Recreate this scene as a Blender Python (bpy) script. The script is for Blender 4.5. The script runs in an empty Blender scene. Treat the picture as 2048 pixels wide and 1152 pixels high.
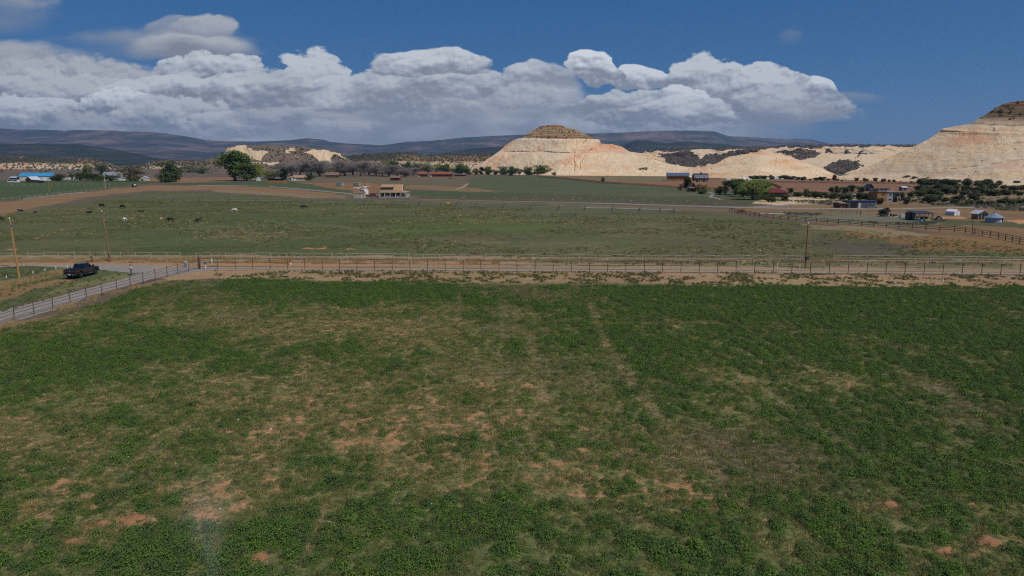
import bpy, bmesh, math, random
import numpy as np
from mathutils import Vector, Matrix
R = math.radians
random.seed(11)
RNG = np.random.default_rng(7)
scene = bpy.context.scene
COL = scene.collection

scene.cycles.use_denoising = False; scene.cycles.filter_width = 1.15; scene.cycles.max_bounces = 6; scene.cycles.diffuse_bounces = 2; scene.cycles.glossy_bounces = 2; scene.cycles.transparent_max_bounces = 6
# ------------------------------------------------------------------ camera
F, CX, CY, H, PITCH = 1365.0, 1024.0, 576.0, 18.0, R(10.4)
CP, SP = math.cos(PITCH), math.sin(PITCH)

def slopes(px, py):
    """photo pixel -> (x/y, z/y) slopes of its line of sight"""
    xr = (np.asarray(px, float) - CX) / F
    yr = (CY - np.asarray(py, float)) / F
    dy = CP + yr * SP
    return xr / dy, (-SP + yr * CP) / dy

def G(px, py, z=0.0):
    """where the line of sight of a pixel meets the ground"""
    u, v = slopes(px, py)
    y = (z - H) / v
    return Vector((float(u * y), float(y), z))

def at(px, py, Y):
    u, v = slopes(px, py)
    return Vector((float(u * Y), float(Y), float(H + v * Y)))

def ppm(Y):
    """photo pixels per metre at ground distance Y"""
    return F / (Y * CP + H * SP)

def project(x, y, z):
    zc = y * CP - (z - H) * SP
    zc = np.where(zc < 0.5, 0.5, zc)
    yc = y * SP + (z - H) * CP
    return CX + F * x / zc, CY - F * yc / zc

cam = bpy.data.cameras.new("camera")
cam.sensor_width = 36.0
cam.lens = 36.0 * F / 2048.0
cam.clip_start = 0.5
cam.clip_end = 60000.0
camo = bpy.data.objects.new("camera", cam)
camo.location = (0, 0, H)
camo.rotation_euler = (R(90) - PITCH, 0, 0)
COL.objects.link(camo)
scene.camera = camo

# ------------------------------------------------------------------ numpy noise
def _hash(ix, iy, seed):
    h = (ix.astype(np.int64) * 374761393 + iy.astype(np.int64) * 668265263 + seed * 974711) & 0xFFFFFFFF
    h = ((h ^ (h >> 13)) * 1274126177) & 0xFFFFFFFF
    h = h ^ (h >> 16)
    return (h & 0xFFFFFF) / float(0xFFFFFF)

def vnoise(x, y, seed=0):
    x = np.asarray(x, float); y = np.asarray(y, float)
    ix = np.floor(x); iy = np.floor(y)
    fx = x - ix; fy = y - iy
    fx = fx * fx * (3 - 2 * fx); fy = fy * fy * (3 - 2 * fy)
    a = _hash(ix, iy, seed); b = _hash(ix + 1, iy, seed)
    c = _hash(ix, iy + 1, seed); d = _hash(ix + 1, iy + 1, seed)
    return (a * (1 - fx) + b * fx) * (1 - fy) + (c * (1 - fx) + d * fx) * fy

def fbm(x, y, seed=0, octs=4, gain=0.5):
    s = 0.0; a = 1.0; t = 0.0
    for o in range(octs):
        s = s + a * vnoise(x * 2 ** o + 17.3 * o, y * 2 ** o - 9.1 * o, seed + o)
        t += a; a *= gain
    return s / t

def in_poly(px, py, poly):
    res = np.zeros(np.shape(px), bool)
    n = len(poly)
    for i in range(n):
        x0, y0 = poly[i]; x1, y1 = poly[(i + 1) % n]
        if y0 == y1: continue
        c = ((y0 > py) != (y1 > py)) & (px < (x1 - x0) * (py - y0) / (y1 - y0) + x0)
        res ^= c
    return res

def S(r, g, b):
    f = lambda c: (c / 255 / 12.92) if c / 255 <= 0.04045 else ((c / 255 + 0.055) / 1.055) ** 2.4
    return (f(r), f(g), f(b))

# ------------------------------------------------------------------ node helper
class NT:
    def __init__(self, nt): self.nt = nt
    def put(self, sock, v):
        if isinstance(v, bpy.types.NodeSocket): self.nt.links.new(v, sock)
        elif v is not None:
            if sock.type == 'RGBA' and len(v) == 3: v = (*v, 1)
            sock.default_value = v
    def n(self, t, props=None, ins=None):
        nd = self.nt.nodes.new(t)
        for k, v in (props or {}).items(): setattr(nd, k, v)
        for k, v in (ins or {}).items(): self.put(nd.inputs[k], v)
        return nd
    def m(self, op, a, b=None, c=None, clamp=False):
        nd = self.n('ShaderNodeMath', {'operation': op, 'use_clamp': clamp})
        for i, v in enumerate((a, b, c)):
            if v is not None: self.put(nd.inputs[i], v)
        return nd.outputs[0]
    def mix(self, f, a, b, mode='MIX'):
        nd = self.n('ShaderNodeMix', {'data_type': 'RGBA', 'blend_type': mode})
        self.put(nd.inputs[0], f); self.put(nd.inputs[6], a); self.put(nd.inputs[7], b)
        return nd.outputs[2]
    def noise(self, vec, scale, detail=3, rough=0.55, dist=0.0):
        nd = self.n('ShaderNodeTexNoise', None, {'Scale': scale, 'Detail': detail, 'Roughness': rough, 'Distortion': dist})
        if vec is not None: self.put(nd.inputs['Vector'], vec)
        return nd.outputs['Fac']
    def map(self, vec, scale=(1, 1, 1), rot=(0, 0, 0), loc=(0, 0, 0)):
        return self.n('ShaderNodeMapping', None, {'Vector': vec, 'Scale': scale, 'Rotation': rot, 'Location': loc}).outputs[0]
    def rng(self, v, a, b, c=0.0, d=1.0, kind='LINEAR'):
        nd = self.n('ShaderNodeMapRange', {'interpolation_type': kind}, {0: v, 1: a, 2: b, 3: c, 4: d})
        return nd.outputs[0]
    def ramp(self, f, stops):
        nd = self.n('ShaderNodeValToRGB'); self.put(nd.inputs[0], f)
        el = nd.color_ramp.elements
        while len(el) < len(stops): el.new(0.5)
        for e, (p, c) in zip(el, stops): e.position = p; e.color = (*c, 1) if len(c) == 3 else c
        return nd.outputs[0]
    def attr(self, name, out='Color'):
        return self.n('ShaderNodeAttribute', {'attribute_name': name}).outputs[out]
    def pos(self): return self.n('ShaderNodeNewGeometry').outputs['Position']
    def obj(self): return self.n('ShaderNodeTexCoord').outputs['Object']
    def rand(self): return self.n('ShaderNodeObjectInfo').outputs['Random']
    def hsv(self, col, h=0.5, s=1.0, v=1.0):
        return self.n('ShaderNodeHueSaturation', None, {'Hue': h, 'Saturation': s, 'Value': v, 'Color': col}).outputs[0]
    def bump(self, h, strength=0.5, dist=0.1):
        return self.n('ShaderNodeBump', None, {'Height': h, 'Strength': strength, 'Distance': dist}).outputs[0]

def material(name):
    m = bpy.data.materials.new(name); m.use_nodes = True
    t = NT(m.node_tree)
    b = m.node_tree.nodes['Principled BSDF']
    return m, t, b

_MC = {}
def mat(name, rgb, rough=0.7, metal=0.0, var=0.25, scale=3.0, spec=0.3, bump=0.0, grain=None, coat=0.0):
    """general purpose weathered paint / wood / metal"""
    if name in _MC: return _MC[name]
    m, t, b = material(name)
    p = t.obj()
    if grain: p = t.map(p, grain)
    n1 = t.noise(p, scale, 5, 0.6)
    n2 = t.noise(p, scale * 7.3, 3, 0.6)
    f = t.m('ADD', t.m('MULTIPLY', n1, 0.65), t.m('MULTIPLY', n2, 0.35))
    lo = tuple(c * (1 - var) for c in rgb); hi = tuple(min(1, c * (1 + var)) for c in rgb)
    t.put(b.inputs['Base Color'], t.mix(t.rng(f, 0.3, 0.7), lo, hi))
    t.put(b.inputs['Roughness'], t.rng(n1, 0.3, 0.7, max(0.02, rough - 0.1), min(1, rough + 0.1)))
    b.inputs['Metallic'].default_value = metal
    b.inputs['Specular IOR Level'].default_value = spec
    b.inputs['Coat Weight'].default_value = coat
    if bump: t.put(b.inputs['Normal'], t.bump(f, bump, 0.05))
    _MC[name] = m
    return m

# ------------------------------------------------------------------ objects
def tag(o, label=None, cat=None, group=None, kind=None):
    if label: o['label'] = label
    if cat: o['category'] = cat
    if group: o['group'] = group
    if kind: o['kind'] = kind
    return o

def link(o, parent=None):
    COL.objects.link(o)
    if parent is not None: o.parent = parent
    return o

def empty(name, loc, rz=0.0, label=None, cat=None, group=None, scale=1.0):
    o = bpy.data.objects.new(name, None)
    o.empty_display_size = 0.3
    o.location = loc; o.rotation_euler = (0, 0, rz); o.scale = (scale,) * 3
    link(o); tag(o, label, cat, group)
    return o

def kids(o): return [c for c in bpy.data.objects if c.parent == o]

def copy_tree(o, parent=None, children=None):
    c = o.copy(); COL.objects.link(c)
    if parent is not None: c.parent = parent
    for ch in (children or {}).get(o.name, kids(o) if children is None else []): copy_tree(ch, c, children)
    return c

def raw_mesh(name, v, f, smooth=False):
    me = bpy.data.meshes.new(name)
    me.from_pydata([tuple(p) for p in v], [], f)
    if smooth: me.polygons.foreach_set('use_smooth', [True] * len(me.polygons))
    me.update()
    return me

def np_mesh(name, V, Q, mats, smooth=False):
    """V (n,3), Q (m,4) quads"""
    me = bpy.data.meshes.new(name)
    V = np.ascontiguousarray(V, np.float32); Q = np.ascontiguousarray(Q, np.int32)
    k = Q.shape[1]
    me.vertices.add(len(V)); me.vertices.foreach_set('co', V.ravel())
    me.loops.add(Q.size); me.loops.foreach_set('vertex_index', Q.ravel())
    me.polygons.add(len(Q))
    me.polygons.foreach_set('loop_start', np.arange(0, Q.size, k, dtype=np.int32))
    me.polygons.foreach_set('use_smooth', np.full(len(Q), smooth))
    me.update(calc_edges=True)
    if not isinstance(mats, (list, tuple)): mats = [mats]
    for m in mats: me.materials.append(m)
    return me

def grid_quads(n, m):
    i = np.arange(n - 1)[:, None]; j = np.arange(m - 1)[None, :]
    a = i * m + j
    return np.stack([a, a + 1, a + m + 1, a + m], -1).reshape(-1, 4)

def fattr(me, name, arr):
    a = me.attributes.new(name, 'FLOAT', 'POINT'); a.data.foreach_set('value', np.ascontiguousarray(arr, np.float32).ravel())
def cattr(me, name, arr):
    arr = np.asarray(arr, np.float32)
    if arr.shape[-1] == 3: arr = np.concatenate([arr, np.ones(arr.shape[:-1] + (1,), np.float32)], -1)
    a = me.attributes.new(name, 'FLOAT_COLOR', 'POINT'); a.data.foreach_set('color', np.ascontiguousarray(arr).ravel())

class MB:
    """collects simple solids and links them as ONE mesh object"""
    def __init__(self): self.v = []; self.f = []
    def add(self, vs, fs):
        o = len(self.v); self.v += [Vector(p) for p in vs]; self.f += [tuple(o + i for i in f) for f in fs]
        return self
    def box(self, c, s, rz=0.0, bev=0.0):
        x, y, z = s[0] / 2, s[1] / 2, s[2] / 2
        m = Matrix.Rotation(rz, 3, 'Z'); c = Vector(c)
        if bev > 0:
            b = min(bev, x * .9, y * .9, z * .9); vs = []
            bm = bmesh.new(); bmesh.ops.create_cube(bm, size=1)
            for vv in bm.verts: vv.co = Vector((vv.co.x * s[0], vv.co.y * s[1], vv.co.z * s[2]))
            bmesh.ops.bevel(bm, geom=bm.edges[:], offset=b, segments=2, affect='EDGES', profile=0.6)
            bm.verts.index_update()
            vs = [c + m @ vv.co for vv in bm.verts]; fs = [[q.index for q in fc.verts] for fc in bm.faces]
            bm.free()
            return self.add(vs, fs)
        vs = [c + m @ Vector((sx * x, sy * y, sz * z)) for sz in (-1, 1) for sy in (-1, 1) for sx in (-1, 1)]
        return self.add(vs, [(0, 2, 3, 1), (4, 5, 7, 6), (0, 1, 5, 4), (2, 6, 7, 3), (0, 4, 6, 2), (1, 3, 7, 5)])
    def tube(self, p0, p1, r0, r1=None, n=8, cap=True):
        p0 = Vector(p0); p1 = Vector(p1); r1 = r0 if r1 is None else r1
        d = (p1 - p0).normalized()
        a = d.orthogonal().normalized(); b = d.cross(a)
        vs = []
        for p, r in ((p0, r0), (p1, r1)):
            for i in range(n):
                t = 2 * math.pi * i / n
                vs.append(p + a * math.cos(t) * r + b * math.sin(t) * r)
        fs = [(i, (i + 1) % n, n + (i + 1) % n, n + i) for i in range(n)]
        if cap: fs += [tuple(range(n - 1, -1, -1)), tuple(range(n, 2 * n))]
        return self.add(vs, fs)
    def path(self, pts, rs, n=6):
        for i in range(len(pts) - 1): self.tube(pts[i], pts[i + 1], rs[i], rs[i + 1], n)
        return self
    def prism(self, poly, axis, lo, hi):
        """poly: 2-D outline swept along axis 0/1/2"""
        n = len(poly)
        def put(a, b, t):
            return {0: (t, a, b), 1: (a, t, b), 2: (a, b, t)}[axis]
        vs = [put(a, b, lo) for a, b in poly] + [put(a, b, hi) for a, b in poly]
        fs = [(i, (i + 1) % n, n + (i + 1) % n, n + i) for i in range(n)] + [tuple(range(n - 1, -1, -1)), tuple(range(n, 2 * n))]
        return self.add(vs, fs)
    def slab(self, a, b, c, d, th):
        """a thick sheet through four points (counter-clockwise seen from outside)"""
        a, b, c, d = map(Vector, (a, b, c, d))
        nrm = (b - a).cross(d - a).normalized() * th
        return self.add([a, b, c, d, a - nrm, b - nrm, c - nrm, d - nrm],
                        [(0, 1, 2, 3), (7, 6, 5, 4), (0, 4, 5, 1), (1, 5, 6, 2), (2, 6, 7, 3), (3, 7, 4, 0)])
    def lathe(self, prof, n=16, c=(0, 0, 0)):
        vs = []; fs = []; c = Vector(c)
        for r, z in prof:
            for i in range(n):
                t = 2 * math.pi * i / n
                vs.append(c + Vector((r * math.cos(t), r * math.sin(t), z)))
        for k in range(len(prof) - 1):
            for i in range(n):
                fs.append((k * n + i, k * n + (i + 1) % n, (k + 1) * n + (i + 1) % n, (k + 1) * n + i))
        fs.append(tuple(range(n - 1, -1, -1))); o = (len(prof) - 1) * n
        fs.append(tuple(range(o, o + n)))
        return self.add(vs, fs)
    def mesh(self, name, m, smooth=False):
        me = raw_mesh(name, self.v, self.f, smooth)
        bm = bmesh.new(); bm.from_mesh(me); bmesh.ops.recalc_face_normals(bm, faces=bm.faces[:]); bm.to_mesh(me); bm.free()
        me.materials.append(m)
        return me
    def build(self, name, m, parent=None, smooth=False, loc=None):
        o = bpy.data.objects.new(name, self.mesh(name, m, smooth))
        if loc is not None: o.location = loc
        return link(o, parent)

def skin(name, joints, edges, m, parent=None, sub=2, root=0):
    """one continuous surface grown over a skeleton; joints: [(x,y,z,rx,ry)]"""
    me = bpy.data.meshes.new(name)
    me.from_pydata([j[:3] for j in joints], edges, [])
    o = bpy.data.objects.new(name, me); COL.objects.link(o)
    sm = o.modifiers.new('skin', 'SKIN'); sm.use_smooth_shade = True
    for i, j in enumerate(joints):
        sv = me.skin_vertices[0].data[i]
        sv.radius = (j[3], j[4] if len(j) > 4 else j[3]); sv.use_root = (i == root)
    ss = o.modifiers.new('sub', 'SUBSURF'); ss.levels = sub; ss.render_levels = sub
    dg = bpy.context.evaluated_depsgraph_get()
    new = bpy.data.meshes.new_from_object(o.evaluated_get(dg))
    new.name = name
    bpy.data.objects.remove(o); bpy.data.meshes.remove(me)
    new.materials.clear(); new.materials.append(m)
    new.polygons.foreach_set('use_smooth', [True] * len(new.polygons))
    ob = bpy.data.objects.new(name, new)
    return link(ob, parent)
# ================================================================== light
SUN_EL, SUN_AZ = R(57), R(128)         # azimuth measured clockwise from +Y (the view) : right and a little behind
sun_dir = Vector((math.sin(SUN_AZ) * math.cos(SUN_EL), math.cos(SUN_AZ) * math.cos(SUN_EL), math.sin(SUN_EL)))
sl = bpy.data.lights.new("sun", 'SUN'); sl.energy = SUN_E = 3.6; sl.angle = R(0.53); sl.color = (1.0, 0.955, 0.89)
so = bpy.data.objects.new("sun", sl); so.location = (60, -60, 300)
so.rotation_euler = (-sun_dir).to_track_quat('-Z', 'Y').to_euler(); COL.objects.link(so)

world = bpy.data.worlds.new("World"); scene.world = world; world.use_nodes = True
wt = NT(world.node_tree)
bg = world.node_tree.nodes['Background']
world.cycles.sampling_method = 'MANUAL'; world.cycles.sample_map_resolution = 256
SKY = 0.075
bg.inputs['Strength'].default_value = SKY
sky = wt.n('ShaderNodeTexSky', {'sky_type': 'NISHITA', 'sun_disc': False, 'sun_elevation': SUN_EL, 'sun_rotation': SUN_AZ,
                               'altitude': 1800, 'air_density': 1.0, 'dust_density': 0.35, 'ozone_density': 2.2})
sc_ = wt.n('ShaderNodeSeparateColor', None, {0: wt.n('ShaderNodeVectorMath', {'operation': 'SCALE'}, {0: sky.outputs[0], 'Scale': SKY}).outputs[0]}).outputs
skyc = wt.n('ShaderNodeCombineColor', None, {0: wt.m('MULTIPLY', wt.m('POWER', sc_[0], 1.2), 0.284 / SKY),
            1: wt.m('MULTIPLY', wt.m('POWER', sc_[1], 0.684), 0.319 / SKY), 2: wt.m('MULTIPLY', wt.m('POWER', sc_[2], 0.607), 0.534 / SKY)}).outputs[0]   # clear, dry high-desert blue

# --- clouds: banks of cumulus placed by direction, far out in the sky
def cloud_group():
    g = bpy.data.node_groups.new('cloud_bank', 'ShaderNodeTree')
    names = ['Prev', 'U', 'V', 'N1', 'N2', 'E', 'u0', 'v0', 'w', 'h', 'soft', 'amp', 'top', 'base', 'opac', 'flat']
    for nme in names:
        g.interface.new_socket(nme, in_out='INPUT', socket_type='NodeSocketColor' if nme == 'Prev' else 'NodeSocketFloat')
    g.interface.new_socket('Out', in_out='OUTPUT', socket_type='NodeSocketColor')
    t = NT(g); gi = g.nodes.new('NodeGroupInput'); go = g.nodes.new('NodeGroupOutput')
    I = {n: gi.outputs[n] for n in names}
    x = t.m('DIVIDE', t.m('SUBTRACT', I['U'], I['u0']), I['w'])
    y = t.m('DIVIDE', t.m('SUBTRACT', I['V'], I['v0']), I['h'])
    yu = t.m('MAXIMUM', y, 0.0)
    yd = t.m('MULTIPLY', t.m('MINIMUM', y, 0.0), I['flat'])
    r = t.m('ADD', t.m('MULTIPLY', x, x), t.m('ADD', t.m('MULTIPLY', yu, yu), t.m('MULTIPLY', yd, yd)))
    d = t.m('ADD', t.m('SUBTRACT', 1.0, r), t.m('MULTIPLY', t.m('SUBTRACT', I['N1'], 0.5), I['amp']))
    sf = t.m('MULTIPLY', I['soft'], t.rng(y, -.1, .5, 1.0, .42))      # crisp heads, soft undersides
    a = t.n('ShaderNodeMapRange', {'interpolation_type': 'SMOOTHSTEP'}, {0: d, 1: 0.0, 2: sf, 3: 0.0, 4: 1.0}).outputs[0]
    a = t.m('MULTIPLY', a, I['opac'])
    # sun strikes the tops and shoulders; the flat undersides stay grey
    hgt = t.m('ADD', t.m('MULTIPLY', y, 0.85), t.m('MULTIPLY', t.m('SUBTRACT', I['N2'], 0.5), 1.2))
    s = t.m('ADD', t.rng(hgt, -0.04, 0.60), I['E'], clamp=True)
    b = t.m('ADD', I['base'], t.m('MULTIPLY', s, t.m('SUBTRACT', I['top'], I['base'])))
    cool = t.mix(s, (0.86, 0.95, 1.14), (0.95, 1.0, 1.06))
    c = t.n('ShaderNodeVectorMath', {'operation': 'SCALE'}, {0: cool, 'Scale': b}).outputs[0]
    t.put(go.inputs['Out'], t.mix(a, I['Prev'], c))
    return g

cg = cloud_group()
tc = wt.n('ShaderNodeTexCoord').outputs['Generated']
sp = wt.n('ShaderNodeSeparateXYZ', None, {0: tc}).outputs
dyc = wt.m('MAXIMUM', sp[1], 0.02)
U = wt.m('DIVIDE', sp[0], dyc); V = wt.m('DIVIDE', sp[2], dyc)
def uvp(su, sv, ou, ov):
    return wt.n('ShaderNodeCombineXYZ', None, {0: wt.m('MULTIPLY_ADD', U, su, ou), 1: wt.m('MULTIPLY_ADD', V, sv, ov), 2: 0.0}).outputs[0]
def uvn(su, sv, ou, ov, scale, detail, rough, dist=0.0):
    nd = wt.n('ShaderNodeTexNoise', {'noise_dimensions': '2D'}, {'Vector': uvp(su, sv, ou, ov), 'Scale': scale, 'Detail': detail, 'Roughness': rough})
    return nd.outputs['Fac']
def uvw(su, sv, ou, ov, scale, detail, rough):
    nd = wt.n('ShaderNodeTexVoronoi', {'voronoi_dimensions': '2D', 'feature': 'F1', 'normalize': True}, {'Vector': uvp(su, sv, ou, ov), 'Scale': scale, 'Detail': detail, 'Roughness': rough})
    return wt.m('SUBTRACT', 1.0, wt.m('MULTIPLY', nd.outputs['Distance'], 1.15))
wu = wt.m('MULTIPLY', wt.m('SUBTRACT', uvn(1, 2, 1, 4, 8, 3, .55), .5), 0.10)
wv = wt.m('MULTIPLY', wt.m('SUBTRACT', uvn(1, 2, 31, 14, 9, 3, .55), .5), 0.035)
# cauliflower heads: cellular lumps roughened by fine noise; the same field, looked up a little towards the sun, shades them
def lumps(ou, ov):
    return wt.m('ADD', wt.m('MULTIPLY', uvw(1, 1.7, ou, ov, 24, 3.0, .55), .60), wt.m('MULTIPLY', uvn(1, 1.6, ou, ov, 30, 7, .62), .5))
N1 = lumps(3, 3)
E = wt.m('MULTIPLY', wt.m('SUBTRACT', N1, lumps(3 + 0.0035, 3 + 0.0085)), 2.7)
N2 = uvn(1, 3.2, 5, 5, 10, 3, 0.5)
Es = wt.m('MULTIPLY', E, 0.15)
N1s = uvn(1, 3.0, 2, 7, 9, 5, 0.52)
UW = wt.m('ADD', U, wu); VW = wt.m('ADD', V, wv)
UX = wt.m('MULTIPLY_ADD', wu, .6, U); VX = wt.m('MULTIPLY_ADD', wv, .6, V)
cur = skyc
def cloud(x0, x1, ytop, ybase, soft=0.5, amp=1.0, top=0.70, base=0.28, opac=0.97, flat=3.0, smooth=False):
    """px extents in the photo -> one bank at that direction"""
    global cur
    xc = (x0 + x1) / 2
    # each bank waits for the one behind it (keeps the shader within its register budget)
    wait = wt.m('MULTIPLY', wt.n('ShaderNodeRGBToBW', None, {0: cur}).outputs[0], 1e-7)
    u0, v0 = slopes(xc, ybase); u1, _ = slopes(x1, ybase); _, v1 = slopes(xc, ytop)
    nd = wt.n('ShaderNodeGroup', {'node_tree': cg})
    k = 1 / SKY
    for nm, v in dict(Prev=cur, U=wt.m('ADD', UX if smooth else UW, wait), V=wt.m('ADD', VX if smooth else VW, wait), N1=N1s if smooth else N1, N2=N2, E=Es if smooth else E,
                      u0=float(u0), v0=float(v0), w=float(u1 - u0), h=float(v1 - v0), soft=soft, amp=amp * (2.4 if not smooth else 1.6),
                      top=top * k, base=base * k, opac=opac, flat=flat).items():
        wt.put(nd.inputs[nm], v)
    cur = nd.outputs[0]
# pale veil low over the horizon, rain curtains, then the banks from far to near
cloud(-900, 1560, 130, 330, 1.4, 0.4, 0.40, 0.34, 0.85, 2.0, True)
cloud(-700, 1420, 225, 345, 0.9, 0.5, 0.56, 0.46, 0.85, 2.0, True)
cloud(1250, 1620, 225, 300, 1.2, 0.7, 0.40, 0.30, 0.5, 2.0, True)
cloud(1440, 1640, 222, 262, 1.2, 1.0, 0.42, 0.34, 0.35, 2.0, True)
# upper left streaks
cloud(-120, 150, -25, 38, 2.2, 1.0, 0.38, 0.29, 0.75, 2.0, True)
cloud(60, 560, 45, 105, 2.4, 0.9, 0.36, 0.27, 0.7, 2.5, True)
cloud(225, 545, 56, 110, 1.3, 0.28, 0.48, 0.27, 0.96, 4.0, True)
cloud(340, 480, 28, 62, 0.6, 0.3, 0.50, 0.32, 0.8, 4.0)
cloud(275, 490, 30, 62, 0.8, 1.0, 0.46, 0.33, 0.55, 2.5, True)
cloud(-260, 270, 78, 150, 1.3, 0.6, 0.44, 0.28, 0.95, 3.0, True)
# big left bank
cloud(300, 545, 105, 162, 0.4, 0.45, 0.66, 0.28, 0.97, 4.0)
cloud(-300, 500, 118, 220, 0.8, 0.4, 0.50, 0.28, 0.95, 2.0)
cloud(-60, 330, 150, 205, 0.5, 0.7, 0.56, 0.27, 0.9, 3.0)
cloud(170, 640, 148, 200, 0.5, 0.6, 0.64, 0.28, 0.95, 3.5)
cloud(-120, 170, 188, 238, 0.45, 0.7, 0.70, 0.28, 0.92, 3.0)
cloud(140, 330, 182, 230, 0.4, 0.7, 0.78, 0.27, 0.92, 3.0)
cloud(-200, 420, 222, 278, 0.9, 0.5, 0.52, 0.30, 0.85, 2.5)
cloud(-80, 120, 205, 246, 0.5, 0.6, 0.66, 0.27, 0.9, 3.0)
cloud(240, 470, 198, 246, 0.5, 0.6, 0.60, 0.28, 0.9, 3.0)
cloud(330, 560, 222, 272, 0.6, 0.6, 0.62, 0.34, 0.9, 2.5)
cloud(565, 715, 96, 230, 0.4, 0.45, 0.64, 0.30, 0.95, 2.5)
cloud(480, 1060, 160, 262, 0.9, 0.35, 0.52, 0.30, 0.92, 2.0, True)
cloud(700, 960, 172, 232, 0.8, 0.5, 0.52, 0.31, 0.8, 3.0)
cloud(610, 740, 236, 272, 0.8, 0.6, 0.58, 0.40, 0.7, 2.5)
# middle
cloud(1000, 1560, 185, 300, 0.9, 0.4, 0.50, 0.31, 0.9, 2.0, True)
cloud(480, 640, 140, 195, 0.5, 0.6, 0.56, 0.28, 0.85, 3.0)
cloud(640, 860, 146, 205, 0.5, 0.6, 0.60, 0.30, 0.9, 3.0)
cloud(840, 1010, 136, 178, 0.5, 0.6, 0.58, 0.28, 0.9, 3.0)
cloud(450, 620, 205, 240, 0.7, 0.6, 0.50, 0.30, 0.8, 3.0)
cloud(1040, 1190, 228, 262, 0.6, 0.6, 0.58, 0.36, 0.8, 3.0)
cloud(1170, 1260, 205, 240, 0.4, 0.6, 0.66, 0.32, 0.85, 3.0)
cloud(1180, 1360, 225, 262, 0.6, 0.6, 0.56, 0.32, 0.85, 3.0)
cloud(1300, 1480, 235, 266, 0.6, 0.6, 0.52, 0.32, 0.75, 3.0)
cloud(690, 1000, 138, 188, 0.7, 0.5, 0.58, 0.30, 0.85, 3.0)
cloud(745, 968, 96, 142, 0.5, 0.25, 0.66, 0.28, 0.98, 4.0)
cloud(950, 1200, 115, 300, 1.2, 0.35, 0.56, 0.30, 0.9, 2.0, True)
cloud(985, 1150, 122, 168, 0.6, 0.35, 0.62, 0.32, 0.9, 3.0)
cloud(940, 1120, 165, 205, 0.8, 0.5, 0.54, 0.32, 0.8, 3.0)
# right bank
cloud(1090, 1720, 178, 232, 0.7, 0.5, 0.60, 0.28, 0.95, 3.0)
cloud(1170, 1420, 212, 243, 0.5, 0.7, 0.60, 0.27, 0.85, 3.0)
cloud(1225, 1325, 136, 170, 0.35, 0.5, 0.76, 0.30, 0.95, 3.5)
cloud(1140, 1250, 106, 156, 0.32, 0.35, 0.78, 0.29, 0.98, 3.5)
cloud(1310, 1500, 115, 185, 0.4, 0.55, 0.64, 0.28, 0.97, 3.5)
cloud(1460, 1620, 130, 195, 0.4, 0.5, 0.64, 0.27, 0.97, 3.5)
cloud(1280, 1410, 172, 224, 0.4, 0.7, 0.78, 0.30, 0.9, 3.0)
cloud(1440, 1715, 172, 222, 0.5, 0.5, 0.56, 0.26, 0.95, 4.0)
cloud(1250, 1480, 196, 236, 0.5, 0.5, 0.66, 0.29, 0.92, 3.5)
cloud(1150, 1300, 180, 212, 0.5, 0.5, 0.60, 0.29, 0.9, 3.5)
cloud(1590, 1695, 155, 195, 0.35, 0.5, 0.76, 0.32, 0.95, 4.0)
cloud(1640, 1790, 180, 198, 2.2, 0.7, 0.36, 0.27, 0.6, 2.5, True)
cloud(1470, 1690, 198, 235, 0.9, 0.8, 0.44, 0.29, 0.65, 2.5, True)
cloud(1558, 1618, 42, 72, 3.2, 1.4, 0.32, 0.29, 0.5, 1.5, True)
front = wt.m('GREATER_THAN', sp[1], 0.05)
wt.put(bg.inputs['Color'], wt.mix(front, skyc, cur))

scene.view_settings.view_transform = 'Standard'
scene.view_settings.look = 'None'
scene.view_settings.exposure = 0.0
scene.view_settings.gamma = 1.0
# ================================================================== ground (one sheet to the horizon)
az = np.concatenate([np.linspace(-180, -62, 24), np.arange(-60, -45, 1.0), np.arange(-45, 45.01, 0.17), np.arange(46, 61, 1.0), np.linspace(62, 180, 24)])
az = np.radians(az)
rad = np.concatenate([[0.3, 3, 8, 14], 18 * 1.008 ** np.arange(0, int(math.log(26000 / 18) / math.log(1.008)))])
AZ, RD = np.meshgrid(az, rad)
GX = RD * np.sin(AZ); GY = RD * np.cos(AZ)
GPX, GPY = project(GX, GY, np.zeros_like(GX))
front = (GY > 5) & (np.abs(AZ) < 1.2)
GPX = np.where(front, GPX, -9e3)
# irregular edges: jitter the point that is looked up
jx = (fbm(GX / 9, GY / 9, 3, 4) - .5)
jy = (fbm(GX / 9, GY / 9, 33, 4) - .5)
big = (fbm(GX / 60, GY / 60, 51, 3) - .5)

tint = np.zeros(GX.shape + (3,)); tint[:] = S(96, 84, 72)
soil = np.full(GX.shape, 0.15)          # share of bare red soil showing through
veg = np.full(GX.shape, 0.4)            # strength of the mottled growth
def region(poly, col, so=0.1, vg=0.4, j=3.0, fade=1.0):
    """poly in photo pixels, laid on the ground where it really is"""
    k = np.clip((GPY - 325) / 90, 0.06, 3.0) * j
    m = in_poly(GPX + jx * k * 16, GPY + jy * k * 2.0 + big * k * 1.2, poly) & (GPX > -5e3)
    m = m.astype(float) * fade
    tint[:] = tint * (1 - m[..., None]) + np.array(S(*col)) * m[..., None]
    soil[:] = soil * (1 - m) + so * m
    veg[:] = veg * (1 - m) + vg * m
W_ = -2500; E_ = 4600
region([(W_, 326), (420, 330), (420, 358), (W_, 364)], (101, 88, 78), .1, .7)
region([(W_, 326), (250, 330), (130, 336), (W_, 337)], (150, 132, 108), .1, .6)
region([(290, 356), (470, 354), (470, 363), (300, 366)], (128, 98, 74), .2, .4)
region([(W_, 362), (0, 362), (230, 357), (330, 365), (262, 369), (225, 378), (90, 392), (0, 402), (W_, 440)], (68, 80, 52), .03, .5)
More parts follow.
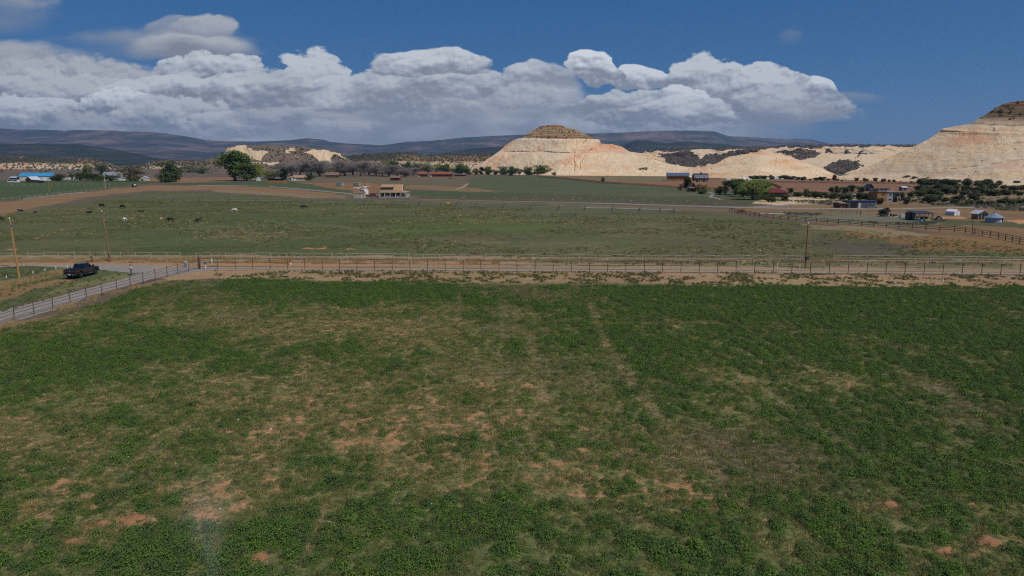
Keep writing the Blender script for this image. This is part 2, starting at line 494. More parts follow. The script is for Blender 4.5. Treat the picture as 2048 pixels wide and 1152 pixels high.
region([(330, 366), (560, 361), (640, 365), (800, 384), (720, 392), (560, 375), (440, 371), (330, 370)], (72, 82, 56), .04, .5)
region([(560, 358), (830, 352), (930, 352), (940, 374), (830, 372), (690, 362), (600, 366)], (101, 91, 70), .1, .5)
region([(600, 366), (720, 364), (790, 374), (800, 380), (735, 386), (640, 373)], (126, 94, 68), .35, .5)
region([(790, 372), (830, 370), (950, 376), (1060, 382), (950, 384), (820, 378)], (122, 100, 74), .2, .5)
region([(815, 381), (950, 384), (1100, 387), (1250, 389), (1250, 392), (820, 391)], (70, 82, 54), .03, .4)
region([(950, 353), (1060, 350), (1100, 352), (1250, 368), (1420, 380), (1560, 398), (1540, 404), (1250, 391), (1040, 386), (930, 374)], (80, 86, 61), .03, .6)
region([(1000, 388), (1250, 390), (1440, 394), (1545, 405), (1480, 413), (1250, 408), (1000, 402), (830, 397), (830, 392)], (78, 78, 58), .05, .5)
region([(1060, 348.5), (1330, 351), (1450, 360), (1450, 380), (1400, 378), (1250, 367), (1100, 352)], (128, 94, 70), .3, .4)
region([(1130, 352), (1330, 353), (1350, 364), (1250, 362)], (112, 102, 78), .1, .4)
region([(1440, 356), (1700, 352), (2100, 362), (E_, 372), (E_, 410), (1850, 392), (1700, 384), (1570, 386), (1440, 376)], (124, 92, 72), .25, .5)
region([(1440, 356), (1700, 353), (1850, 358), (1800, 362), (1440, 361)], (120, 104, 84), .2, .4)
region([(1600, 392), (1850, 386), (E_, 400), (E_, 430), (1850, 418), (1600, 410)], (124, 104, 80), .2, .7)
region([(1530, 395), (1690, 391), (1710, 401), (1690, 406), (1560, 409), (1500, 406)], (188, 164, 130), .02, .5)
region([(430, 381), (570, 388), (700, 398), (830, 401), (1000, 405), (1250, 411), (1460, 416), (1650, 419), (1460, 424), (1250, 416), (900, 408), (700, 404), (560, 398), (430, 388)], (108, 95, 74), .12, .4)
region([(430, 379), (560, 385), (690, 396), (690, 400), (560, 391), (430, 384)], (128, 110, 88), .05, .4)
region([(W_, 480), (0, 405), (90, 393), (225, 378), (300, 371), (440, 371), (560, 376), (700, 392), (690, 397), (560, 386), (430, 380), (300, 381), (170, 394), (0, 432), (W_, 520)], (128, 101, 74), .25, .4)
# the big pasture
region([(W_, 520), (0, 432), (150, 407), (300, 382), (430, 386), (600, 394), (900, 405), (1250, 414), (1470, 432), (1640, 448), (1800, 462), (1960, 480), (2100, 500), (E_, 560), (E_, 575), (2100, 518), (1600, 516), (450, 511), (0, 513), (W_, 560)], (84, 86, 57), .04, .75, 4)
region([(200, 440), (450, 425), (760, 440), (800, 500), (450, 508), (150, 508)], (75, 83, 51), .03, .7, 6, .8)
region([(760, 440), (1150, 425), (1050, 460), (800, 480)], (80, 92, 50), .02, .5, 8, .7)
for x0, y0, wx, wy, cc in ((520, 470, 130, 8, (108, 98, 72)), (900, 478, 200, 9, (106, 97, 72)), (1350, 460, 160, 10, (110, 99, 76)), (330, 455, 120, 6, (94, 92, 64)), (1150, 498, 260, 7, (96, 92, 68)), (700, 455, 140, 6, (96, 92, 66)), (1500, 495, 180, 9, (104, 94, 74)), (150, 488, 150, 8, (92, 92, 60)), (1000, 440, 200, 5, (94, 94, 62))):
    region([(x0 - wx, y0), (x0 - wx * .5, y0 - wy), (x0 + wx * .6, y0 - wy * .8), (x0 + wx, y0), (x0 + wx * .4, y0 + wy), (x0 - wx * .6, y0 + wy * .7)], cc, .1, .85, 12, .6)
region([(900, 410), (1300, 420), (1450, 440), (1100, 440), (900, 430)], (88, 88, 66), .03, .6, 6, .7)
region([(1300, 430), (1640, 450), (1800, 470), (1700, 515), (1300, 515)], (87, 86, 62), .05, .75, 8, .8)
region([(1250, 388), (1300, 382), (1420, 390), (1300, 396)], (92, 92, 70), .05, .6, 4, .5)
region([(1620, 448), (1800, 460), (1950, 470), (2100, 482), (E_, 540), (E_, 560), (2100, 508), (1850, 500), (1760, 486)], (120, 92, 63), .32, .7, 5)
region([(1600, 446), (1790, 458), (1880, 468), (1800, 472), (1640, 456)], (130, 112, 84), .2, .5, 4)
region([(1640, 480), (1800, 488), (1830, 506), (1680, 508)], (88, 82, 68), .08, .6, 5)
region([(1450, 417), (1560, 409), (2100, 415), (E_, 440), (E_, 540), (2100, 492), (1915, 464), (1790, 456), (1620, 444)], (120, 96, 70), .25, .6, 3)
region([(1545, 425), (1680, 424), (1800, 430), (1900, 441), (1850, 450), (1720, 450), (1600, 438)], (103, 100, 82), .04, .9, 3)
region([(1880, 440), (2100, 447), (2100, 455), (1880, 448)], (82, 82, 56), .05, .6, 3)
region([(1870, 434), (1960, 435), (1960, 437), (1870, 438)], (170, 128, 92), .4, .2, 2)
region([(2010, 440), (2200, 436), (2200, 450), (2030, 448)], (178, 132, 92), .5, .2, 2)
for x0, y0, wd in ((612, 495.5, 50), (700, 497.5, 20), (10, 499, 26)):
    region([(x0, y0 - 1), (x0 + wd, y0 - .5), (x0 + wd, y0 + 1.5), (x0, y0 + 1.2)], (150, 96, 62), .7, .1, 1)
# dry verge between the rail fence and the lane
region([(W_, 556), (0, 510), (450, 510), (1000, 514), (1600, 517), (2100, 519), (E_, 560), (E_, 600), (2100, 536), (1300, 531), (1000, 531), (450, 530), (0, 529), (W_, 590)], (138, 118, 92), .1, .6, 2)
region([(1050, 519), (2048, 524), (2048, 533), (1050, 528)], (84, 90, 62), .1, .7, 3, .7)
region([(450, 529), (2100, 536), (2100, 548), (1000, 544), (450, 541)], (140, 122, 96), .25, .6, 2)
region([(W_, 600), (0, 526), (450, 526), (1000, 527), (1000, 531), (450, 532), (0, 531), (W_, 600)], (158, 118, 84), .5, .2, 2)
# corner by the parked truck
region([(W_, 600), (0, 530), (190, 534), (262, 543), (240, 556), (120, 595), (0, 632), (W_, 900)], (80, 86, 56), .08, .7, 2)
region([(W_, 800), (0, 588), (60, 572), (120, 562), (160, 560), (130, 570), (60, 590), (0, 606), (W_, 900)], (126, 102, 70), .28, .7, 3)
region([(195, 553), (240, 545), (250, 556), (262, 552), (240, 560), (120, 594), (0, 630), (0, 622)], (112, 108, 72), .2, .5, 2, .8)
# tan margin inside the pipe fence
region([(W_, 1150), (0, 648), (396, 541), (440, 546), (300, 575), (200, 610), (0, 680), (W_, 1200)], (122, 100, 74), .15, .5, 4)
# orange headland along the pipe fence
region([(300, 552), (400, 537), (440, 536), (1000, 543), (1500, 547), (2100, 550), (E_, 620), (E_, 680), (2100, 578), (1600, 573), (1300, 570), (1000, 568), (800, 567), (600, 558), (420, 556), (330, 562)], (146, 120, 92), .34, .7, 2)
region([(500, 557), (800, 563), (1300, 566), (1700, 570), (1700, 574), (1300, 572), (800, 569), (500, 560)], (110, 104, 72), .1, .3, 1.5, .8)

# alfalfa field
FIELD = [(-900, 1400), (-900, 960), (0, 664), (200, 606), (330, 564), (420, 557), (600, 559), (800, 566), (1300, 570), (2100, 577), (2700, 620), (2700, 1400)]
ALF = in_poly(GPX + jx * 14, GPY + jy * 5, FIELD) & (GPX > -5e3)
tint[ALF] = S(98, 88, 60); soil[ALF] = .12; veg[ALF] = .6

def gauss(x, y, cx, cy, sx, sy, rot=0.0):
    c, s = math.cos(rot), math.sin(rot)
    dx, dy = x - cx, y - cy
    return np.exp(-.5 * (((c * dx + s * dy) / sx) ** 2 + ((-s * dx + c * dy) / sy) ** 2))
MOUNDS = [(208, 1046), (146, 1082), (268, 1040), (522, 1116), (1886, 1104), (1978, 1082), (736, 884), (1782, 1010)]
def crop_density(x, y):
    """how thick the alfalfa stands (0 bare .. 1 closed) in ground metres"""
    d = 0.66 + 0.75 * (fbm(x / 13, y / 13, 5, 4) - .5) + 1.1 * (fbm(x / 3.2, y / 4.2, 6, 3) - .5)
    px, py = project(x, y, np.zeros_like(x))
    def b(cx, cy, sx, sy, a): 
        return a * np.exp(-.5 * (((px - cx) / sx) ** 2 + ((py - cy) / sy) ** 2))
    d = d + b(1850, 950, 420, 260, .38) + b(1600, 690, 330, 60, .28) + b(1250, 590, 700, 14, .45) + b(620, 1090, 330, 60, .45)
    d = d + b(1150, 1110, 260, 60, .25) + b(800, 820, 200, 80, .18) + b(600, 575, 170, 10, .5) + b(60, 1120, 170, 50, .25) + b(250, 700, 160, 40, .2)
    d = d - b(820, 860, 230, 90, .32) - b(200, 930, 160, 60, .30) - b(1180, 930, 160, 70, .32) - b(700, 660, 200, 34, .30)
    d = d - b(1540, 790, 90, 40, .30) - b(420, 1010, 120, 50, .35) - b(1800, 770, 90, 24, .35) - b(900, 740, 200, 40, .2)
    d = d - b(1700, 1000, 90, 40, .15) - b(1500, 1090, 60, 40, .15) - b(1250, 800, 130, 60, .22) - b(380, 640, 200, 18, .3) - b(1750, 590, 300, 14, -.1)
    for mx, my in MOUNDS:
        d = d - b(mx, my, 20 + (my - 600) * .02, 9, .9)
    return d
def seg_dist(x, y, a, b):
    ax, ay = a.x, a.y; bx, by = b.x - a.x, b.y - a.y
    t = np.clip(((x - ax) * bx + (y - ay) * by) / (bx * bx + by * by), 0, 1)
    return np.hypot(x - ax - t * bx, y - ay - t * by)
TRACKS = [([(1178, 608), (1215, 690), (1280, 790), (1350, 870), (1450, 960)], .5, 1.0),
          ([(1062, 668), (1075, 740), (1085, 800)], .5, .9), ([(920, 588), (915, 650)], .45, .8), ([(1010, 600), (1000, 720)], .3, .5), ([(700, 640), (640, 760), (560, 900)], .35, .5), ([(1400, 600), (1560, 700), (1720, 800)], .35, .5),
          ([(850, 620), (800, 760)], .35, .35), ([(665, 985), (635, 1060), (610, 1120)], .3, .9),
          ([(1310, 620), (1480, 750), (1600, 830), (1760, 930)], .4, .55), ([(1480, 700), (1640, 790), (1800, 880)], .35, .45),
          ([(1560, 620), (1800, 740), (2048, 870)], .4, .5), ([(560, 690), (430, 800), (250, 950)], .4, .45)]
def track_mask(x, y):
    m = np.zeros_like(x)
    wob = (fbm(x / 4, y / 4, 77, 3) - .5)
    for pts, w, a in TRACKS:
        P = [G(*p) for p in pts]
        for i in range(len(P) - 1):
            d = seg_dist(x, y, P[i], P[i + 1]) + wob * .5
            m = np.maximum(m, a * np.clip(1.4 - d / w, 0, 1))
    return m
ix = np.where(ALF & (GY < 125) & (np.abs(GX) < 140))
fx, fy = GX[ix], GY[ix]
dens = crop_density(fx, fy); trk = track_mask(fx, fy)
bare = np.clip(1.05 - dens, 0, 1)
fp, fq = project(fx, fy, np.zeros_like(fx))
brown = np.clip((fbm(fx / 16, fy / 16, 91, 3) - .58) * 6, 0, 1) * .6      # dead, purplish-brown thatch
t_ = np.array(S(82, 88, 52))[None] * (1 - bare[:, None] * .5) + np.array(S(114, 106, 68))[None] * bare[:, None] * .5
t_ = t_ * (1 - brown[:, None]) + np.array(S(84, 71, 58))[None] * brown[:, None]
t_ = t_ * (1 - trk[:, None] * .7) + np.array(S(118, 106, 78))[None] * trk[:, None] * .7
tint[ix] = t_; soil[ix] = np.clip(.27 + bare * .22 - brown * .3 + .16 * gauss(fp, fq, 1290, 975, 130, 26) + .14 * gauss(fp, fq, 230, 1020, 160, 40) + .1 * gauss(fp, fq, 760, 860, 170, 50), 0, .5); veg[ix] = .85

V = np.stack([GX, GY, np.zeros_like(GX)], -1).reshape(-1, 3)
m_ground, t, b = material('ground_soil_and_grass')
P = t.pos()
base = t.attr('tint'); so_ = t.attr('soil', 'Fac'); vg = t.attr('veg', 'Fac')
crop = t.attr('crop', 'Fac')
n_fine = t.noise(P, 2.6, 6, .72)
n_mid = t.noise(P, 0.55, 5, .66)
n_big = t.noise(P, 0.06, 4, .55)
n_str = t.noise(t.map(P, (0.02, 0.05, 1)), 1.0, 5, .62)
v = t.m('ADD', t.m('MULTIPLY', t.m('SUBTRACT', n_fine, .5), 3.2), t.m('MULTIPLY', t.m('SUBTRACT', n_mid, .5), 1.0))
v = t.m('ADD', v, t.m('MULTIPLY', t.m('SUBTRACT', n_str, .5), 1.1))
val = t.m('MULTIPLY_ADD', t.m('MULTIPLY', v, vg), 1.25, 1.0)
hue = t.m('MULTIPLY_ADD', t.m('SUBTRACT', n_big, .5), t.m('MULTIPLY', vg, .10), .5)
c1 = t.hsv(base, hue, t.m('MULTIPLY_ADD', t.m('SUBTRACT', n_fine, .5), .9, 1.0), val)
n_litter = t.noise(P, 11, 4, .7)
c1 = t.hsv(c1, t.m('MULTIPLY_ADD', t.m('MULTIPLY', t.m('SUBTRACT', n_litter, .5), crop), -.10, .5), 1.0, t.m('MULTIPLY_ADD', t.m('MULTIPLY', t.m('SUBTRACT', n_litter, .5), crop), 2.6, 1.0))
tuft_ = t.m('ADD', t.m('MULTIPLY', n_fine, .6), t.m('MULTIPLY', n_mid, .4))
dry = t.mix(t.m('MULTIPLY', t.rng(tuft_, .50, .64), t.m('MULTIPLY', vg, .62)), c1, S(126, 114, 82))
th = t.m('SUBTRACT', 0.79, t.m('MULTIPLY', so_, 0.62))
sp_ = t.noise(t.map(P, (1, 1, 1), loc=(40, 9, 0)), 0.95, 8, .70)
sm_ = t.n('ShaderNodeMapRange', None, {0: sp_, 1: th, 2: t.m('ADD', th, .09), 3: 0.0, 4: 1.0}).outputs[0]
soilc = t.mix(t.rng(n_fine, .3, .7), S(142, 102, 74), S(178, 136, 100))
t.put(b.inputs['Base Color'], t.mix(sm_, dry, soilc))
b.inputs['Roughness'].default_value = .95; b.inputs['Specular IOR Level'].default_value = .08
t.put(b.inputs['Normal'], t.bump(t.m('ADD', n_fine, t.m('MULTIPLY', n_mid, 2.0)), .55, .12))
gm = np_mesh('ground', V, grid_quads(*GX.shape)[:, ::-1], m_ground)
cattr(gm, 'tint', tint.reshape(-1, 3)); fattr(gm, 'soil', soil); fattr(gm, 'veg', veg); fattr(gm, 'crop', ALF.astype(float))
tag(link(bpy.data.objects.new('ground', gm)), kind='structure')

m_mound, t, b = material('dug_red_earth')
P = t.pos(); n1 = t.noise(P, 6, 5, .65); n2 = t.noise(P, 26, 4, .6)
t.put(b.inputs['Base Color'], t.hsv(t.mix(t.rng(n1, .3, .7), S(128, 92, 66), S(158, 116, 84)), .5, 1, t.rng(n2, .2, .8, .8, 1.2)))
b.inputs['Roughness'].default_value = .97; b.inputs['Specular IOR Level'].default_value = .05; t.put(b.inputs['Normal'], t.bump(n2, .6, .04))
rm_ = random.Random(4)
for mx, my in MOUNDS:
    c_ = G(mx, my); n_ = 28; rx, ry, hh = rm_.uniform(.30, .62), rm_.uniform(.22, .45), rm_.uniform(.08, .15)
    i_, j_ = np.meshgrid(np.linspace(-1, 1, n_), np.linspace(-1, 1, n_))
    xx, yy = c_.x + i_ * rx * 1.3, c_.y + j_ * ry * 1.3
    rr_ = np.hypot(i_ * 1.3, j_ * 1.3) + (fbm(xx * 3.2, yy * 3.2, 5, 4) - .5) * 1.5
    zz = hh * np.clip(1 - rr_ ** 2, -.6, 1) * (.75 + .5 * fbm(xx * 5, yy * 5, 6, 3)) + .004
    o_ = link(bpy.data.objects.new('soil_mound', np_mesh('soil_mound', np.stack([xx, yy, zz], -1).reshape(-1, 3), grid_quads(n_, n_), m_mound, True))); tag(o_, kind='structure')

# ------------------------------------------------------------------ lanes (sheets just above the ground)
m_road, t, b = material('lane_gravel')
P = t.pos(); n1 = t.noise(P, 1.3, 5, .65); n2 = t.noise(P, 14, 3, .6); n3 = t.noise(t.map(P, (.3, .08, 1), rot=(0, 0, .7)), 1, 3)
c = t.mix(t.rng(n1, .3, .7), S(118, 112, 108), S(146, 138, 130))
c = t.mix(t.m('MULTIPLY', t.rng(n3, .5, .75), .5), c, S(160, 134, 108))
c = t.hsv(c, .5, 1.0, t.rng(n2, .2, .8, .82, 1.16))
t.put(b.inputs['Base Color'], c); b.inputs['Roughness'].default_value = .93; b.inputs['Specular IOR Level'].default_value = .15
t.put(b.inputs['Normal'], t.bump(n2, .3, .03))
def ribbon(name, a, bb, z, m, step=.8, wob=.25, seed=0):
    """strip between two edge polylines given in photo pixels"""
    def dense(pts):
        P = [G(*p) for p in pts]; out = []
        L = sum((P[i + 1] - P[i]).length for i in range(len(P) - 1)); n = max(4, int(L / step))
        cum = [0]
        for i in range(len(P) - 1): cum.append(cum[-1] + (P[i + 1] - P[i]).length)
        for k in range(n + 1):
            s = L * k / n; i = max(j for j in range(len(P) - 1) if cum[j] <= s + 1e-9)
            out.append(P[i].lerp(P[i + 1], (s - cum[i]) / max(1e-6, cum[i + 1] - cum[i])))
        return out
    A = dense(a); B = dense(bb); n = min(len(A), len(B))
    A = [A[int(i * (len(A) - 1) / (n - 1))] for i in range(n)]; B = [B[int(i * (len(B) - 1) / (n - 1))] for i in range(n)]
    vs = []; m_ = 6
    for i in range(n):
        d = (B[i] - A[i]).normalized()
        for k in range(m_):
            p = A[i].lerp(B[i], k / (m_ - 1))
            w = (float(fbm(np.array(p.x / 1.7), np.array(p.y / 1.7), seed, 3)) - .5) * 2 * wob if k in (0, m_ - 1) else 0
            p = p + d * w; vs.append((p.x, p.y, z))
    q = grid_quads(n, m_)
    me = np_mesh(name, np.array(vs), q, m); 
    bm = bmesh.new(); bm.from_mesh(me)
    bmesh.ops.recalc_face_normals(bm, faces=bm.faces[:])
    if bm.faces and bm.faces[0].normal.z < 0: bmesh.ops.reverse_faces(bm, faces=bm.faces[:])
    bm.to_mesh(me); bm.free()
    return tag(link(bpy.data.objects.new(name, me)), kind='structure')
ribbon('road', [(-700, 830), (0, 622), (100, 598), (200, 570), (262, 552), (300, 541), (395, 533)],
       [(-700, 860), (0, 652), (100, 622), (200, 588), (300, 560), (395, 542), (420, 541)], .012, m_road, seed=1)
m_drive = m_road
m_dirt = m_road.copy(); m_dirt.name = 'lane_dirt'
for e_, c_ in zip([n for n in m_dirt.node_tree.nodes if n.type == 'MIX'][:1], [0]):
    e_.inputs[6].default_value = (*S(126, 112, 98), 1); e_.inputs[7].default_value = (*S(156, 138, 118), 1)
ribbon('road', [(-900, 566), (60, 529), (190, 529), (330, 531), (400, 533), (450, 535)],
       [(-900, 580), (60, 532), (180, 538), (262, 546), (330, 545), (420, 541), (452, 540)], .018, m_road, seed=2)
ribbon('road', [(440, 535), (700, 536), (1100, 538), (1500, 541.5), (2048, 544), (2700, 556)],
       [(440, 540), (700, 541), (1100, 543), (1500, 545.5), (2048, 549), (2700, 566)], .024, m_dirt, seed=12, wob=.45)
ribbon('driveway', [(1150, 405), (1250, 407), (1400, 411.5), (1500, 414.2), (1600, 416), (1800, 416.5), (1830, 415.5), (2048, 412)],
       [(1150, 406), (1250, 408.8), (1400, 413.5), (1500, 416.4), (1600, 418.4), (1800, 419), (1850, 417.2), (2048, 414)], .02, m_drive, 3, .5, 3)
ribbon('driveway', [(1490, 414.5), (1540, 411.5), (1575, 408.5), (1640, 405.5), (1720, 404)],
       [(1500, 416), (1560, 412.8), (1590, 410.2), (1640, 407.4), (1720, 405.2)], .028, m_drive, 2, .4, 4)
ribbon('driveway', [(1415, 384.5), (1424, 388), (1416, 394), (1440, 399)], [(1421, 384.5), (1431, 388), (1424, 394), (1450, 399)], .024, m_drive, 2, .3, 5)
ribbon('driveway', [(540, 372.5), (610, 378), (700, 386.5), (722, 389)], [(540, 373.6), (610, 379.5), (700, 388.5), (722, 391)], .024, m_drive, 3, .4, 6)
ribbon('path', [(820, 397.4), (1000, 401.8), (1155, 405)], [(820, 398.1), (1000, 402.6), (1155, 406)], .018, mat('track_earth', S(138, 120, 100), .95, var=.2, scale=.6), 3, .5, 9)
m_dust = mat('track_dust', S(150, 136, 112), .95, var=.2, scale=.6)
ribbon('path', [(934, 367), (924, 374), (908, 379)], [(938, 367), (930, 374), (915, 379)], .02, m_dust, 2, .4, 7)
# ================================================================== hills and mountains
def interp(pts, x):
    pts = sorted(pts); return np.interp(x, [p[0] for p in pts], [p[1] for p in pts])

def ridge(name, outline, y_front, y_top, Q, m, cols=300, rows=60, rough=None, masks=None, jag=0.0, back=600, seed=1, z0=-2.0, level=False, clefts=None):
    """terrain whose skyline is `outline` (photo px): each column runs from its foot at depth y_front
    up to the crest at depth y_top; Q maps height share -> depth share (cliffs, benches)."""
    px = np.linspace(outline[0][0], outline[-1][0], cols)
    py = interp(outline, px) 
    if jag: py = py + (fbm(px / 6, px * 0, seed, 4) - .5) * 2 * jag
    yf = interp(y_front, px) if isinstance(y_front, list) else np.full(cols, float(y_front))
    yt = interp(y_top, px) if isinstance(y_top, list) else np.full(cols, float(y_top))
    def soft(a):                                # no kinks where the plan outline turns
        n_ = max(3, cols // 6); k_ = np.hanning(n_ + 2)[1:-1]; k_ /= k_.sum()
        return np.convolve(np.pad(a, n_, mode='reflect', reflect_type='odd'), k_, 'same')[n_:-n_]
    yf, yt = soft(yf), soft(yt)
    u, vt = slopes(px, py)
    vb = (z0 - H) / yf
    vt = np.maximum(vt, vb + 1e-4)
    s = np.linspace(0, 1, rows)
    Sg = s[:, None] * np.ones(cols)[None]
    Vv = vb[None] + (vt - vb)[None] * Sg
    # height share measured against the whole landform, so beds and ledges run level through it
    vis = (px > -60) & (px < 2110)
    e = (Vv - vb[None]) / (np.max((vt - vb)[vis]))
    QF = lambda a: np.interp(a, [p[0] for p in Q] + [2.0], [p[1] for p in Q] + [2.0])
    if level: Y = yf[None] + (yt - yf)[None] * QF(e + (fbm(u[None] * 60 + e * 0, e * 9, seed + 40, 3) - .5) * .02 * np.clip(e * 8, 0, 1)) 
    else: Y = yf[None] + (yt - yf)[None] * np.interp(Sg, [p[0] for p in Q], [p[1] for p in Q])
    if rough is not None:
        amp, sx, sv = rough[:3]
        X0 = u[None] * Y; Z0 = H + Vv * Y
        taper = np.clip(1 - Sg ** 6, 0, 1) * np.clip(Sg * 6, 0.15, 1)
        Y = Y + (fbm(X0 / sx, Z0 / sv, seed + 3, 5, .55) - .5) * 2 * amp * taper
        if clefts:                             # joints and ledges cut into the face, along lines given in photo px
            qx, qy = project(X0, Y, Z0)
            qx = qx + (fbm(X0 / 14, Z0 / 9, seed + 60, 3) - .5) * 7; qy = qy + (fbm(X0 / 14, Z0 / 9, seed + 61, 3) - .5) * 4
            for line, wid, dep in clefts:
                dm = np.full(Y.shape, 1e9)
                for (ax, ay), (bx, by) in zip(line, line[1:]):
                    L2 = (bx - ax) ** 2 + (by - ay) ** 2
                    tt = np.clip(((qx - ax) * (bx - ax) + (qy - ay) * (by - ay)) / L2, 0, 1)
                    dm = np.minimum(dm, np.hypot(qx - ax - tt * (bx - ax), qy - ay - tt * (by - ay)))
                Y = Y + .42 * dep * np.exp(-(dm / wid) ** 2) * np.clip(fbm(X0 / 20, Z0 / 14, seed + 62, 2) * 3 - .6, .15, 1)
        Y = np.maximum(Y, yf[None] * 0.96)
    X = u[None] * Y; Z = H + Vv * Y
    # far side
    nb = 4
    for k in range(1, nb + 1):
        f = k / nb
        yb = Y[rows - 1] + back * f
        X = np.vstack([X, (u * yb)[None]]); Z = np.vstack([Z, (z0 + (Z[rows - 1] - z0) * (1 - f ** 1.5))[None]]); Y = np.vstack([Y, yb[None]])
    V = np.stack([X, Y, Z], -1)
    ppx, ppy = project(X, Y, Z)
    me = np_mesh(name, V.reshape(-1, 3), grid_quads(*X.shape), m, True)
    ee = e if level else Sg
    sh = np.vstack([ee, np.repeat(ee[-1:], nb, 0)])
    fattr(me, 'share', sh)
    mk = np.zeros(X.shape)
    if masks:
        j1 = (fbm(ppx / 14, ppy / 8, seed + 9, 4) - .5); j2 = (fbm(ppx / 14, ppy / 8, seed + 19, 4) - .5)
        for poly in masks: mk = np.maximum(mk, in_poly(ppx + j1 * 22, ppy + j2 * 12, poly).astype(float))
    fattr(me, 'cover', mk)
    o = tag(link(bpy.data.objects.new(name, me)), kind='structure')
    return o, V[:rows], ppx[:rows], ppy[:rows], mk[:rows]

# ---- far plateau mountains
def mountain_mat(name, cols, sc):
    m, t, b = material(name); P = t.pos()
    n1 = t.noise(t.map(P, (1, 1, 3.5)), sc, 7, .6, .4); n2 = t.noise(P, sc * 9, 5, .65); n3 = t.noise(t.map(P, (1, .5, 3.0), loc=(900, 40, 0)), sc * 2.6, 6, .62)
    f = t.m('ADD', t.m('MULTIPLY', n1, .6), t.m('MULTIPLY', n3, .4))
    c = t.ramp(t.rng(f, .33, .67), [(0, cols[0]), (.45, cols[1]), (.7, cols[2]), (1, cols[3])])
    c = t.hsv(c, .5, 1.0, t.rng(n2, .3, .7, .7, 1.3))
    t.put(b.inputs['Base Color'], c); b.inputs['Roughness'].default_value = 1; b.inputs['Specular IOR Level'].default_value = 0
    t.put(b.inputs['Normal'], t.bump(n1, 1.0, 160))
    return m
m_mtn = mountain_mat('forested_plateau', [S(40, 48, 44), S(60, 62, 56), S(104, 86, 78), S(128, 104, 92)], .0011)
m_foot = mountain_mat('dark_wooded_slope', [S(34, 42, 36), S(44, 52, 44), S(62, 62, 54), S(90, 80, 70)], .0022)
ridge('mountains', [(-2300, 250), (-900, 262), (-400, 252), (0, 256.5), (33, 259), (75, 259), (133, 261.5), (141, 259.7), (227, 261), (252, 263), (302, 264), (340, 268), (366, 271.6), (403, 278), (413, 281), (453, 282.5), (506, 283), (545, 282), (586, 280), (600, 278), (614, 276), (630, 278), (649, 279.6), (657, 283), (690, 286.7), (763, 290.5), (790, 287), (813, 284), (853, 282), (891, 279), (912, 276), (960, 273), (1049, 269), (1180, 267), (1250, 265), (1326, 261.5), (1363, 260.7), (1431, 263), (1444, 268), (1456, 272), (1502, 274), (1572, 279), (1595, 277), (1628, 280), (1663, 288), (1680, 287.5), (1693, 286), (1711, 287), (1729, 290), (1800, 296), (2100, 300), (2600, 290), (3800, 285), (4400, 285)],
      7000, 12000, [(0, 0), (.35, .35), (.5, .62), (.72, .8), (.86, .92), (1, 1)], m_mtn, 900, 60, (420, 900, 260), None, .5, 2500, 5)
ridge('hills', [(-2300, 300), (-600, 280), (-200, 284), (0, 288), (75, 287), (161, 289), (227, 299), (277, 308), (315, 317), (375, 323), (430, 326), (560, 328)],
      3600, 5600, [(0, 0), (.5, .5), (1, 1)], m_foot, 300, 30, (160, 500, 160), None, .5, 900, 8)
ridge('hills', [(820, 322), (900, 303), (955, 296), (1003, 293), (1060, 300), (1180, 300), (1250, 289), (1275, 280), (1300, 282), (1338, 286), (1376, 282), (1414, 287), (1451, 288), (1477, 293), (1540, 300), (1650, 312), (1800, 325)],
      4500, 6500, [(0, 0), (.5, .5), (1, 1)], m_foot, 300, 30, (160, 500, 160), None, .5, 900, 9)

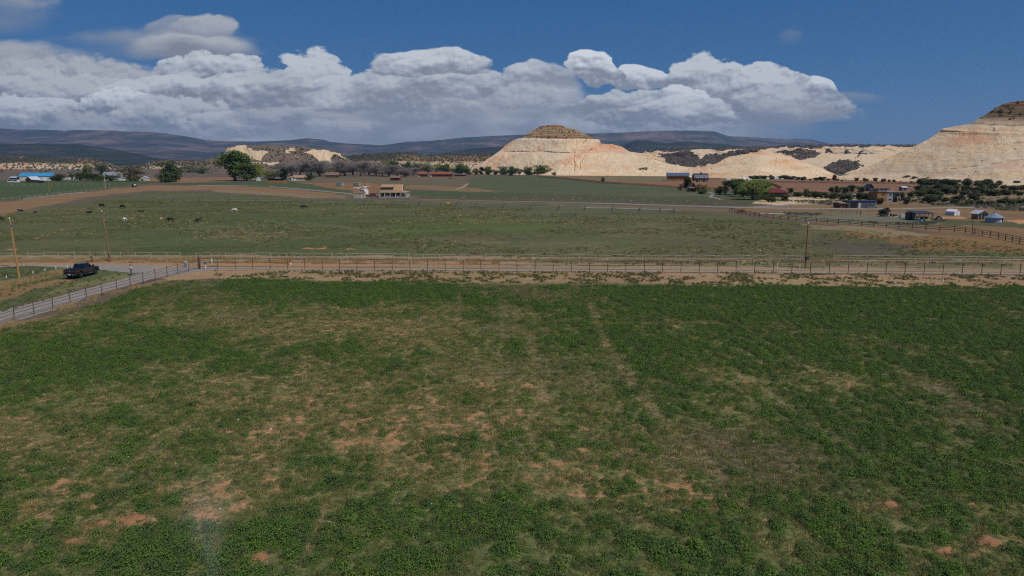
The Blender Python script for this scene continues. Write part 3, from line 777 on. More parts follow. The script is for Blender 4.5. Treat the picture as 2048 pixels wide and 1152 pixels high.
# ---- sandstone
def rock_mat(name, zlo, zhi, warm=1.0, cap=None, stain=0.5, dark=None, sc=1.0, streak=.5, capw=.012, gain=1.0, bumps=.5, dim=1.0):
    """cross-bedded pale sandstone; `cap` = red and grey bedded layers above this share of the height"""
    m, t, b = material(name)
    P = t.pos(); sh = t.attr('share', 'Fac'); cov = t.attr('cover', 'Fac')
    wob = t.noise(P, .012 * sc, 4, .55)
    sepz = t.n('ShaderNodeSeparateXYZ', None, {0: P}).outputs[2]
    # sweeping cross-beds: a tilted wave broken up by noise
    ang = t.m('MULTIPLY', t.m('SUBTRACT', t.noise(t.map(P, (.5, .5, 1.6)), .02 * sc, 1, .5), .5), 70)
    zz = t.m('ADD', t.m('MULTIPLY', sepz, .30), t.m('ADD', ang, t.m('MULTIPLY', wob, 10)))
    comb = t.n('ShaderNodeCombineXYZ', None, {0: 0.0, 1: 0.0, 2: zz}).outputs[0]
    beds = t.noise(comb, 1.0 * sc, 5, .65)
    n1 = t.noise(t.map(P, (1, 1, 2.5)), .02 * sc, 6, .62)
    n2 = t.noise(P, .35 * sc, 5, .65)
    vert = t.noise(t.map(P, (.11 * sc, .11 * sc, .008 * sc)), 1.0, 5, .62)
    c = t.ramp(t.rng(beds, .3, .7), [(0, S(190, 162, 130)), (.4, S(204, 179, 147)), (.75, S(217, 195, 165)), (1, S(203, 174, 138))])
    c = t.mix(t.m('MULTIPLY', t.rng(n1, .5, .72), stain), c, S(206, 160, 108))
    red = t.m('MULTIPLY', t.rng(t.noise(t.map(P, (.016 * sc, .016 * sc, .006 * sc), loc=(3, 1, 0)), 1, 3, .55), .54, .68), stain)
    c = t.mix(red, c, S(196, 132, 96))
    c = t.mix(t.m('MULTIPLY', t.rng(vert, .60, .80), streak), c, S(126, 102, 82))
    c = t.mix(t.m('MULTIPLY', t.rng(t.noise(t.map(P, (1, 1, 1), loc=(70, 3, 0)), .010 * sc, 4, .6), .55, .75), .35), c, S(190, 182, 172))
    crack = t.noise(t.map(P, (.10 * sc, .10 * sc, .9 * sc)), 1.0, 4, .6)
    c = t.mix(t.m('MULTIPLY', t.rng(crack, .64, .70), .45), c, S(122, 98, 78))
    c = t.hsv(c, .5, 1.04, t.rng(n2, .25, .75, .90, 1.09))
    if cap is not None:
        lay = t.noise(t.n('ShaderNodeCombineXYZ', None, {0: 0.0, 1: 0.0, 2: t.m('ADD', t.m('MULTIPLY', sepz, .30), t.m('MULTIPLY', wob, .7))}).outputs[0], 1.0, 3, .6)
        rc = t.ramp(t.rng(lay, .32, .68), [(0, S(84, 50, 40)), (.25, S(150, 78, 54)), (.42, S(110, 88, 68)), (.6, S(168, 142, 110)), (.75, S(120, 96, 74)), (1, S(156, 80, 54))])
        rub = t.noise(P, .22 * sc, 4, .7)
        rc = t.mix(t.rng(rub, .55, .70, 0, .6), rc, S(98, 82, 66))
        rc = t.hsv(rc, .5, 1.1, dim)
        edge = t.m('ADD', sh, t.m('MULTIPLY', t.m('SUBTRACT', n1, .5), .05))
        c = t.mix(t.rng(edge, cap - capw, cap + capw), c, rc)
    c = t.hsv(c, .5, .97, gain)
    if dark:
        db = t.mix(t.rng(t.noise(P, .5 * sc, 4, .65), .35, .65), dark[0], dark[1])
        cv = t.m('ADD', cov, t.m('ADD', t.m('MULTIPLY', t.m('SUBTRACT', n2, .5), 1.5), t.m('MULTIPLY', t.m('SUBTRACT', t.noise(t.map(P, (1, 1, 2.2), rot=(0, .5, 0)), .05 * sc, 5, .65), .5), 2.6)))
        c = t.mix(t.rng(cv, .42, .58), c, db)
    t.put(b.inputs['Base Color'], c); b.inputs['Roughness'].default_value = .95; b.inputs['Specular IOR Level'].default_value = .05
    hh = t.m('ADD', t.m('MULTIPLY', beds, 1.6), t.m('ADD', n1, t.m('MULTIPLY', vert, 1.4)))
    t.put(b.inputs['Normal'], t.bump(hh, bumps, 4.0 / sc))
    return m
LAVA = (S(70, 61, 60), S(100, 86, 80))
SCRUB = (S(92, 80, 70), S(126, 110, 94))
def zpx(x0, y0, lst, k=3.973): return [(x0 + a / k, y0 + c / k) for a, c in lst]

m_far = rock_mat('far_pink_badlands', 0, 60, gain=.84, cap=.5, capw=.08, dark=(S(58, 56, 50), S(92, 80, 70)), sc=.5, stain=.8)
FAR = {}
FAR['left'] = ridge('hills', [(-2200, 322), (-700, 305), (-200, 310), (0, 313), (40, 312), (75, 313.5), (110, 318), (151, 318), (180, 317), (205, 320), (221, 327), (240, 334), (262, 338)],
      1900, 2300, [(0, 0), (.25, .1), (.4, .45), (.7, .75), (1, 1)], m_far, 400, 40, (30, 60, 30), [zpx(0, 230, [(0, 350), (300, 330), (600, 345), (780, 350), (900, 400), (640, 350), (400, 370), (120, 360)]), [(-2300, 300), (0, 311), (150, 319), (150, 324), (0, 324), (-2300, 322)]], .6, 300, 21)
FAR['left2'] = ridge('hills', [(262, 338), (282, 331), (302, 323), (327, 320), (357, 322), (390, 321), (430, 326), (470, 330), (520, 338)],
      2000, 2300, [(0, 0), (1, 1)], m_far, 160, 30, (30, 60, 30), None, .6, 300, 22)
FAR['mid'] = ridge('hills', [(610, 340), (660, 322), (697, 312), (725, 308), (760, 306), (793, 305.5), (828, 305.5), (848, 310.6), (880, 308.5), (912, 308.6), (960, 307.5), (1010, 307), (1080, 310), (1200, 318), (1300, 330)],
      1900, 2300, [(0, 0), (.3, .08), (.45, .5), (.6, .55), (1, 1)], m_far, 420, 44, (30, 60, 26),
      [[(600, 300), (1100, 300), (1100, 309), (950, 311), (850, 314), (830, 309), (790, 309), (780, 318), (700, 325), (600, 330)]], .6, 300, 23)

m_mesa_l = rock_mat('scrubby_mesa_rock', 0, 60, dark=SCRUB, sc=.8, stain=.3)
cream = [zpx(400, 230, q) for q in ([(200, 250), (380, 248), (395, 276), (530, 276), (515, 312), (480, 352), (390, 360), (340, 310), (210, 305)],
                                    [(690, 265), (780, 268), (775, 300), (700, 292)], [(640, 380), (560, 400), (380, 378), (640, 372)],
                                    [(830, 290), (900, 268), (1000, 278), (1100, 308), (1165, 345), (1060, 318), (1030, 345), (1062, 402), (960, 372), (880, 322)])]
m_, t, b = None, None, None
# scrub everywhere except the bare cream faces: cover = 1 - faces
ML = ridge('mesa', [(330, 343), (375, 330), (400, 322), (430, 314), (449, 307), (452, 298), (460, 293), (470, 291), (486, 290), (530, 290.5), (576, 291.7), (600, 293.5), (627, 296), (650, 298), (667, 302), (685, 308), (695, 317), (715, 327), (740, 336), (790, 344)],
      [(330, 1250), (520, 1050), (790, 1250)], [(330, 1300), (460, 1330), (570, 1330), (690, 1320), (790, 1300)],
      [(0, 0), (.4, .42), (.62, .7), (.8, .76), (.93, .80), (1, 1)], m_mesa_l, 420, 60, (18, 40, 22), cream, .5, 250, 31)
a = ML[0].data.attributes['cover']; buf = np.zeros(len(ML[0].data.vertices), np.float32)
a.data.foreach_get('value', buf); a.data.foreach_set('value', 1 - buf)

m_plateau = rock_mat('lava_strewn_plateau', 0, 60, dark=LAVA, sc=.8, stain=.35)
dk = [zpx(1250, 230, q) for q in (
    [(240, 325), (340, 295), (520, 283), (560, 305), (600, 335), (680, 322), (960, 268), (1150, 253), (1190, 262), (900, 325), (820, 345), (740, 390), (600, 415), (450, 410), (380, 400), (330, 385), (300, 350)],
    [(1190, 300), (1260, 290), (1400, 262), (1480, 272), (1550, 300), (1530, 332), (1420, 362), (1330, 342), (1260, 312)],
    [(1565, 405), (1640, 378), (1740, 362), (1830, 358), (1905, 408), (1800, 445), (1740, 478), (1660, 465), (1600, 432)],
    [(1570, 282), (1640, 278), (1655, 304), (1590, 306)], [(1750, 278), (1790, 272), (1785, 303), (1745, 303)],
    [(1820, 345), (1880, 285), (1895, 290), (1850, 340)])] + [[(1292, 298), (1450, 293), (1650, 287), (1850, 286), (2100, 286), (2100, 294), (1850, 294), (1650, 294), (1540, 297), (1450, 300), (1292, 303)]]
PL = ridge('mesa', [(1285, 306), (1292, 301), (1310, 299), (1380, 298), (1450, 296), (1500, 294), (1560, 292), (1650, 290), (1750, 289.5), (1840, 289), (2000, 288), (2300, 285)],
      [(1285, 1350), (1500, 1250), (1800, 1000), (2300, 900)], [(1285, 1750), (1560, 1700), (1850, 1600), (2300, 1500)],
      [(0, 0), (.2, .1), (.55, .62), (.70, .80), (.9, .83), (1, 1)], m_plateau, 560, 70, (26, 60, 26), dk, .5, 500, 41)

m_butte = rock_mat('banded_sandstone_butte', 0, 90, cap=.735, stain=.75, sc=1.0, gain=1.14)
BT = ridge('butte', [(925, 347), (938, 343), (955, 332), (976, 318), (1001, 300.5), (1010, 292), (1024, 281.5), (1036, 277.5), (1046, 276), (1049, 273), (1058, 266), (1067, 260), (1078, 254.5), (1087, 251.5), (1100, 250), (1112, 249), (1124, 251), (1132, 255), (1152, 259), (1162, 265), (1176, 270), (1182, 273), (1185, 277), (1198, 279), (1203, 287), (1212, 288), (1225, 288.5), (1243, 293), (1258, 303), (1278, 306), (1290, 307), (1301, 309), (1316, 317), (1336, 327), (1362, 332.5), (1390, 335), (1420, 345), (1440, 350)],
      [(925, 1150), (1120, 980), (1250, 960), (1440, 900)], [(925, 1400), (1120, 1215), (1250, 1200), (1440, 1140)],
      [(0, 0), (.10, .13), (.30, .28), (.44, .40), (.455, .435), (.62, .54), (.705, .58), (.72, .68), (.765, .69), (.775, .74), (.85, .82), (.87, .83), (.885, .86), (1, 1)], m_butte, 620, 130, (7, 30, 22), None, .25, 160, 51, -1, True, [([(1153, 281), (1149, 310), (1147, 346)], 1.3, 14), ([(1203, 285), (1190, 298), (1172, 305), (1160, 325), (1158, 338)], 1.2, 11), ([(1002, 305), (1060, 304), (1080, 302), (1120, 307), (1150, 306)], 1.2, 7), ([(1170, 281), (1163, 295)], 1.0, 8), ([(1130, 328), (1118, 343)], 1.0, 7), ([(1060, 322), (1057, 333)], 1.0, 6), ([(1215, 310), (1290, 312), (1330, 326)], 1.1, 5)])
m_dome = rock_mat('golden_sandstone_dome', 0, 60, stain=.7, sc=1.1, gain=1.10)
DM = ridge('butte', [(1340, 352), (1365, 343), (1385, 337), (1406, 332.5), (1425, 329), (1436, 326), (1450, 317), (1459, 313), (1475, 311), (1492, 308), (1505, 305.5), (1524, 304), (1540, 305.5), (1552, 308), (1577, 314), (1603, 321), (1628, 331), (1653, 341), (1678, 352), (1695, 356)],
      [(1340, 900), (1520, 760), (1695, 800)], [(1340, 1090), (1520, 945), (1695, 985)],
      [(0, 0), (.1, .14), (.45, .45), (.48, .5), (.8, .74), (1, 1)], m_dome, 420, 90, (6, 30, 18), None, .2, 120, 61, -1, True, [([(1552, 316), (1546, 333), (1543, 348)], 1.1, 9), ([(1460, 318), (1520, 314), (1560, 320)], 1.0, 4), ([(1420, 338), (1500, 336), (1560, 340)], 1.0, 4)])
m_right = rock_mat('swirled_sandstone_mesa', 0, 110, capw=.06, cap=.72, stain=.5, sc=1.1, bumps=.45, dim=.5)
RM = ridge('mesa', [(1660, 364), (1690, 353), (1715, 343), (1740, 331), (1765, 320), (1790, 309), (1815, 298), (1837, 288), (1850, 282), (1862, 275.6), (1872, 268), (1881, 261), (1884, 257.5), (1902, 254), (1920, 251), (1940, 248), (1947, 244), (1954, 239), (1962, 235), (1977, 225), (1993, 215), (2003, 210), (2013, 206), (2030, 203.5), (2048, 201), (2150, 190), (2300, 182), (2800, 200), (3600, 260)],
      [(1660, 760), (1800, 680), (1900, 600), (2048, 520), (2300, 470), (3600, 420)], [(1660, 1030), (1800, 950), (1900, 870), (2048, 790), (2300, 740), (3600, 690)],
      [(0, 0), (.08, .13), (.3, .33), (.56, .575), (.600, .592), (.612, .625), (.68, .68), (.70, .685), (.71, .705), (.80, .79), (.83, .80), (1, 1)], m_right, 700, 150, (5, 45, 18), None, .3, 300, 71, -1, True, [([(1881, 262), (1930, 263), (1990, 262), (2050, 263), (2120, 264)], 1.5, 9), ([(1986, 250), (1987, 264)], 2.2, 10), ([(1990, 320), (2030, 300)], 1.2, 5), ([(1900, 338), (1980, 330), (2048, 318)], 1.3, 5), ([(2005, 290), (2048, 285)], 1.2, 5)])

# ------------------------------------------------------------------ the air between
mh = bpy.data.materials.new('air'); mh.use_nodes = True
nt = mh.node_tree; nt.nodes.clear()
th = NT(nt); out = nt.nodes.new('ShaderNodeOutputMaterial')
pv = th.n('ShaderNodeVolumePrincipled', None, {'Color': (0.42, 0.64, 1.0), 'Density': 4.6e-5, 'Anisotropy': 0.2})
nt.links.new(pv.outputs[0], out.inputs['Volume'])
hz = MB().box((0, 5500, 450), (34000, 25000, 906)).build('haze', mh)
tag(hz, kind='stuff')
# ================================================================== plants
def leaf_mat(name, c0, c1, trans=.25, scale=.6, tip=None, wild=1.0):
    m, t, b = material(name)
    o = t.obj(); n = t.noise(o, scale, 4, .6); r = t.rand()
    c = t.mix(t.rng(n, .3, .7), c0, c1)
    if tip: c = t.mix(t.m('MULTIPLY', t.rng(t.noise(o, scale * 6, 2, .5), .5, .7), .6), c, tip)
    r2 = t.m('FRACT', t.m('MULTIPLY', r, 37.7))
    c = t.hsv(c, t.rng(r2, 0, 1, .5 - .016 * wild, .5 + .016 * wild), t.rng(r, 0, 1, 1 - .11 * wild, 1.1), t.rng(r, 0, 1, 1 - .2 * wild, 1 + .22 * wild))
    t.put(b.inputs['Base Color'], c)
    b.inputs['Roughness'].default_value = .75; b.inputs['Specular IOR Level'].default_value = .12
    b.inputs['Transmission Weight'].default_value = 0
    tr = t.n('ShaderNodeBsdfTranslucent'); t.put(tr.inputs['Color'], c)
    mx = t.n('ShaderNodeMixShader'); mx.inputs[0].default_value = trans
    m.node_tree.links.new(b.outputs[0], mx.inputs[1]); m.node_tree.links.new(tr.outputs[0], mx.inputs[2])
    m.node_tree.links.new(mx.outputs[0], m.node_tree.nodes['Material Output'].inputs['Surface'])
    return m
BARK = mat('grey_bark', S(132, 120, 108), .95, var=.35, scale=2.0, bump=.4)
BARKD = mat('dark_bark', S(74, 62, 52), .95, var=.35, scale=2.0, bump=.4)
TWIG = leaf_mat('bare_twigs', S(128, 119, 112), S(152, 142, 134), .15)
L_COT = leaf_mat('cottonwood_leaves', S(72, 92, 46), S(102, 120, 62), .35)
L_YEL = leaf_mat('spring_leaves', S(122, 134, 64), S(156, 160, 88), .45)
L_DRK = leaf_mat('orchard_leaves', S(56, 72, 36), S(84, 96, 48), .25)
L_OLV = leaf_mat('budding_olive_leaves', S(92, 84, 52), S(116, 104, 70), .25)
L_GRY = leaf_mat('silver_leaves', S(98, 106, 84), S(124, 130, 106), .25)
L_JUN = leaf_mat('juniper_needles', S(68, 76, 50), S(98, 102, 68), .15)
L_POP = leaf_mat('poplar_leaves', S(40, 58, 26), S(62, 80, 36), .2)
L_SAGE = leaf_mat('sage_leaves', S(92, 90, 78), S(122, 116, 100), .15)

def leaf_cloud(rng, lobes, n, size, flat=.0):
    """n leaf-sprays spread through ellipsoidal lobes [(x,y,z,rx,ry,rz)], denser near the rim"""
    w = np.array([l[3] * l[4] * l[5] for l in lobes]) ** .66; w /= w.sum()
    k = rng.choice(len(lobes), n, p=w); L = np.array(lobes)[k]
    d = rng.normal(size=(n, 3)); d /= np.linalg.norm(d, axis=1)[:, None]
    rr = rng.random(n) ** .42
    rr = rr * (1 + .22 * rng.normal(size=n) * (rng.random(n) < .35))
    c = L[:, :3] + d * rr[:, None] * L[:, 3:6]
    a = rng.normal(size=(n, 3)); a /= np.linalg.norm(a, axis=1)[:, None]
    nrm = d * .7 + a * .9 + np.array([0, 0, .35]); nrm /= np.linalg.norm(nrm, axis=1)[:, None]
    t1 = np.cross(nrm, rng.normal(size=(n, 3))); t1 /= np.linalg.norm(t1, axis=1)[:, None]
    t2 = np.cross(nrm, t1)
    s = (size * (.55 + .9 * rng.random(n)))[:, None]
    q = np.stack([c - t1 * s, c + t2 * s * .62 + t1 * s * .1, c + t1 * s, c - t2 * s * .62 - t1 * s * .1], 1)
    return q.reshape(-1, 3), np.arange(4 * n).reshape(n, 4)

def limbs(rng, h, r, lobes, low=.3, tw=0):
    """tapered trunk with limbs reaching into each lobe"""
    b = MB(); top = Vector((rng.normal() * .02 * h, rng.normal() * .02 * h, h * .62))
    mid = Vector((top.x * .4 + rng.normal() * .015 * h, top.y * .4, h * low))
    b.path([Vector((0, 0, -.15)), Vector((0, 0, .12 * h * low)), mid, top], [r * 1.35, r, r * .8, r * .3], 8)
    for l in lobes:
        c = Vector(l[:3]); f = min(.9, max(0.05, (c.z * .55) / max(top.z, .1)))
        s = mid.lerp(top, max(0, f - .35)) if c.z > mid.z else Vector((0, 0, c.z * .5))
        k = s.lerp(c, .5) + Vector((0, 0, -.04 * h))
        b.path([s, k, c], [r * .42, r * .28, r * .1], 5)
        for _ in range(tw):
            e = c + Vector(rng.normal(size=3)) * np.mean(l[3:6]) * .6
            b.path([k.lerp(c, rng.random()), e], [r * .12, r * .04], 4)
    return b
PROTO = {}
def tree_proto(key, h, lobes, leaf, n, size, bark, r, seed, low=.3):
    rng = np.random.default_rng(seed)
    V, Q = leaf_cloud(rng, lobes, n, size)
    V[:, 2] = np.maximum(V[:, 2], .05)
    crown = np_mesh('crown', V, Q, leaf)
    trunk = limbs(rng, h, r, lobes, low).mesh('trunk', bark, True)
    PROTO.setdefault(key, []).append((h, crown, trunk))
def rand_lobes(rng, h, w, base, k, squash=.7, top=1.0, sz=1.0):
    out = []
    for i in range(k):
        z = base * h + (h - base * h) * rng.random() ** .8 * .86 * top
        f = math.sin(math.pi * min(1, max(.12, (z - base * h * .6) / (h * 1.02 - base * h * .6)))) ** .6
        a = rng.random() * 6.283; rr = w * .5 * f * (.25 + .5 * rng.random())
        s = w * (.15 + .14 * rng.random()) * sz
        out.append((rr * math.cos(a), rr * math.sin(a), z, s, s, s * squash))
    return out
for k in range(3):
    g = np.random.default_rng(100 + k)
    tree_proto('cottonwood', 10, rand_lobes(g, 10, 9.5, .12, 30, .95, 1, .66), L_COT, 3600, .27, BARK, .38, 200 + k, .2)
    tree_proto('round', 10, rand_lobes(g, 10, 12, .06, 24, .75, 1, .85), L_COT, 3600, .30, BARK, .30, 210 + k, .2)
    tree_proto('orchard', 10, rand_lobes(g, 10, 17, .12, 18), L_DRK, 2600, .42, BARKD, .35, 220 + k, .2)
    tree_proto('spring', 10, rand_lobes(g, 10, 10, .10, 24, .75, 1, .8), L_YEL, 2600, .27, BARK, .32, 230 + k, .28)
    tree_proto('olive', 10, rand_lobes(g, 10, 12, .12, 22, .7, 1, .8), L_OLV, 1900, .26, BARKD, .34, 240 + k, .25)
    tree_proto('silver', 10, rand_lobes(g, 10, 11, .15, 18), L_GRY, 2400, .30, BARK, .3, 250 + k, .22)
    tree_proto('poplar', 10, rand_lobes(g, 10, 4.2, .06, 16, 1.6, .94), L_POP, 1900, .25, BARK, .16, 260 + k, .2)
    tree_proto('juniper', 10, [(3.6 * math.cos(a) * g.uniform(.3, 1), 3.6 * math.sin(a) * g.uniform(.3, 1), g.uniform(1.6, 7.6), *([g.uniform(1.5, 2.6)] * 2), g.uniform(1.4, 2.2)) for a in g.uniform(0, 6.28, 16)], L_JUN, 2400, .42, BARKD, .4, 270 + k, .12)
    tree_proto('shrub', 10, rand_lobes(g, 10, 15, .05, 14, .7), L_DRK, 1300, .55, BARKD, .3, 280 + k, .1)
    # leafless cottonwood : fans of fine twigs
    g2 = np.random.default_rng(300 + k); lob = rand_lobes(g2, 10, 9.5, .25, 22)
    V, Q = leaf_cloud(g2, lob, 1500, .2)
    b = limbs(g2, 10, .33, lob, .25, 3)
    n = 1500; w = []
    tv = []; tq = []
    for i in range(n):
        l = lob[g2.integers(len(lob))]; c = np.array(l[:3]); d = g2.normal(size=3); d /= np.linalg.norm(d); d[2] = abs(d[2]) * .8 + .15
        s = c + g2.normal(size=3) * l[3] * .35; e = s + d * l[3] * (.5 + .8 * g2.random()); o = np.cross(d, g2.normal(size=3)); o /= np.linalg.norm(o)
        j = len(tv); tv += [s - o * .055, s + o * .055, e + o * .02, e - o * .02]; tq.append((j, j + 1, j + 2, j + 3))
    crown = np_mesh('crown', np.array(tv), np.array(tq), TWIG)
    PROTO.setdefault('bare', []).append((10, crown, b.mesh('trunk', BARK, True)))

# cache crown extents (meshes are shared)
_ext = {}
def tree_fast(kind, p, w, h, label, group=None, name='tree', cat='tree', var=None):
    protos = PROTO[kind]; i = random.randrange(len(protos)) if var is None else var
    h0, crown, trunk = protos[i]
    if crown.name not in _ext:
        a = np.zeros(len(crown.vertices) * 3, np.float32); crown.vertices.foreach_get('co', a); a = a.reshape(-1, 3)
        _ext[crown.name] = (np.percentile(np.abs(a[:, :2]), 96) * 2, np.percentile(a[:, 2], 99.5))
    w0, zt = _ext[crown.name]
    o = empty(name, p, random.random() * 6.28, label, cat, group)
    o.scale = (w / w0, w / w0, h / zt)
    link(bpy.data.objects.new('crown', crown), o); link(bpy.data.objects.new('trunk', trunk), o)
    return o
def tree(kind, px, py, wpx, hpx, label, group=None, Y=None, **kw):
    p = G(px, py) if Y is None else Vector((float(slopes(px, 340)[0]) * Y, Y, 0))
    k = ppm(p.y)
    return tree_fast(kind, p, wpx / k, hpx / k, label, group, **kw)

# --- single trees, left to right
tree('shrub', 145, 358.5, 11, 11, 'small dark bush between blue-roofed barn and orchard trees', name='bush', cat='bush')
tree('orchard', 115, 362, 28, 14, 'dark round tree right beside the blue-roofed barn')
tree('orchard', 160, 362, 28, 18, 'largest dark green tree left of the white house')
tree('orchard', 186, 361.5, 26, 15, 'dark tree touching left side of white house roof')
tree('orchard', 222, 362, 42, 12, 'low wide yellowish-green tree in front of white house')
tree('silver', 207, 354, 30, 28, 'pale silvery tree rising behind the white house')
tree('round', 176, 353, 15, 24, 'dark upright tree behind orchard, left of the silvery one')
tree('olive', 262, 363, 40, 31, 'brown-olive budding tree on right of the white house')
tree('shrub', 274, 362, 12, 12, 'dark bush beside the little white-roofed shed', name='bush', cat='bush')
tree('round', 336, 364, 46, 41, 'big round green tree alone behind the utility pole', var=1)
tree('shrub', 330, 365, 24, 11, 'low green bush at foot of the big round tree', name='bush', cat='bush')
tree('cottonwood', 470, 361.5, 54, 58, 'tallest green cottonwood in front of scrubby mesa', var=2)
tree('cottonwood', 494, 362, 40, 34, 'smaller cottonwood leaning on right of the tallest one', var=1)
tree('spring', 520, 361, 20, 33, 'narrow light green tree behind the white storage shed', var=2)
tree('spring', 538, 359, 22, 18, 'yellow-green shrubby tree left of the dark-roofed long shed')
tree('poplar', 569.5, 359, 15, 23, 'dark conical tree beside house with brown hip roof')
tree('shrub', 620, 361.5, 16, 14, 'dark bush at right corner of brown hip-roofed house', name='bush', cat='bush')
tree('silver', 405, 348, 26, 14, 'grey-green scrub tree on slope left of tallest cottonwood')
tree('silver', 382, 346, 18, 12, 'small grey scrub tree between round tree and tallest cottonwood')
BG = 'leafless cottonwoods behind the farm houses'
bare = [(548, 357, 26, 24), (562, 352, 30, 34), (583, 352, 26, 32), (600, 350, 30, 34), (622, 352, 34, 40), (640, 353, 30, 38), (655, 350, 26, 34),
        (672, 351, 32, 34), (690, 352, 34, 42), (706, 350, 30, 34), (722, 352, 30, 38), (738, 350, 28, 36), (752, 351, 26, 34), (765, 352, 28, 28), (778, 353, 30, 26), (795, 353, 30, 30), (810, 354, 24, 20), (826, 352, 22, 22)]
WHERE = {0: 'leftmost leafless tree of the bare grey grove', 1: 'tall bare tree behind the dark-roofed long shed', 2: 'bare grey tree behind the dark conical tree',
         3: 'bare grey tree straight behind the brown hip-roofed house', 4: 'pale-trunked bare tree behind right end of hip-roofed house', 5: 'bare tree just left of the long brown cabin',
         6: 'bare tree rising over left end of brown cabin roof', 7: 'bare tree rising over right end of brown cabin roof', 8: 'tallest bare tree, above left pale container',
         9: 'bare tree above the gap between the two containers', 10: 'broad bare tree above the right pale container', 11: 'bare tree standing above the white camper',
         12: 'bare tree above the red vehicle', 13: 'lower bare tree above left end of farmhouse roof', 14: 'bare tree directly left of the dark red cabin', 15: 'bare tree directly behind the dark red cabin',
         16: 'small bare tree on right of dark red cabin', 17: 'rightmost bare tree, left of the red long buildings'}
for i, (x, y, w, h) in enumerate(bare): tree('bare', x, y, w * 1.35, h * .80, WHERE[i], BG, name='bare_tree', cat='tree')
for x, y, w, h, kd, lb in [
    (648, 347, 26, 26, 'silver', 'grey-green tree among bare ones left of brown cabin'), (768, 345, 26, 24, 'spring', 'light green tree showing over the bare grove behind farmhouse'),
    (786, 344, 20, 22, 'cottonwood', 'green tree behind the dark red cabin'), (815, 344, 20, 20, 'round', 'dark blue-green tree left of the red long buildings'),
    (836, 346, 26, 20, 'silver', 'grey-green tree behind left red building'), (856, 346, 24, 18, 'silver', 'grey-green tree behind gap between red buildings'),
    (874, 345, 24, 16, 'spring', 'yellowish tree behind long red building'), (893, 345, 22, 17, 'round', 'dark green tree behind right end of long red building'),
    (920, 349, 30, 21, 'round', 'big dark green tree right of the long red building'), (937, 349, 16, 11, 'shrub', 'low green tree beside flat brown shed'),
    (951, 349, 14, 12, 'round', 'first small tree at left foot of the pale butte'), (963.5, 349, 10, 15, 'poplar', 'narrow dark tree at left foot of the pale butte'),
    (977, 350, 17, 17, 'round', 'rounded tree right of narrow dark one below butte'), (991, 350, 12, 11, 'shrub', 'low bush-like tree in hedge row below butte'),
    (1006, 350, 21, 17, 'round', 'left of two big trees in hedge row below butte'), (1024, 351, 20, 18, 'round', 'right of two big trees in hedge row below butte'),
    (1039, 350, 13, 12, 'silver', 'pale small tree in a gap of the row below butte'), (1056, 350, 22, 16, 'round', 'spreading tree left of tallest one below butte'),
    (1083, 350, 34, 20, 'round', 'widest bright green tree below the pale butte'), (1108, 351, 9, 7, 'shrub', 'tiny dark bush right of widest tree below butte'),
    (1121, 350.5, 9, 7, 'shrub', 'tiny dark bush under the dark crack of butte'), (1165, 350, 11, 7, 'shrub', 'little bush below right flank of butte, left of dark tree'),
    (1180, 350, 14, 14, 'round', 'dark upright tree below right flank of butte'), (1191, 350.5, 13, 9, 'silver', 'pale low tree beside dark upright one below butte'),
    (1213, 350, 14, 11, 'spring', 'light green tree below right flank of butte'), (1237, 350.5, 24, 15, 'silver', 'wide pale tree below right flank of butte'),
    (1253, 350.5, 9, 7, 'shrub', 'small bush right of the wide pale tree'), (1262, 350.5, 7, 7, 'juniper', 'small round juniper left of white trailer below the butte'),
    (1288, 351, 17, 16, 'cottonwood', 'lone round tree with visible trunk left of orange barn'),
    (1205, 363, 8, 9, 'round', 'single little tree standing at the red field fence')]:
    tree(kd, x, y, w, h, lb, name='bush' if kd == 'shrub' else 'tree', cat='bush' if kd == 'shrub' else 'tree')
for x, y, w, h, kd, lb in [
    (1373, 381, 13, 27, 'poplar', 'dark columnar poplar at left of small log cabin'), (1361, 381, 13, 13, 'olive', 'olive shrub left of the columnar poplar'),
    (1398, 383.5, 14, 15, 'olive', 'brownish budding tree right of the log cabin'), (1410, 387.5, 13, 18, 'spring', 'green tree beside the curving drive'),
    (1405, 388, 14, 8, 'shrub', 'low bush at bend of the curving drive'), (1437, 389, 15, 16, 'round', 'dark round tree right of curving drive'),
    (1450, 389, 22, 28, 'olive', 'tall thin-leaved tree on left of the leafy clump'), (1470, 390, 40, 31, 'cottonwood', 'full green tree in middle of the leafy clump'),
    (1485, 394, 32, 30, 'cottonwood', 'green tree half hidden by yellow-green cottonwood'), (1505, 399.5, 56, 40, 'spring', 'broad yellow-green cottonwood in front of leafy clump'),
    (1529, 393, 18, 31, 'poplar', 'dark upright tree at right edge of leafy clump'), (1537, 404, 36, 17, 'shrub', 'dark shrub in front of red-roofed house'),
    (1567, 402, 15, 14, 'juniper', 'thin juniper on sand before red-roofed house'), (1580, 386, 12, 10, 'juniper', 'juniper behind right end of the red roof'),
    (1767.5, 430, 18, 15, 'juniper', 'lone leaning juniper by roadside junk pile')]:
    tree(kd, x, y, w, h, lb, name='juniper' if kd == 'juniper' else ('bush' if kd == 'shrub' else 'tree'), cat='bush' if kd == 'shrub' else 'tree')
NTH = ['first', 'second', 'third', 'fourth', 'fifth', 'sixth', 'seventh', 'eighth', 'ninth', 'tenth', 'eleventh', 'twelfth', 'thirteenth', 'fourteenth', 'fifteenth', 'sixteenth', 'seventeenth', 'eighteenth', 'nineteenth', 'twentieth']
def row(kind, pts, where, group, name='juniper'):
    for i, (x, y, w, h) in enumerate(sorted(pts)):
        tree(kind, x, y, w, h, f'{NTH[i]} {name} from the left {where}', group, name=name, cat=name if name == 'juniper' else 'tree')
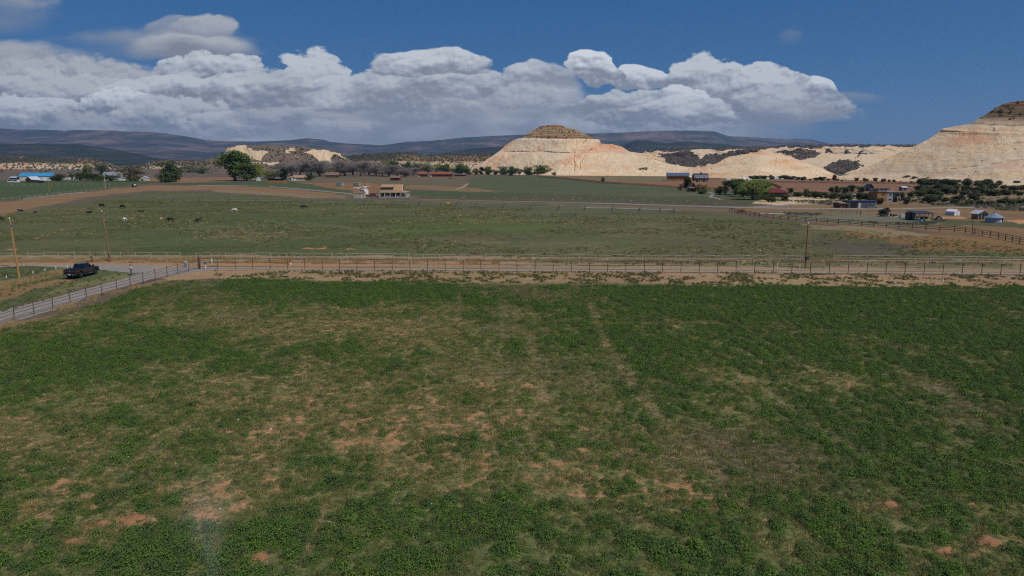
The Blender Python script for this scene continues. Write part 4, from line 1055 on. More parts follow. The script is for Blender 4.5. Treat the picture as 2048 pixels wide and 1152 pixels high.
row('juniper', [(1505, 358, 12, 6), (1516, 358, 14, 7), (1528, 358, 14, 7), (1543, 359, 10, 9), (1556, 358, 14, 6), (1570, 358.5, 14, 8), (1583, 359, 16, 7), (1596, 360, 9, 6), (1607, 361, 10, 8), (1621, 361, 5, 4), (1633, 361, 12, 6), (1645, 361.5, 14, 8), (1656, 361, 6, 4), (1667.5, 361.5, 9, 12), (1675, 361.5, 6, 4), (1684, 362, 5, 3)],
    'in hedge along foot of golden dome', 'junipers along the foot of the dome')
row('juniper', [(1712, 362.5, 8, 7), (1731, 363, 10, 7), (1750.5, 363.5, 8, 8), (1767, 364, 9, 7), (1778, 364, 6, 5), (1789, 364, 8, 5)], 'along the red fence below right mesa', 'junipers along the far red fence')
row('juniper', [(1597, 394, 17, 10), (1617, 395, 20, 17), (1632, 396, 16, 13), (1643, 397, 16, 13), (1655, 397, 14, 12)], 'in low thicket behind pale sand', 'junipers behind the pale sand')
row('juniper', [(1676, 386, 14, 14), (1688, 387, 16, 13), (1703, 385, 14, 15), (1720, 386, 15, 13), (1663, 385, 10, 11)], 'in tall row behind thicket', 'junipers in the tall row')
row('juniper', [(1668, 399, 18, 14), (1682, 401, 18, 14), (1696, 401, 18, 14), (1718, 401, 16, 16), (1734, 401, 16, 15), (1747, 399, 12, 14)], 'directly behind the blue-roofed workshop', 'junipers behind the workshop')
row('juniper', [(1757.5, 409, 14, 13), (1800, 404, 12, 19), (1811, 409, 13, 15), (1822, 394, 12, 12), (1838, 394, 18, 13)], 'around white-roofed house', 'junipers around the white-roofed house')
# the wooded slope at right: nearer rows are larger
slope = {'in back row of wooded slope, under the mesa': (352.5, 358, 1822, 1935, 17, 12, 8), 'in second row of wooded slope': (361, 366, 1812, 1990, 20, 14, 10), 'in third row of wooded slope': (368, 373, 1835, 2075, 20, 18, 13),
         'in fourth row of wooded slope': (377, 383, 1830, 2085, 20, 20, 14), 'in fifth row of wooded slope': (388, 394, 1845, 2090, 18, 22, 15), 'in front row of wooded slope': (401, 411, 1852, 2095, 16, 24, 16)}
rg = random.Random(5)
for where, (y0, y1, x0, x1, n, w, h) in slope.items():
    pts = []
    for i in range(n):
        x = x0 + (x1 - x0) * (i + .5 + rg.uniform(-.4, .4)) / n
        k = rg.uniform(.5, 1.05)
        pts.append((x, rg.uniform(y0, y1), w * k, h * k * rg.uniform(.85, 1.15)))
    row('juniper', pts, where, 'junipers on the wooded slope')

# --- uncountable growth: instanced on scattered points
def pts_mesh(name, P, scl, rot, idx):
    me = bpy.data.meshes.new(name)
    me.vertices.add(len(P)); me.vertices.foreach_set('co', np.ascontiguousarray(P, np.float32).ravel())
    fattr(me, 'scl', scl); fattr(me, 'rot', rot)
    a = me.attributes.new('idx', 'INT', 'POINT'); a.data.foreach_set('value', np.ascontiguousarray(idx, np.int32))
    me.update()
    return me
def scatter(name, P, scl, rot, idx, protos, flat=None):
    """one stuff object: each point carries one of the plant meshes"""
    me = pts_mesh(name, P, scl, rot, idx)
    o = link(bpy.data.objects.new(name, me)); tag(o, kind='stuff')
    g = bpy.data.node_groups.new(name + '_scatter', 'GeometryNodeTree')
    g.interface.new_socket('Geometry', in_out='INPUT', socket_type='NodeSocketGeometry')
    g.interface.new_socket('Geometry', in_out='OUTPUT', socket_type='NodeSocketGeometry')
    N = g.nodes; gi = N.new('NodeGroupInput'); go = N.new('NodeGroupOutput'); jn = N.new('GeometryNodeJoinGeometry')
    def named(nm, t):
        n = N.new('GeometryNodeInputNamedAttribute'); n.data_type = t; n.inputs[0].default_value = nm
        return n.outputs['Attribute']
    sc_, rt_, ix_ = named('scl', 'FLOAT'), named('rot', 'FLOAT'), named('idx', 'INT')
    cx = N.new('ShaderNodeCombineXYZ'); g.links.new(rt_, cx.inputs[2])
    for k, pm in enumerate(protos):
        po = bpy.data.objects.new(pm.name, pm)          # never linked to the scene: only a source of geometry
        oi = N.new('GeometryNodeObjectInfo'); oi.inputs['Object'].default_value = po; oi.inputs['As Instance'].default_value = True
        cmp_ = N.new('FunctionNodeCompare'); cmp_.data_type = 'INT'; cmp_.operation = 'EQUAL'
        g.links.new(ix_, cmp_.inputs[2]); cmp_.inputs[3].default_value = k
        ip = N.new('GeometryNodeInstanceOnPoints')
        g.links.new(gi.outputs[0], ip.inputs['Points']); g.links.new(cmp_.outputs[0], ip.inputs['Selection'])
        g.links.new(oi.outputs['Geometry'], ip.inputs['Instance']); g.links.new(cx.outputs[0], ip.inputs['Rotation']); g.links.new(sc_, ip.inputs['Scale'])
        g.links.new(ip.outputs[0], jn.inputs[0])
    g.links.new(jn.outputs[0], go.inputs[0])
    md = o.modifiers.new('scatter', 'NODES'); md.node_group = g
    return o
def clump(name, rng, n, r, h, leaf, m, stems=0.0):
    """a low plant: leaf sprays over a small dome"""
    a = rng.random(n) * 6.283; q = np.sqrt(rng.random(n)); z = (1 - q ** 2.2) * (.35 + .65 * rng.random(n))
    c = np.stack([q * r * np.cos(a), q * r * np.sin(a), .02 + h * z], -1)
    out = np.stack([np.cos(a) * q, np.sin(a) * q, .7 + .5 * rng.random(n)], -1) + rng.normal(size=(n, 3)) * .45
    out /= np.linalg.norm(out, axis=1)[:, None]
    t1 = np.cross(out, rng.normal(size=(n, 3))); t1 /= np.linalg.norm(t1, axis=1)[:, None]; t2 = np.cross(out, t1)
    s = (leaf * (.6 + .8 * rng.random(n)))[:, None]
    V = np.stack([c - t1 * s, c + t2 * s * .6, c + t1 * s, c - t2 * s * .6], 1).reshape(-1, 3)
    return np_mesh(name, V, np.arange(4 * n).reshape(n, 4), m)
def tuft(name, rng, n, r, h, w, m, lean=.35):
    a = rng.random(n) * 6.283; q = r * np.sqrt(rng.random(n))
    b = np.stack([q * np.cos(a), q * np.sin(a), np.zeros(n)], -1)
    d = np.stack([rng.normal(size=n) * lean, rng.normal(size=n) * lean, np.ones(n)], -1)
    hh = (h * (.55 + .7 * rng.random(n)))[:, None]
    tp = b + d * hh; o = np.stack([np.cos(a + 1.5), np.sin(a + 1.5), np.zeros(n)], -1) * w
    V = np.stack([b - o, b + o, tp + o * .3, tp - o * .3], 1).reshape(-1, 3)
    return np_mesh(name, V, np.arange(4 * n).reshape(n, 4), m)
g = np.random.default_rng(77)
L_ALF = leaf_mat('alfalfa_leaves', S(48, 80, 38), S(78, 106, 50), .16, 11, S(164, 168, 86), wild=1.3)
L_TIM = leaf_mat('meadow_grass', S(102, 108, 60), S(132, 132, 80), .25, 5, None, 1.5)
L_STR = leaf_mat('dry_straw', S(160, 138, 98), S(190, 164, 120), .2, 5)
L_WEED = leaf_mat('roadside_weeds', S(84, 92, 52), S(112, 112, 66), .3, 5)
alf = [clump('alfalfa_plant', g, 210, .34, .33, .030, L_ALF) for _ in range(5)] + [clump('alfalfa_plant', g, 70, .19, .17, .028, L_ALF) for _ in range(3)]
gr = [tuft('grass_tuft', g, 34, .22, .12, .010, L_TIM, .6) for _ in range(3)] + [tuft('straw_tuft', g, 24, .22, .08, .010, L_STR, .9) for _ in range(2)]
def field_points(n, ylo=22, yhi=112, margin=1.12):
    y = np.sqrt(RNG.random(n) * (yhi ** 2 - ylo ** 2) + ylo ** 2)
    x = (RNG.random(n) * 2 - 1) * (y * .78 + 4) * margin
    px, py = project(x, y, np.zeros(n))
    j = (fbm(x / 5, y / 5, 3, 3) - .5)
    ok = in_poly(px, py + j * 8, FIELD)
    return x[ok], y[ok]
x, y = field_points(185000)
d = crop_density(x, y) - track_mask(x, y) * .8
brownf = np.clip((fbm(x / 16, y / 16, 91, 3) - .58) * 6, 0, 1)
d = d - brownf * .55
fine = .55 * fbm(x / 1.3, y / 1.3, 15, 3) + .45 * fbm(x / .45, y / .45, 16, 2)
p_ = np.clip((d - .05) * .95, 0.15, .8) * np.clip((fine - .45) * 7 + .10 + (d - .60) * 1.1, 0, 1)
keep = RNG.random(len(x)) < p_
ax, ay, ad = x[keep], y[keep], d[keep]
big_ = RNG.random(len(ax)) < np.clip(ad, .15, .95)
idx = np.where(big_, RNG.integers(0, 5, len(ax)), RNG.integers(5, 8, len(ax)))
scatter('alfalfa', np.stack([ax, ay, np.zeros_like(ax)], -1), .36 + 1.0 * RNG.random(len(ax)) ** 2.2 + .2 * np.clip(ad, 0, 1), RNG.random(len(ax)) * 6.28, idx, alf)
x, y = field_points(330000)
d = crop_density(x, y) - track_mask(x, y) * .4
keep = (RNG.random(len(x)) < np.clip(1.1 - .6 * d, .1, 1) * np.clip((fbm(x / 1.2, y / 1.2, 25, 3) - .36) * 5, .12, 1)) & (y < 100)
x, y, d = x[keep], y[keep], d[keep]
st = RNG.random(len(x)) < np.clip(.55 - .5 * d, .06, .5)
scatter('grass', np.stack([x, y, np.zeros_like(x)], -1), .6 + .7 * RNG.random(len(x)), RNG.random(len(x)) * 6.28, np.where(st, RNG.integers(3, 5, len(x)), RNG.integers(0, 3, len(x))), gr)

def poly_points(n, poly, jit=2.0, ylo=40, yhi=700):
    """random ground points inside a photo-pixel outline, even per square metre"""
    P = [G(*p) for p in poly]; xs = [p.x for p in P]; ys = [p.y for p in P]
    x = RNG.uniform(min(xs), max(xs), n); y = RNG.uniform(min(ys), max(ys), n)
    px, py = project(x, y, np.zeros(n))
    j = (fbm(x / 6, y / 6, 13, 3) - .5)
    ok = in_poly(px + j * jit * 6, py + j * jit, poly)
    return x[ok], y[ok]
tall = [tuft('tall_dry_grass', g, 26, .40, .50, .014, L_STR, .35) for _ in range(3)]
wd = [clump('weed', g, 60, .28, .32, .06, L_WEED) for _ in range(3)]
xs, ys = [], []
for n, poly in ((6500, [(-60, 517), (200, 517), (455, 516), (455, 526), (200, 525), (-60, 525)]), (4500, [(455, 516), (1000, 520), (1000, 529), (455, 528)]), (3500, [(1000, 517), (2100, 520), (2100, 526), (1000, 524)]),
                (2600, [(-30, 572), (60, 556), (130, 541), (125, 552), (50, 569), (-30, 590)]), (900, [(-30, 660), (100, 620), (200, 592), (280, 568), (290, 572), (200, 600), (100, 632), (-30, 676)])):
    a_, b_ = poly_points(n, poly); k_ = fbm(a_ / 2.2, b_ / 2.2, 61, 3) > .40 + .16 * RNG.random(len(a_)); xs.append(a_[k_]); ys.append(b_[k_])
x = np.concatenate(xs); y = np.concatenate(ys)
scatter('tall_dry_grass', np.stack([x, y, np.zeros_like(x)], -1), .35 + .65 * RNG.random(len(x)), RNG.random(len(x)) * 6.28, RNG.integers(0, 3, len(x)), tall)
xs, ys = [], []
for n, poly, th_ in ((19000, [(430, 543), (1000, 545), (2100, 552), (2100, 576), (1300, 569), (800, 565), (430, 556)], .47), (2600, [(430, 541), (1000, 542), (2100, 549), (2100, 554), (1000, 546), (430, 545)], .45),
                     (3000, [(-40, 532), (190, 535), (255, 545), (230, 556), (120, 592), (-40, 640)], .45), (2600, [(1100, 522), (2100, 526), (2100, 533), (1100, 529)], .5)):
    a_, b_ = poly_points(n, poly); k_ = fbm(a_ / 2, b_ / 2, 71, 3) > th_ - .04 + .14 * RNG.random(len(a_)); xs.append(a_[k_]); ys.append(b_[k_])
x = np.concatenate(xs); y = np.concatenate(ys)
scatter('weeds', np.stack([x, y, np.zeros_like(x)], -1), .25 + .75 * RNG.random(len(x)) ** 2, RNG.random(len(x)) * 6.28, RNG.integers(0, 3, len(x)), wd)
# coarse tufts that cattle leave standing in the pasture
ptf = [tuft('pasture_tuft', g, 30, .45, .22, .03, L_TIM, .6) for _ in range(2)] + [tuft('pasture_straw', g, 26, .45, .20, .03, L_STR, .7)] + [clump('pasture_herb', g, 50, .40, .22, .07, L_WEED)]
a_, b_ = poly_points(42000, [(-60, 512), (-60, 436), (300, 395), (900, 412), (1450, 434), (1960, 484), (2100, 508), (2100, 516)], 2.0)
k_ = (fbm(a_ / 14, b_ / 14, 44, 4) > .47 + .08 * RNG.random(len(a_)))
x, y = a_[k_], b_[k_]
dr_ = RNG.random(len(x)) < np.clip((fbm(x / 35, y / 35, 45, 3) - .48) * 3, .04, .35)
scatter('pasture_grass', np.stack([x, y, np.zeros_like(x)], -1), .5 + .9 * RNG.random(len(x)) ** 2, RNG.random(len(x)) * 6.28, np.where(dr_, 2, RNG.choice([0, 1, 3], len(x))), ptf)
# sagebrush on the right-hand flats and the far left slopes
sg = [clump('sagebrush', g, 70, .8, .8, .16, L_SAGE) for _ in range(3)] + [clump('dark_brush', g, 80, 1.3, 1.5, .3, L_JUN) for _ in range(2)]
xs, ys, ii, ss = [], [], [], []
for n, poly, dark, s0 in ((2600, [(1860, 408), (2120, 400), (2150, 424), (1900, 422)], 0, .8), (3000, [(1560, 426), (1740, 427), (1900, 441), (1860, 450), (1730, 449), (1600, 437)], 0, .35),
                          (900, [(1800, 352), (2120, 372), (2120, 412), (1800, 408)], 1, .8), (2000, [(1800, 358), (2120, 378), (2120, 414), (1800, 410)], 0, .9), (2000, [(-100, 333), (250, 333), (300, 344), (420, 346), (420, 352), (200, 350), (-100, 348)], 1, 2.6),
                          (700, [(-100, 346), (250, 349), (430, 352), (430, 356), (200, 356), (-100, 356)], 0, 1.3), (900, [(1560, 400), (1700, 402), (1700, 411), (1560, 408)], 0, .5)):
    a_, b_ = poly_points(n, poly, 1.0); k_ = fbm(a_ / 25, b_ / 25, 81, 3) > .46
    a_, b_ = a_[k_], b_[k_]
    xs.append(a_); ys.append(b_); ss.append(s0 * (.6 + .9 * RNG.random(len(a_))))
    ii.append(np.where(RNG.random(len(a_)) < (.75 if dark else .1), RNG.integers(3, 5, len(a_)), RNG.integers(0, 3, len(a_))))
x = np.concatenate(xs); y = np.concatenate(ys)
scatter('sagebrush', np.stack([x, y, np.zeros_like(x)], -1), np.concatenate(ss), RNG.random(len(x)) * 6.28, np.concatenate(ii), sg)

# junipers dotting the mesas and hills
jn = [clump('hill_juniper', g, 60, 1.6, 3.0, .55, L_JUN) for _ in range(3)]
hp, hs = [], []
def on_hill(H_, n, test, s0, s1):
    _, V_, px_, py_, mk_ = H_
    nr, nc = px_.shape
    a_ = RNG.integers(0, nr - 1, n * 4); b_ = RNG.integers(0, nc - 1, n * 4)
    fa, fb = RNG.random(n * 4), RNG.random(n * 4)
    p_ = (V_[a_, b_] * ((1 - fa) * (1 - fb))[:, None] + V_[a_ + 1, b_] * (fa * (1 - fb))[:, None] + V_[a_, b_ + 1] * ((1 - fa) * fb)[:, None] + V_[a_ + 1, b_ + 1] * (fa * fb)[:, None])
    qx, qy = project(p_[:, 0], p_[:, 1], p_[:, 2])
    ok = test(qx, qy, mk_[a_, b_], a_ / nr) & (qx > -80) & (qx < 2130)
    p_ = p_[ok][:n]; p_[:, 2] -= .3
    hp.append(p_); hs.append(s0 + (s1 - s0) * RNG.random(len(p_)))
on_hill(BT, 420, lambda x, y, m, r: (y < 275) | ((y < 280) & (RNG.random(len(x)) < .5) & (x < 1200)), .45, 1.0)
on_hill(ML, 600, lambda x, y, m, r: (m < .5) | (y < 294), .6, 1.3)
on_hill(PL, 1500, lambda x, y, m, r: (m > .5), .5, 1.2)
on_hill(PL, 800, lambda x, y, m, r: (r > .95), .9, 1.5)
on_hill(FAR['left'], 2600, lambda x, y, m, r: (y < 326) | (RNG.random(len(x)) < .45), 1.0, 2.0)
on_hill(FAR['left2'], 900, lambda x, y, m, r: RNG.random(len(x)) < .6, 1.0, 2.0)
on_hill(FAR['mid'], 2200, lambda x, y, m, r: (y < 322) | (RNG.random(len(x)) < .2), .9, 1.8)
on_hill(RM, 1100, lambda x, y, m, r: (y < 224 + (2048 - x) * .16) | ((y < 246) & (RNG.random(len(x)) < .2)), .5, 1.25)
on_hill(RM, 120, lambda x, y, m, r: (y > 300) & (RNG.random(len(x)) < .5), .15, .5)
on_hill(DM, 60, lambda x, y, m, r: (y > 315) & (RNG.random(len(x)) < .5), .15, .45)
P = np.concatenate(hp); s_ = np.concatenate(hs)
scatter('hill_junipers', P, s_, RNG.random(len(P)) * 6.28, RNG.integers(0, 3, len(P)), jn)

# pale stones turned up in the field
st_ = []
for i in range(2):
    bm = bmesh.new(); bmesh.ops.create_icosphere(bm, subdivisions=1, radius=.07)
    for v_ in bm.verts: v_.co *= 1 + random.uniform(-.25, .25); v_.co.z = v_.co.z * .6 + .02
    me = bpy.data.meshes.new('stone'); bm.to_mesh(me); bm.free(); me.materials.append(mat('pale_field_stone', S(190, 184, 172), .9)); st_.append(me)
x, y = field_points(420)
scatter('stones', np.stack([x, y, np.zeros_like(x)], -1), .4 + .9 * RNG.random(len(x)) ** 2, RNG.random(len(x)) * 6, RNG.integers(0, 2, len(x)), st_)
# ================================================================== buildings
GLASS = mat('window_glass', (.03, .035, .04), .12, 0, .3, 2, .6)
DARK = mat('opening_shade_and_dark_frames', (.018, .016, .015), .9)  # near-black colour standing in for shade inside openings; also dark window frames
WHITE = mat('white_paint', S(226, 226, 222), .55, var=.08)
TRIM = mat('pale_trim', S(196, 192, 184), .6, var=.1)
W_TAN = mat('tan_siding', S(176, 162, 136), .75, var=.08, grain=(.2, .2, 6))
W_GREY = mat('grey_siding', S(120, 120, 118), .75, var=.08, grain=(.2, .2, 6))
W_ORA = mat('orange_boards', S(158, 114, 70), .8, var=.18, grain=(5, 5, .4))
W_RED = mat('red_brown_boards', S(122, 60, 48), .8, var=.18, grain=(5, 5, .4))
W_BRN = mat('brown_logs', S(104, 72, 52), .85, var=.25, grain=(.3, .3, 4))
W_DRK = mat('charcoal_siding', S(50, 52, 58), .7, var=.15)
W_STEEL = mat('grey_steel_cladding', S(98, 98, 104), .5, .2, var=.08, grain=(8, 8, .2))
W_STUC = mat('pale_stucco', S(200, 190, 176), .85, var=.1)
R_TAN = mat('tan_shingles', S(160, 128, 98), .85, var=.14, grain=(1, 1, 3))
R_BRN = mat('brown_shingles', S(120, 98, 80), .85, var=.18, grain=(1, 1, 3))
R_BLUE = mat('bright_blue_metal_roof', S(64, 140, 184), .4, .1, var=.06, grain=(6, .2, .2))
R_SLATE = mat('blue_grey_metal_roof', S(88, 100, 122), .45, .2, var=.08, grain=(6, .2, .2))
R_CHAR = mat('charcoal_metal_roof', S(58, 62, 74), .5, .2, var=.1, grain=(6, .2, .2))
R_PALE = mat('pale_metal_roof', S(196, 200, 206), .4, .2, var=.08, grain=(6, .2, .2))
R_GREY = mat('grey_shingles', S(132, 134, 140), .8, var=.1)
R_RED = mat('dark_red_metal_roof', S(108, 46, 44), .5, .1, var=.1, grain=(6, .2, .2))
GALV = mat('galvanised_steel', S(150, 158, 166), .38, .55, var=.1, grain=(4, 4, .4))
POST = mat('weathered_post', S(128, 106, 82), .9, var=.25, grain=(3, 3, .4))
CONC = mat('concrete', S(170, 166, 158), .9, var=.12)

def window(par, x, y, z, w, h, fm=TRIM, axis='y', out=-1, name='window'):
    """framed window set proud of a wall; axis = wall normal"""
    f = MB()
    t = .05; b = .09
    def bx(cx, cz, sx, sz, d, off):
        if axis == 'y': f.box((x + cx, y + out * off, z + cz), (sx, d, sz))
        else: f.box((x + out * off, y + cx, z + cz), (d, sx, sz))
    bx(0, h / 2 - b / 2, w, b, t, .03); bx(0, -h / 2 + b / 2, w, b, t, .03)
    bx(-w / 2 + b / 2, 0, b, h - 2 * b, t, .03); bx(w / 2 - b / 2, 0, b, h - 2 * b, t, .03)
    o = f.build(name, fm, par)
    f = MB(); bx(0, 0, w - 2 * b - .004, h - 2 * b - .004, .02, .02)
    f.build('pane', GLASS, o)
    return o
def door(par, x, y, z, w, h, m=WHITE, axis='y', out=-1, name='door'):
    f = MB()
    s = (w, .06, h) if axis == 'y' else (.06, w, h)
    c = (x, y + out * .035, z + h / 2) if axis == 'y' else (x + out * .035, y, z + h / 2)
    return f.box(c, s, 0, .015).build(name, m, par)

def shell(par, w, d, wh, rh, kind, wm, rm, over=.4, th=.14, y0=0, x0=0, z0=0, name='wall'):
    """walls and roof of a simple block; front wall on y=y0, block extends to y0+d"""
    hw = w / 2; A = MB(); Rf = MB(); e = over
    if kind == 'gable_x':                    # ridge left-right
        A.prism([(y0, z0), (y0 + d, z0), (y0 + d, z0 + wh), (y0 + d / 2, z0 + wh + rh), (y0, z0 + wh)], 0, x0 - hw, x0 + hw)
        s = rh / (d / 2); zl = z0 + wh - e * s; zt = z0 + wh + rh
        Rf.slab((x0 - hw - e, y0 - e, zl + th), (x0 + hw + e, y0 - e, zl + th), (x0 + hw + e, y0 + d / 2, zt + th), (x0 - hw - e, y0 + d / 2, zt + th), th * .9)
        Rf.slab((x0 + hw + e, y0 + d + e, zl + th), (x0 - hw - e, y0 + d + e, zl + th), (x0 - hw - e, y0 + d / 2 + .003, zt + th), (x0 + hw + e, y0 + d / 2 + .003, zt + th), th * .9)
    elif kind == 'gable_y':                  # gable end towards the front
        A.prism([(x0 - hw, z0), (x0 + hw, z0), (x0 + hw, z0 + wh), (x0, z0 + wh + rh), (x0 - hw, z0 + wh)], 1, y0, y0 + d)
        s = rh / hw; zl = z0 + wh - e * s; zt = z0 + wh + rh
        Rf.slab((x0 - hw - e, y0 + d + e, zl + th), (x0 - hw - e, y0 - e, zl + th), (x0, y0 - e, zt + th), (x0, y0 + d + e, zt + th), th * .9)
        Rf.slab((x0 + hw + e, y0 - e, zl + th), (x0 + hw + e, y0 + d + e, zl + th), (x0 + .003, y0 + d + e, zt + th), (x0 + .003, y0 - e, zt + th), th * .9)
    elif kind == 'hip':
        A.box((x0, y0 + d / 2, z0 + wh / 2), (w, d, wh))
        zl = z0 + wh + .02; zt = zl + rh; i = min(d / 2, hw * .8)
        a = [(x0 - hw - e, y0 - e, zl), (x0 + hw + e, y0 - e, zl), (x0 + hw + e, y0 + d + e, zl), (x0 - hw - e, y0 + d + e, zl), (x0 - hw + i, y0 + d / 2, zt), (x0 + hw - i, y0 + d / 2, zt)]
        Rf.add(a, [(0, 1, 5, 4), (1, 2, 5), (2, 3, 4, 5), (3, 0, 4), (0, 3, 2, 1)])
    elif kind == 'shed':                     # single slope, high at the front unless rh<0
        zf, zb = (wh + max(0, rh), wh + max(0, -rh))
        A.prism([(y0, z0), (y0 + d, z0), (y0 + d, z0 + zb), (y0, z0 + zf)], 0, x0 - hw, x0 + hw)
        s = (zb - zf) / d
        Rf.slab((x0 - hw - e, y0 - e, z0 + zf - e * s + th), (x0 + hw + e, y0 - e, z0 + zf - e * s + th), (x0 + hw + e, y0 + d + e, z0 + zb + e * s + th), (x0 - hw - e, y0 + d + e, z0 + zb + e * s + th), th * .9)
    elif kind == 'gambrel':
        p = [(y0, z0), (y0 + d, z0), (y0 + d, z0 + wh), (y0 + d * .80, z0 + wh + rh * .68), (y0 + d / 2, z0 + wh + rh), (y0 + d * .20, z0 + wh + rh * .68), (y0, z0 + wh)]
        A.prism(p, 0, x0 - hw, x0 + hw)
        q = [p[2], p[3], p[4], p[5], p[6]]
        for k in range(4):
            (ya, za), (yb, zb) = q[k], q[k + 1]
            Rf.slab((x0 + hw + e, ya, za + th), (x0 - hw - e, ya, za + th), (x0 - hw - e, yb, zb + th), (x0 + hw + e, yb, zb + th), th * .9)
    w_ = A.build(name, wm, par); r_ = Rf.build('roof', rm, par)
    return w_, r_

def place(name, px, py, label, cat, group=None, yaw=0.0):
    p = G(px, py); p.z = 0.0
    return empty(name, p, yaw, label, cat, group), ppm(p.y)

# --- tan farmhouse with the porch
h, k = place('farmhouse', 783, 394.5, 'tan farmhouse with wraparound porch and dormer on the pasture edge', 'house')
W = 41 / k; D = 9.0
A = MB().prism([(0, 0), (D, 0), (D, 3.3), (D / 2, 6.45), (0, 3.3)], 0, -W / 2 - .2, W / 2 - .2).build('wall', W_TAN, h)
rf = MB(); rf.slab((-W / 2 - .6, 0 - .1, 3.32), (W / 2 + .2, -.1, 3.32), (W / 2 + .2, D / 2, 6.62), (-W / 2 - .6, D / 2, 6.62), .14)
rf.slab((W / 2 + .2, D + .3, 3.2), (-W / 2 - .6, D + .3, 3.2), (-W / 2 - .6, D / 2 + .003, 6.62), (W / 2 + .2, D / 2 + .003, 6.62), .14)
rf = rf.build('roof', R_TAN, h)
MB().slab((W / 2 + .21, -.2, 3.1), (W / 2 + .21, D / 2, 6.6), (W / 2 + .21, D / 2, 6.82), (W / 2 + .21, -.2, 3.36), .1).build('bargeboard', WHITE, h)
dm = MB().prism([(.25, 3.6), (3.6, 3.6), (3.6, 5.95), (.25, 5.35)], 0, -W / 2 - .1, W / 2 - 4.4).build('dormer', W_GREY, h)
MB().slab((-W / 2 - .4, -.25, 5.32), (W / 2 - 4.1, -.25, 5.32), (W / 2 - 4.1, 4.3, 6.5), (-W / 2 - .4, 4.3, 6.5), .12).build('dormer_roof', R_TAN, dm)
for x in (-W / 2 + 1.1, -W / 2 + 3.1, -W / 2 + 5.2): window(h, x, .25, 4.55, .95, .8)
PW = 56 / k; xl = -W / 2 - .8; xr = xl + PW
pr = MB().slab((xl, -3.0, 2.62), (xr, -3.0, 2.62), (xr - .5, .1, 3.2), (xl + .5, .1, 3.2), .16)
pr.slab((xr, -3.0, 2.62), (xr, D, 2.62), (W / 2 - .19, D, 3.2), (W / 2 - .19, .1, 3.2), .16)
pr.build('porch_roof', R_TAN, h)
MB().box(((xl + xr) / 2, -1.5, .18), (PW - .3, 2.98, .36)).box(((W / 2 + xr) / 2, D / 2, .18), (xr - W / 2 - .3, D, .36)).build('porch_floor', CONC, h)
for x in [xl + .3 + i * (PW - .6) / 5 for i in range(6)]: MB().box((x, -2.75, 1.48), (.26, .26, 2.25)).build('porch_post', TRIM, h)
for y in (1, 4.5, 8.4): MB().box((xr - .3, y, 1.48), (.26, .26, 2.25)).build('porch_post', TRIM, h)
for x, w_ in ((-4.2, 1.6), (-1.4, 1.4), (3.6, 1.6)): window(h, x, 0, 1.65, w_, 1.4)
door(h, 1.4, 0, .36, 1.1, 2.1, W_BRN)
for x0 in (-2.2, 3.5): MB().box((x0, -2.6, .85), (2.6, .08, .08)).box((x0, -2.6, .5), (2.6, .06, .06)).build('railing', TRIM, h)

h, k = place('shed', 717.5, 396.5, 'small tan shed with brown roof beside the white camper', 'shed')
shell(h, 21 / k, 4.2, 2.35, .95, 'gable_x', W_TAN, R_BRN, .15)
door(h, 1.4, 0, 0, .9, 1.9, TRIM)
tarp = mat('blue_tarp', S(50, 84, 150), .5, var=.2)
t_ = MB()
for i in range(4): t_.lathe([(.5, 0), (.42, .18), (.2, .3), (.03, .33)], 9, (i * .55 - .8, math.sin(i) * .2, 0))
o = t_.build('tarp', tarp); o.location = G(715, 397.5); tag(o, 'crumpled blue tarp lying before the small tan shed', 'tarp')

# --- camper trailer
h, k = place('camper', 729.5, 391, 'white fifth-wheel camper parked behind the small tan shed', 'camper', yaw=R(-62))
b = MB().prism([(-3.6, .75), (3.4, .75), (3.4, 3.35), (-4.9, 3.35), (-5.2, 2.9), (-5.0, 2.0), (-3.6, 1.75)], 1, -1.2, 1.2).build('body', WHITE, h)
window(h, 0, -1.2, 2.3, 1.6, .8, DARK); window(h, 2.3, -1.2, 2.3, .9, .8, DARK); window(h, -4.2, -1.2, 2.7, .7, .5, DARK)
door(h, -2.2, -1.2, .9, .75, 1.9, TRIM)
RUB = mat('tyre_rubber', (.014, .014, .014), .85)
RIMM = mat('steel_rim', S(150, 150, 150), .35, .8)
def wheel(par, x, y, r, w, rim=RIMM, name='wheel', axis=1):
    o = MB(); a = (x, y - w / 2, r); b_ = (x, y + w / 2, r)
    if axis == 0: a, b_ = (x - w / 2, y, r), (x + w / 2, y, r)
    ty = MB().tube(a, b_, r, r, 20)
    wh = ty.build(name, RUB, par, False)
    a2, b2 = Vector(a), Vector(b_); d = (b2 - a2).normalized() * .015
    MB().tube(a2 - d, b2 + d, r * .62, r * .62, 16).build('rim', rim, wh)
    return wh
for x in (.6, 1.5):
    for y in (-1.0, 1.0): wheel(h, x, y, .4, .25)
MB().box((-3.9, 0, .9), (.12, .12, 1.8)).box((-4.3, 0, 1.78), (1.0, .3, .1)).build('hitch', W_DRK, h)

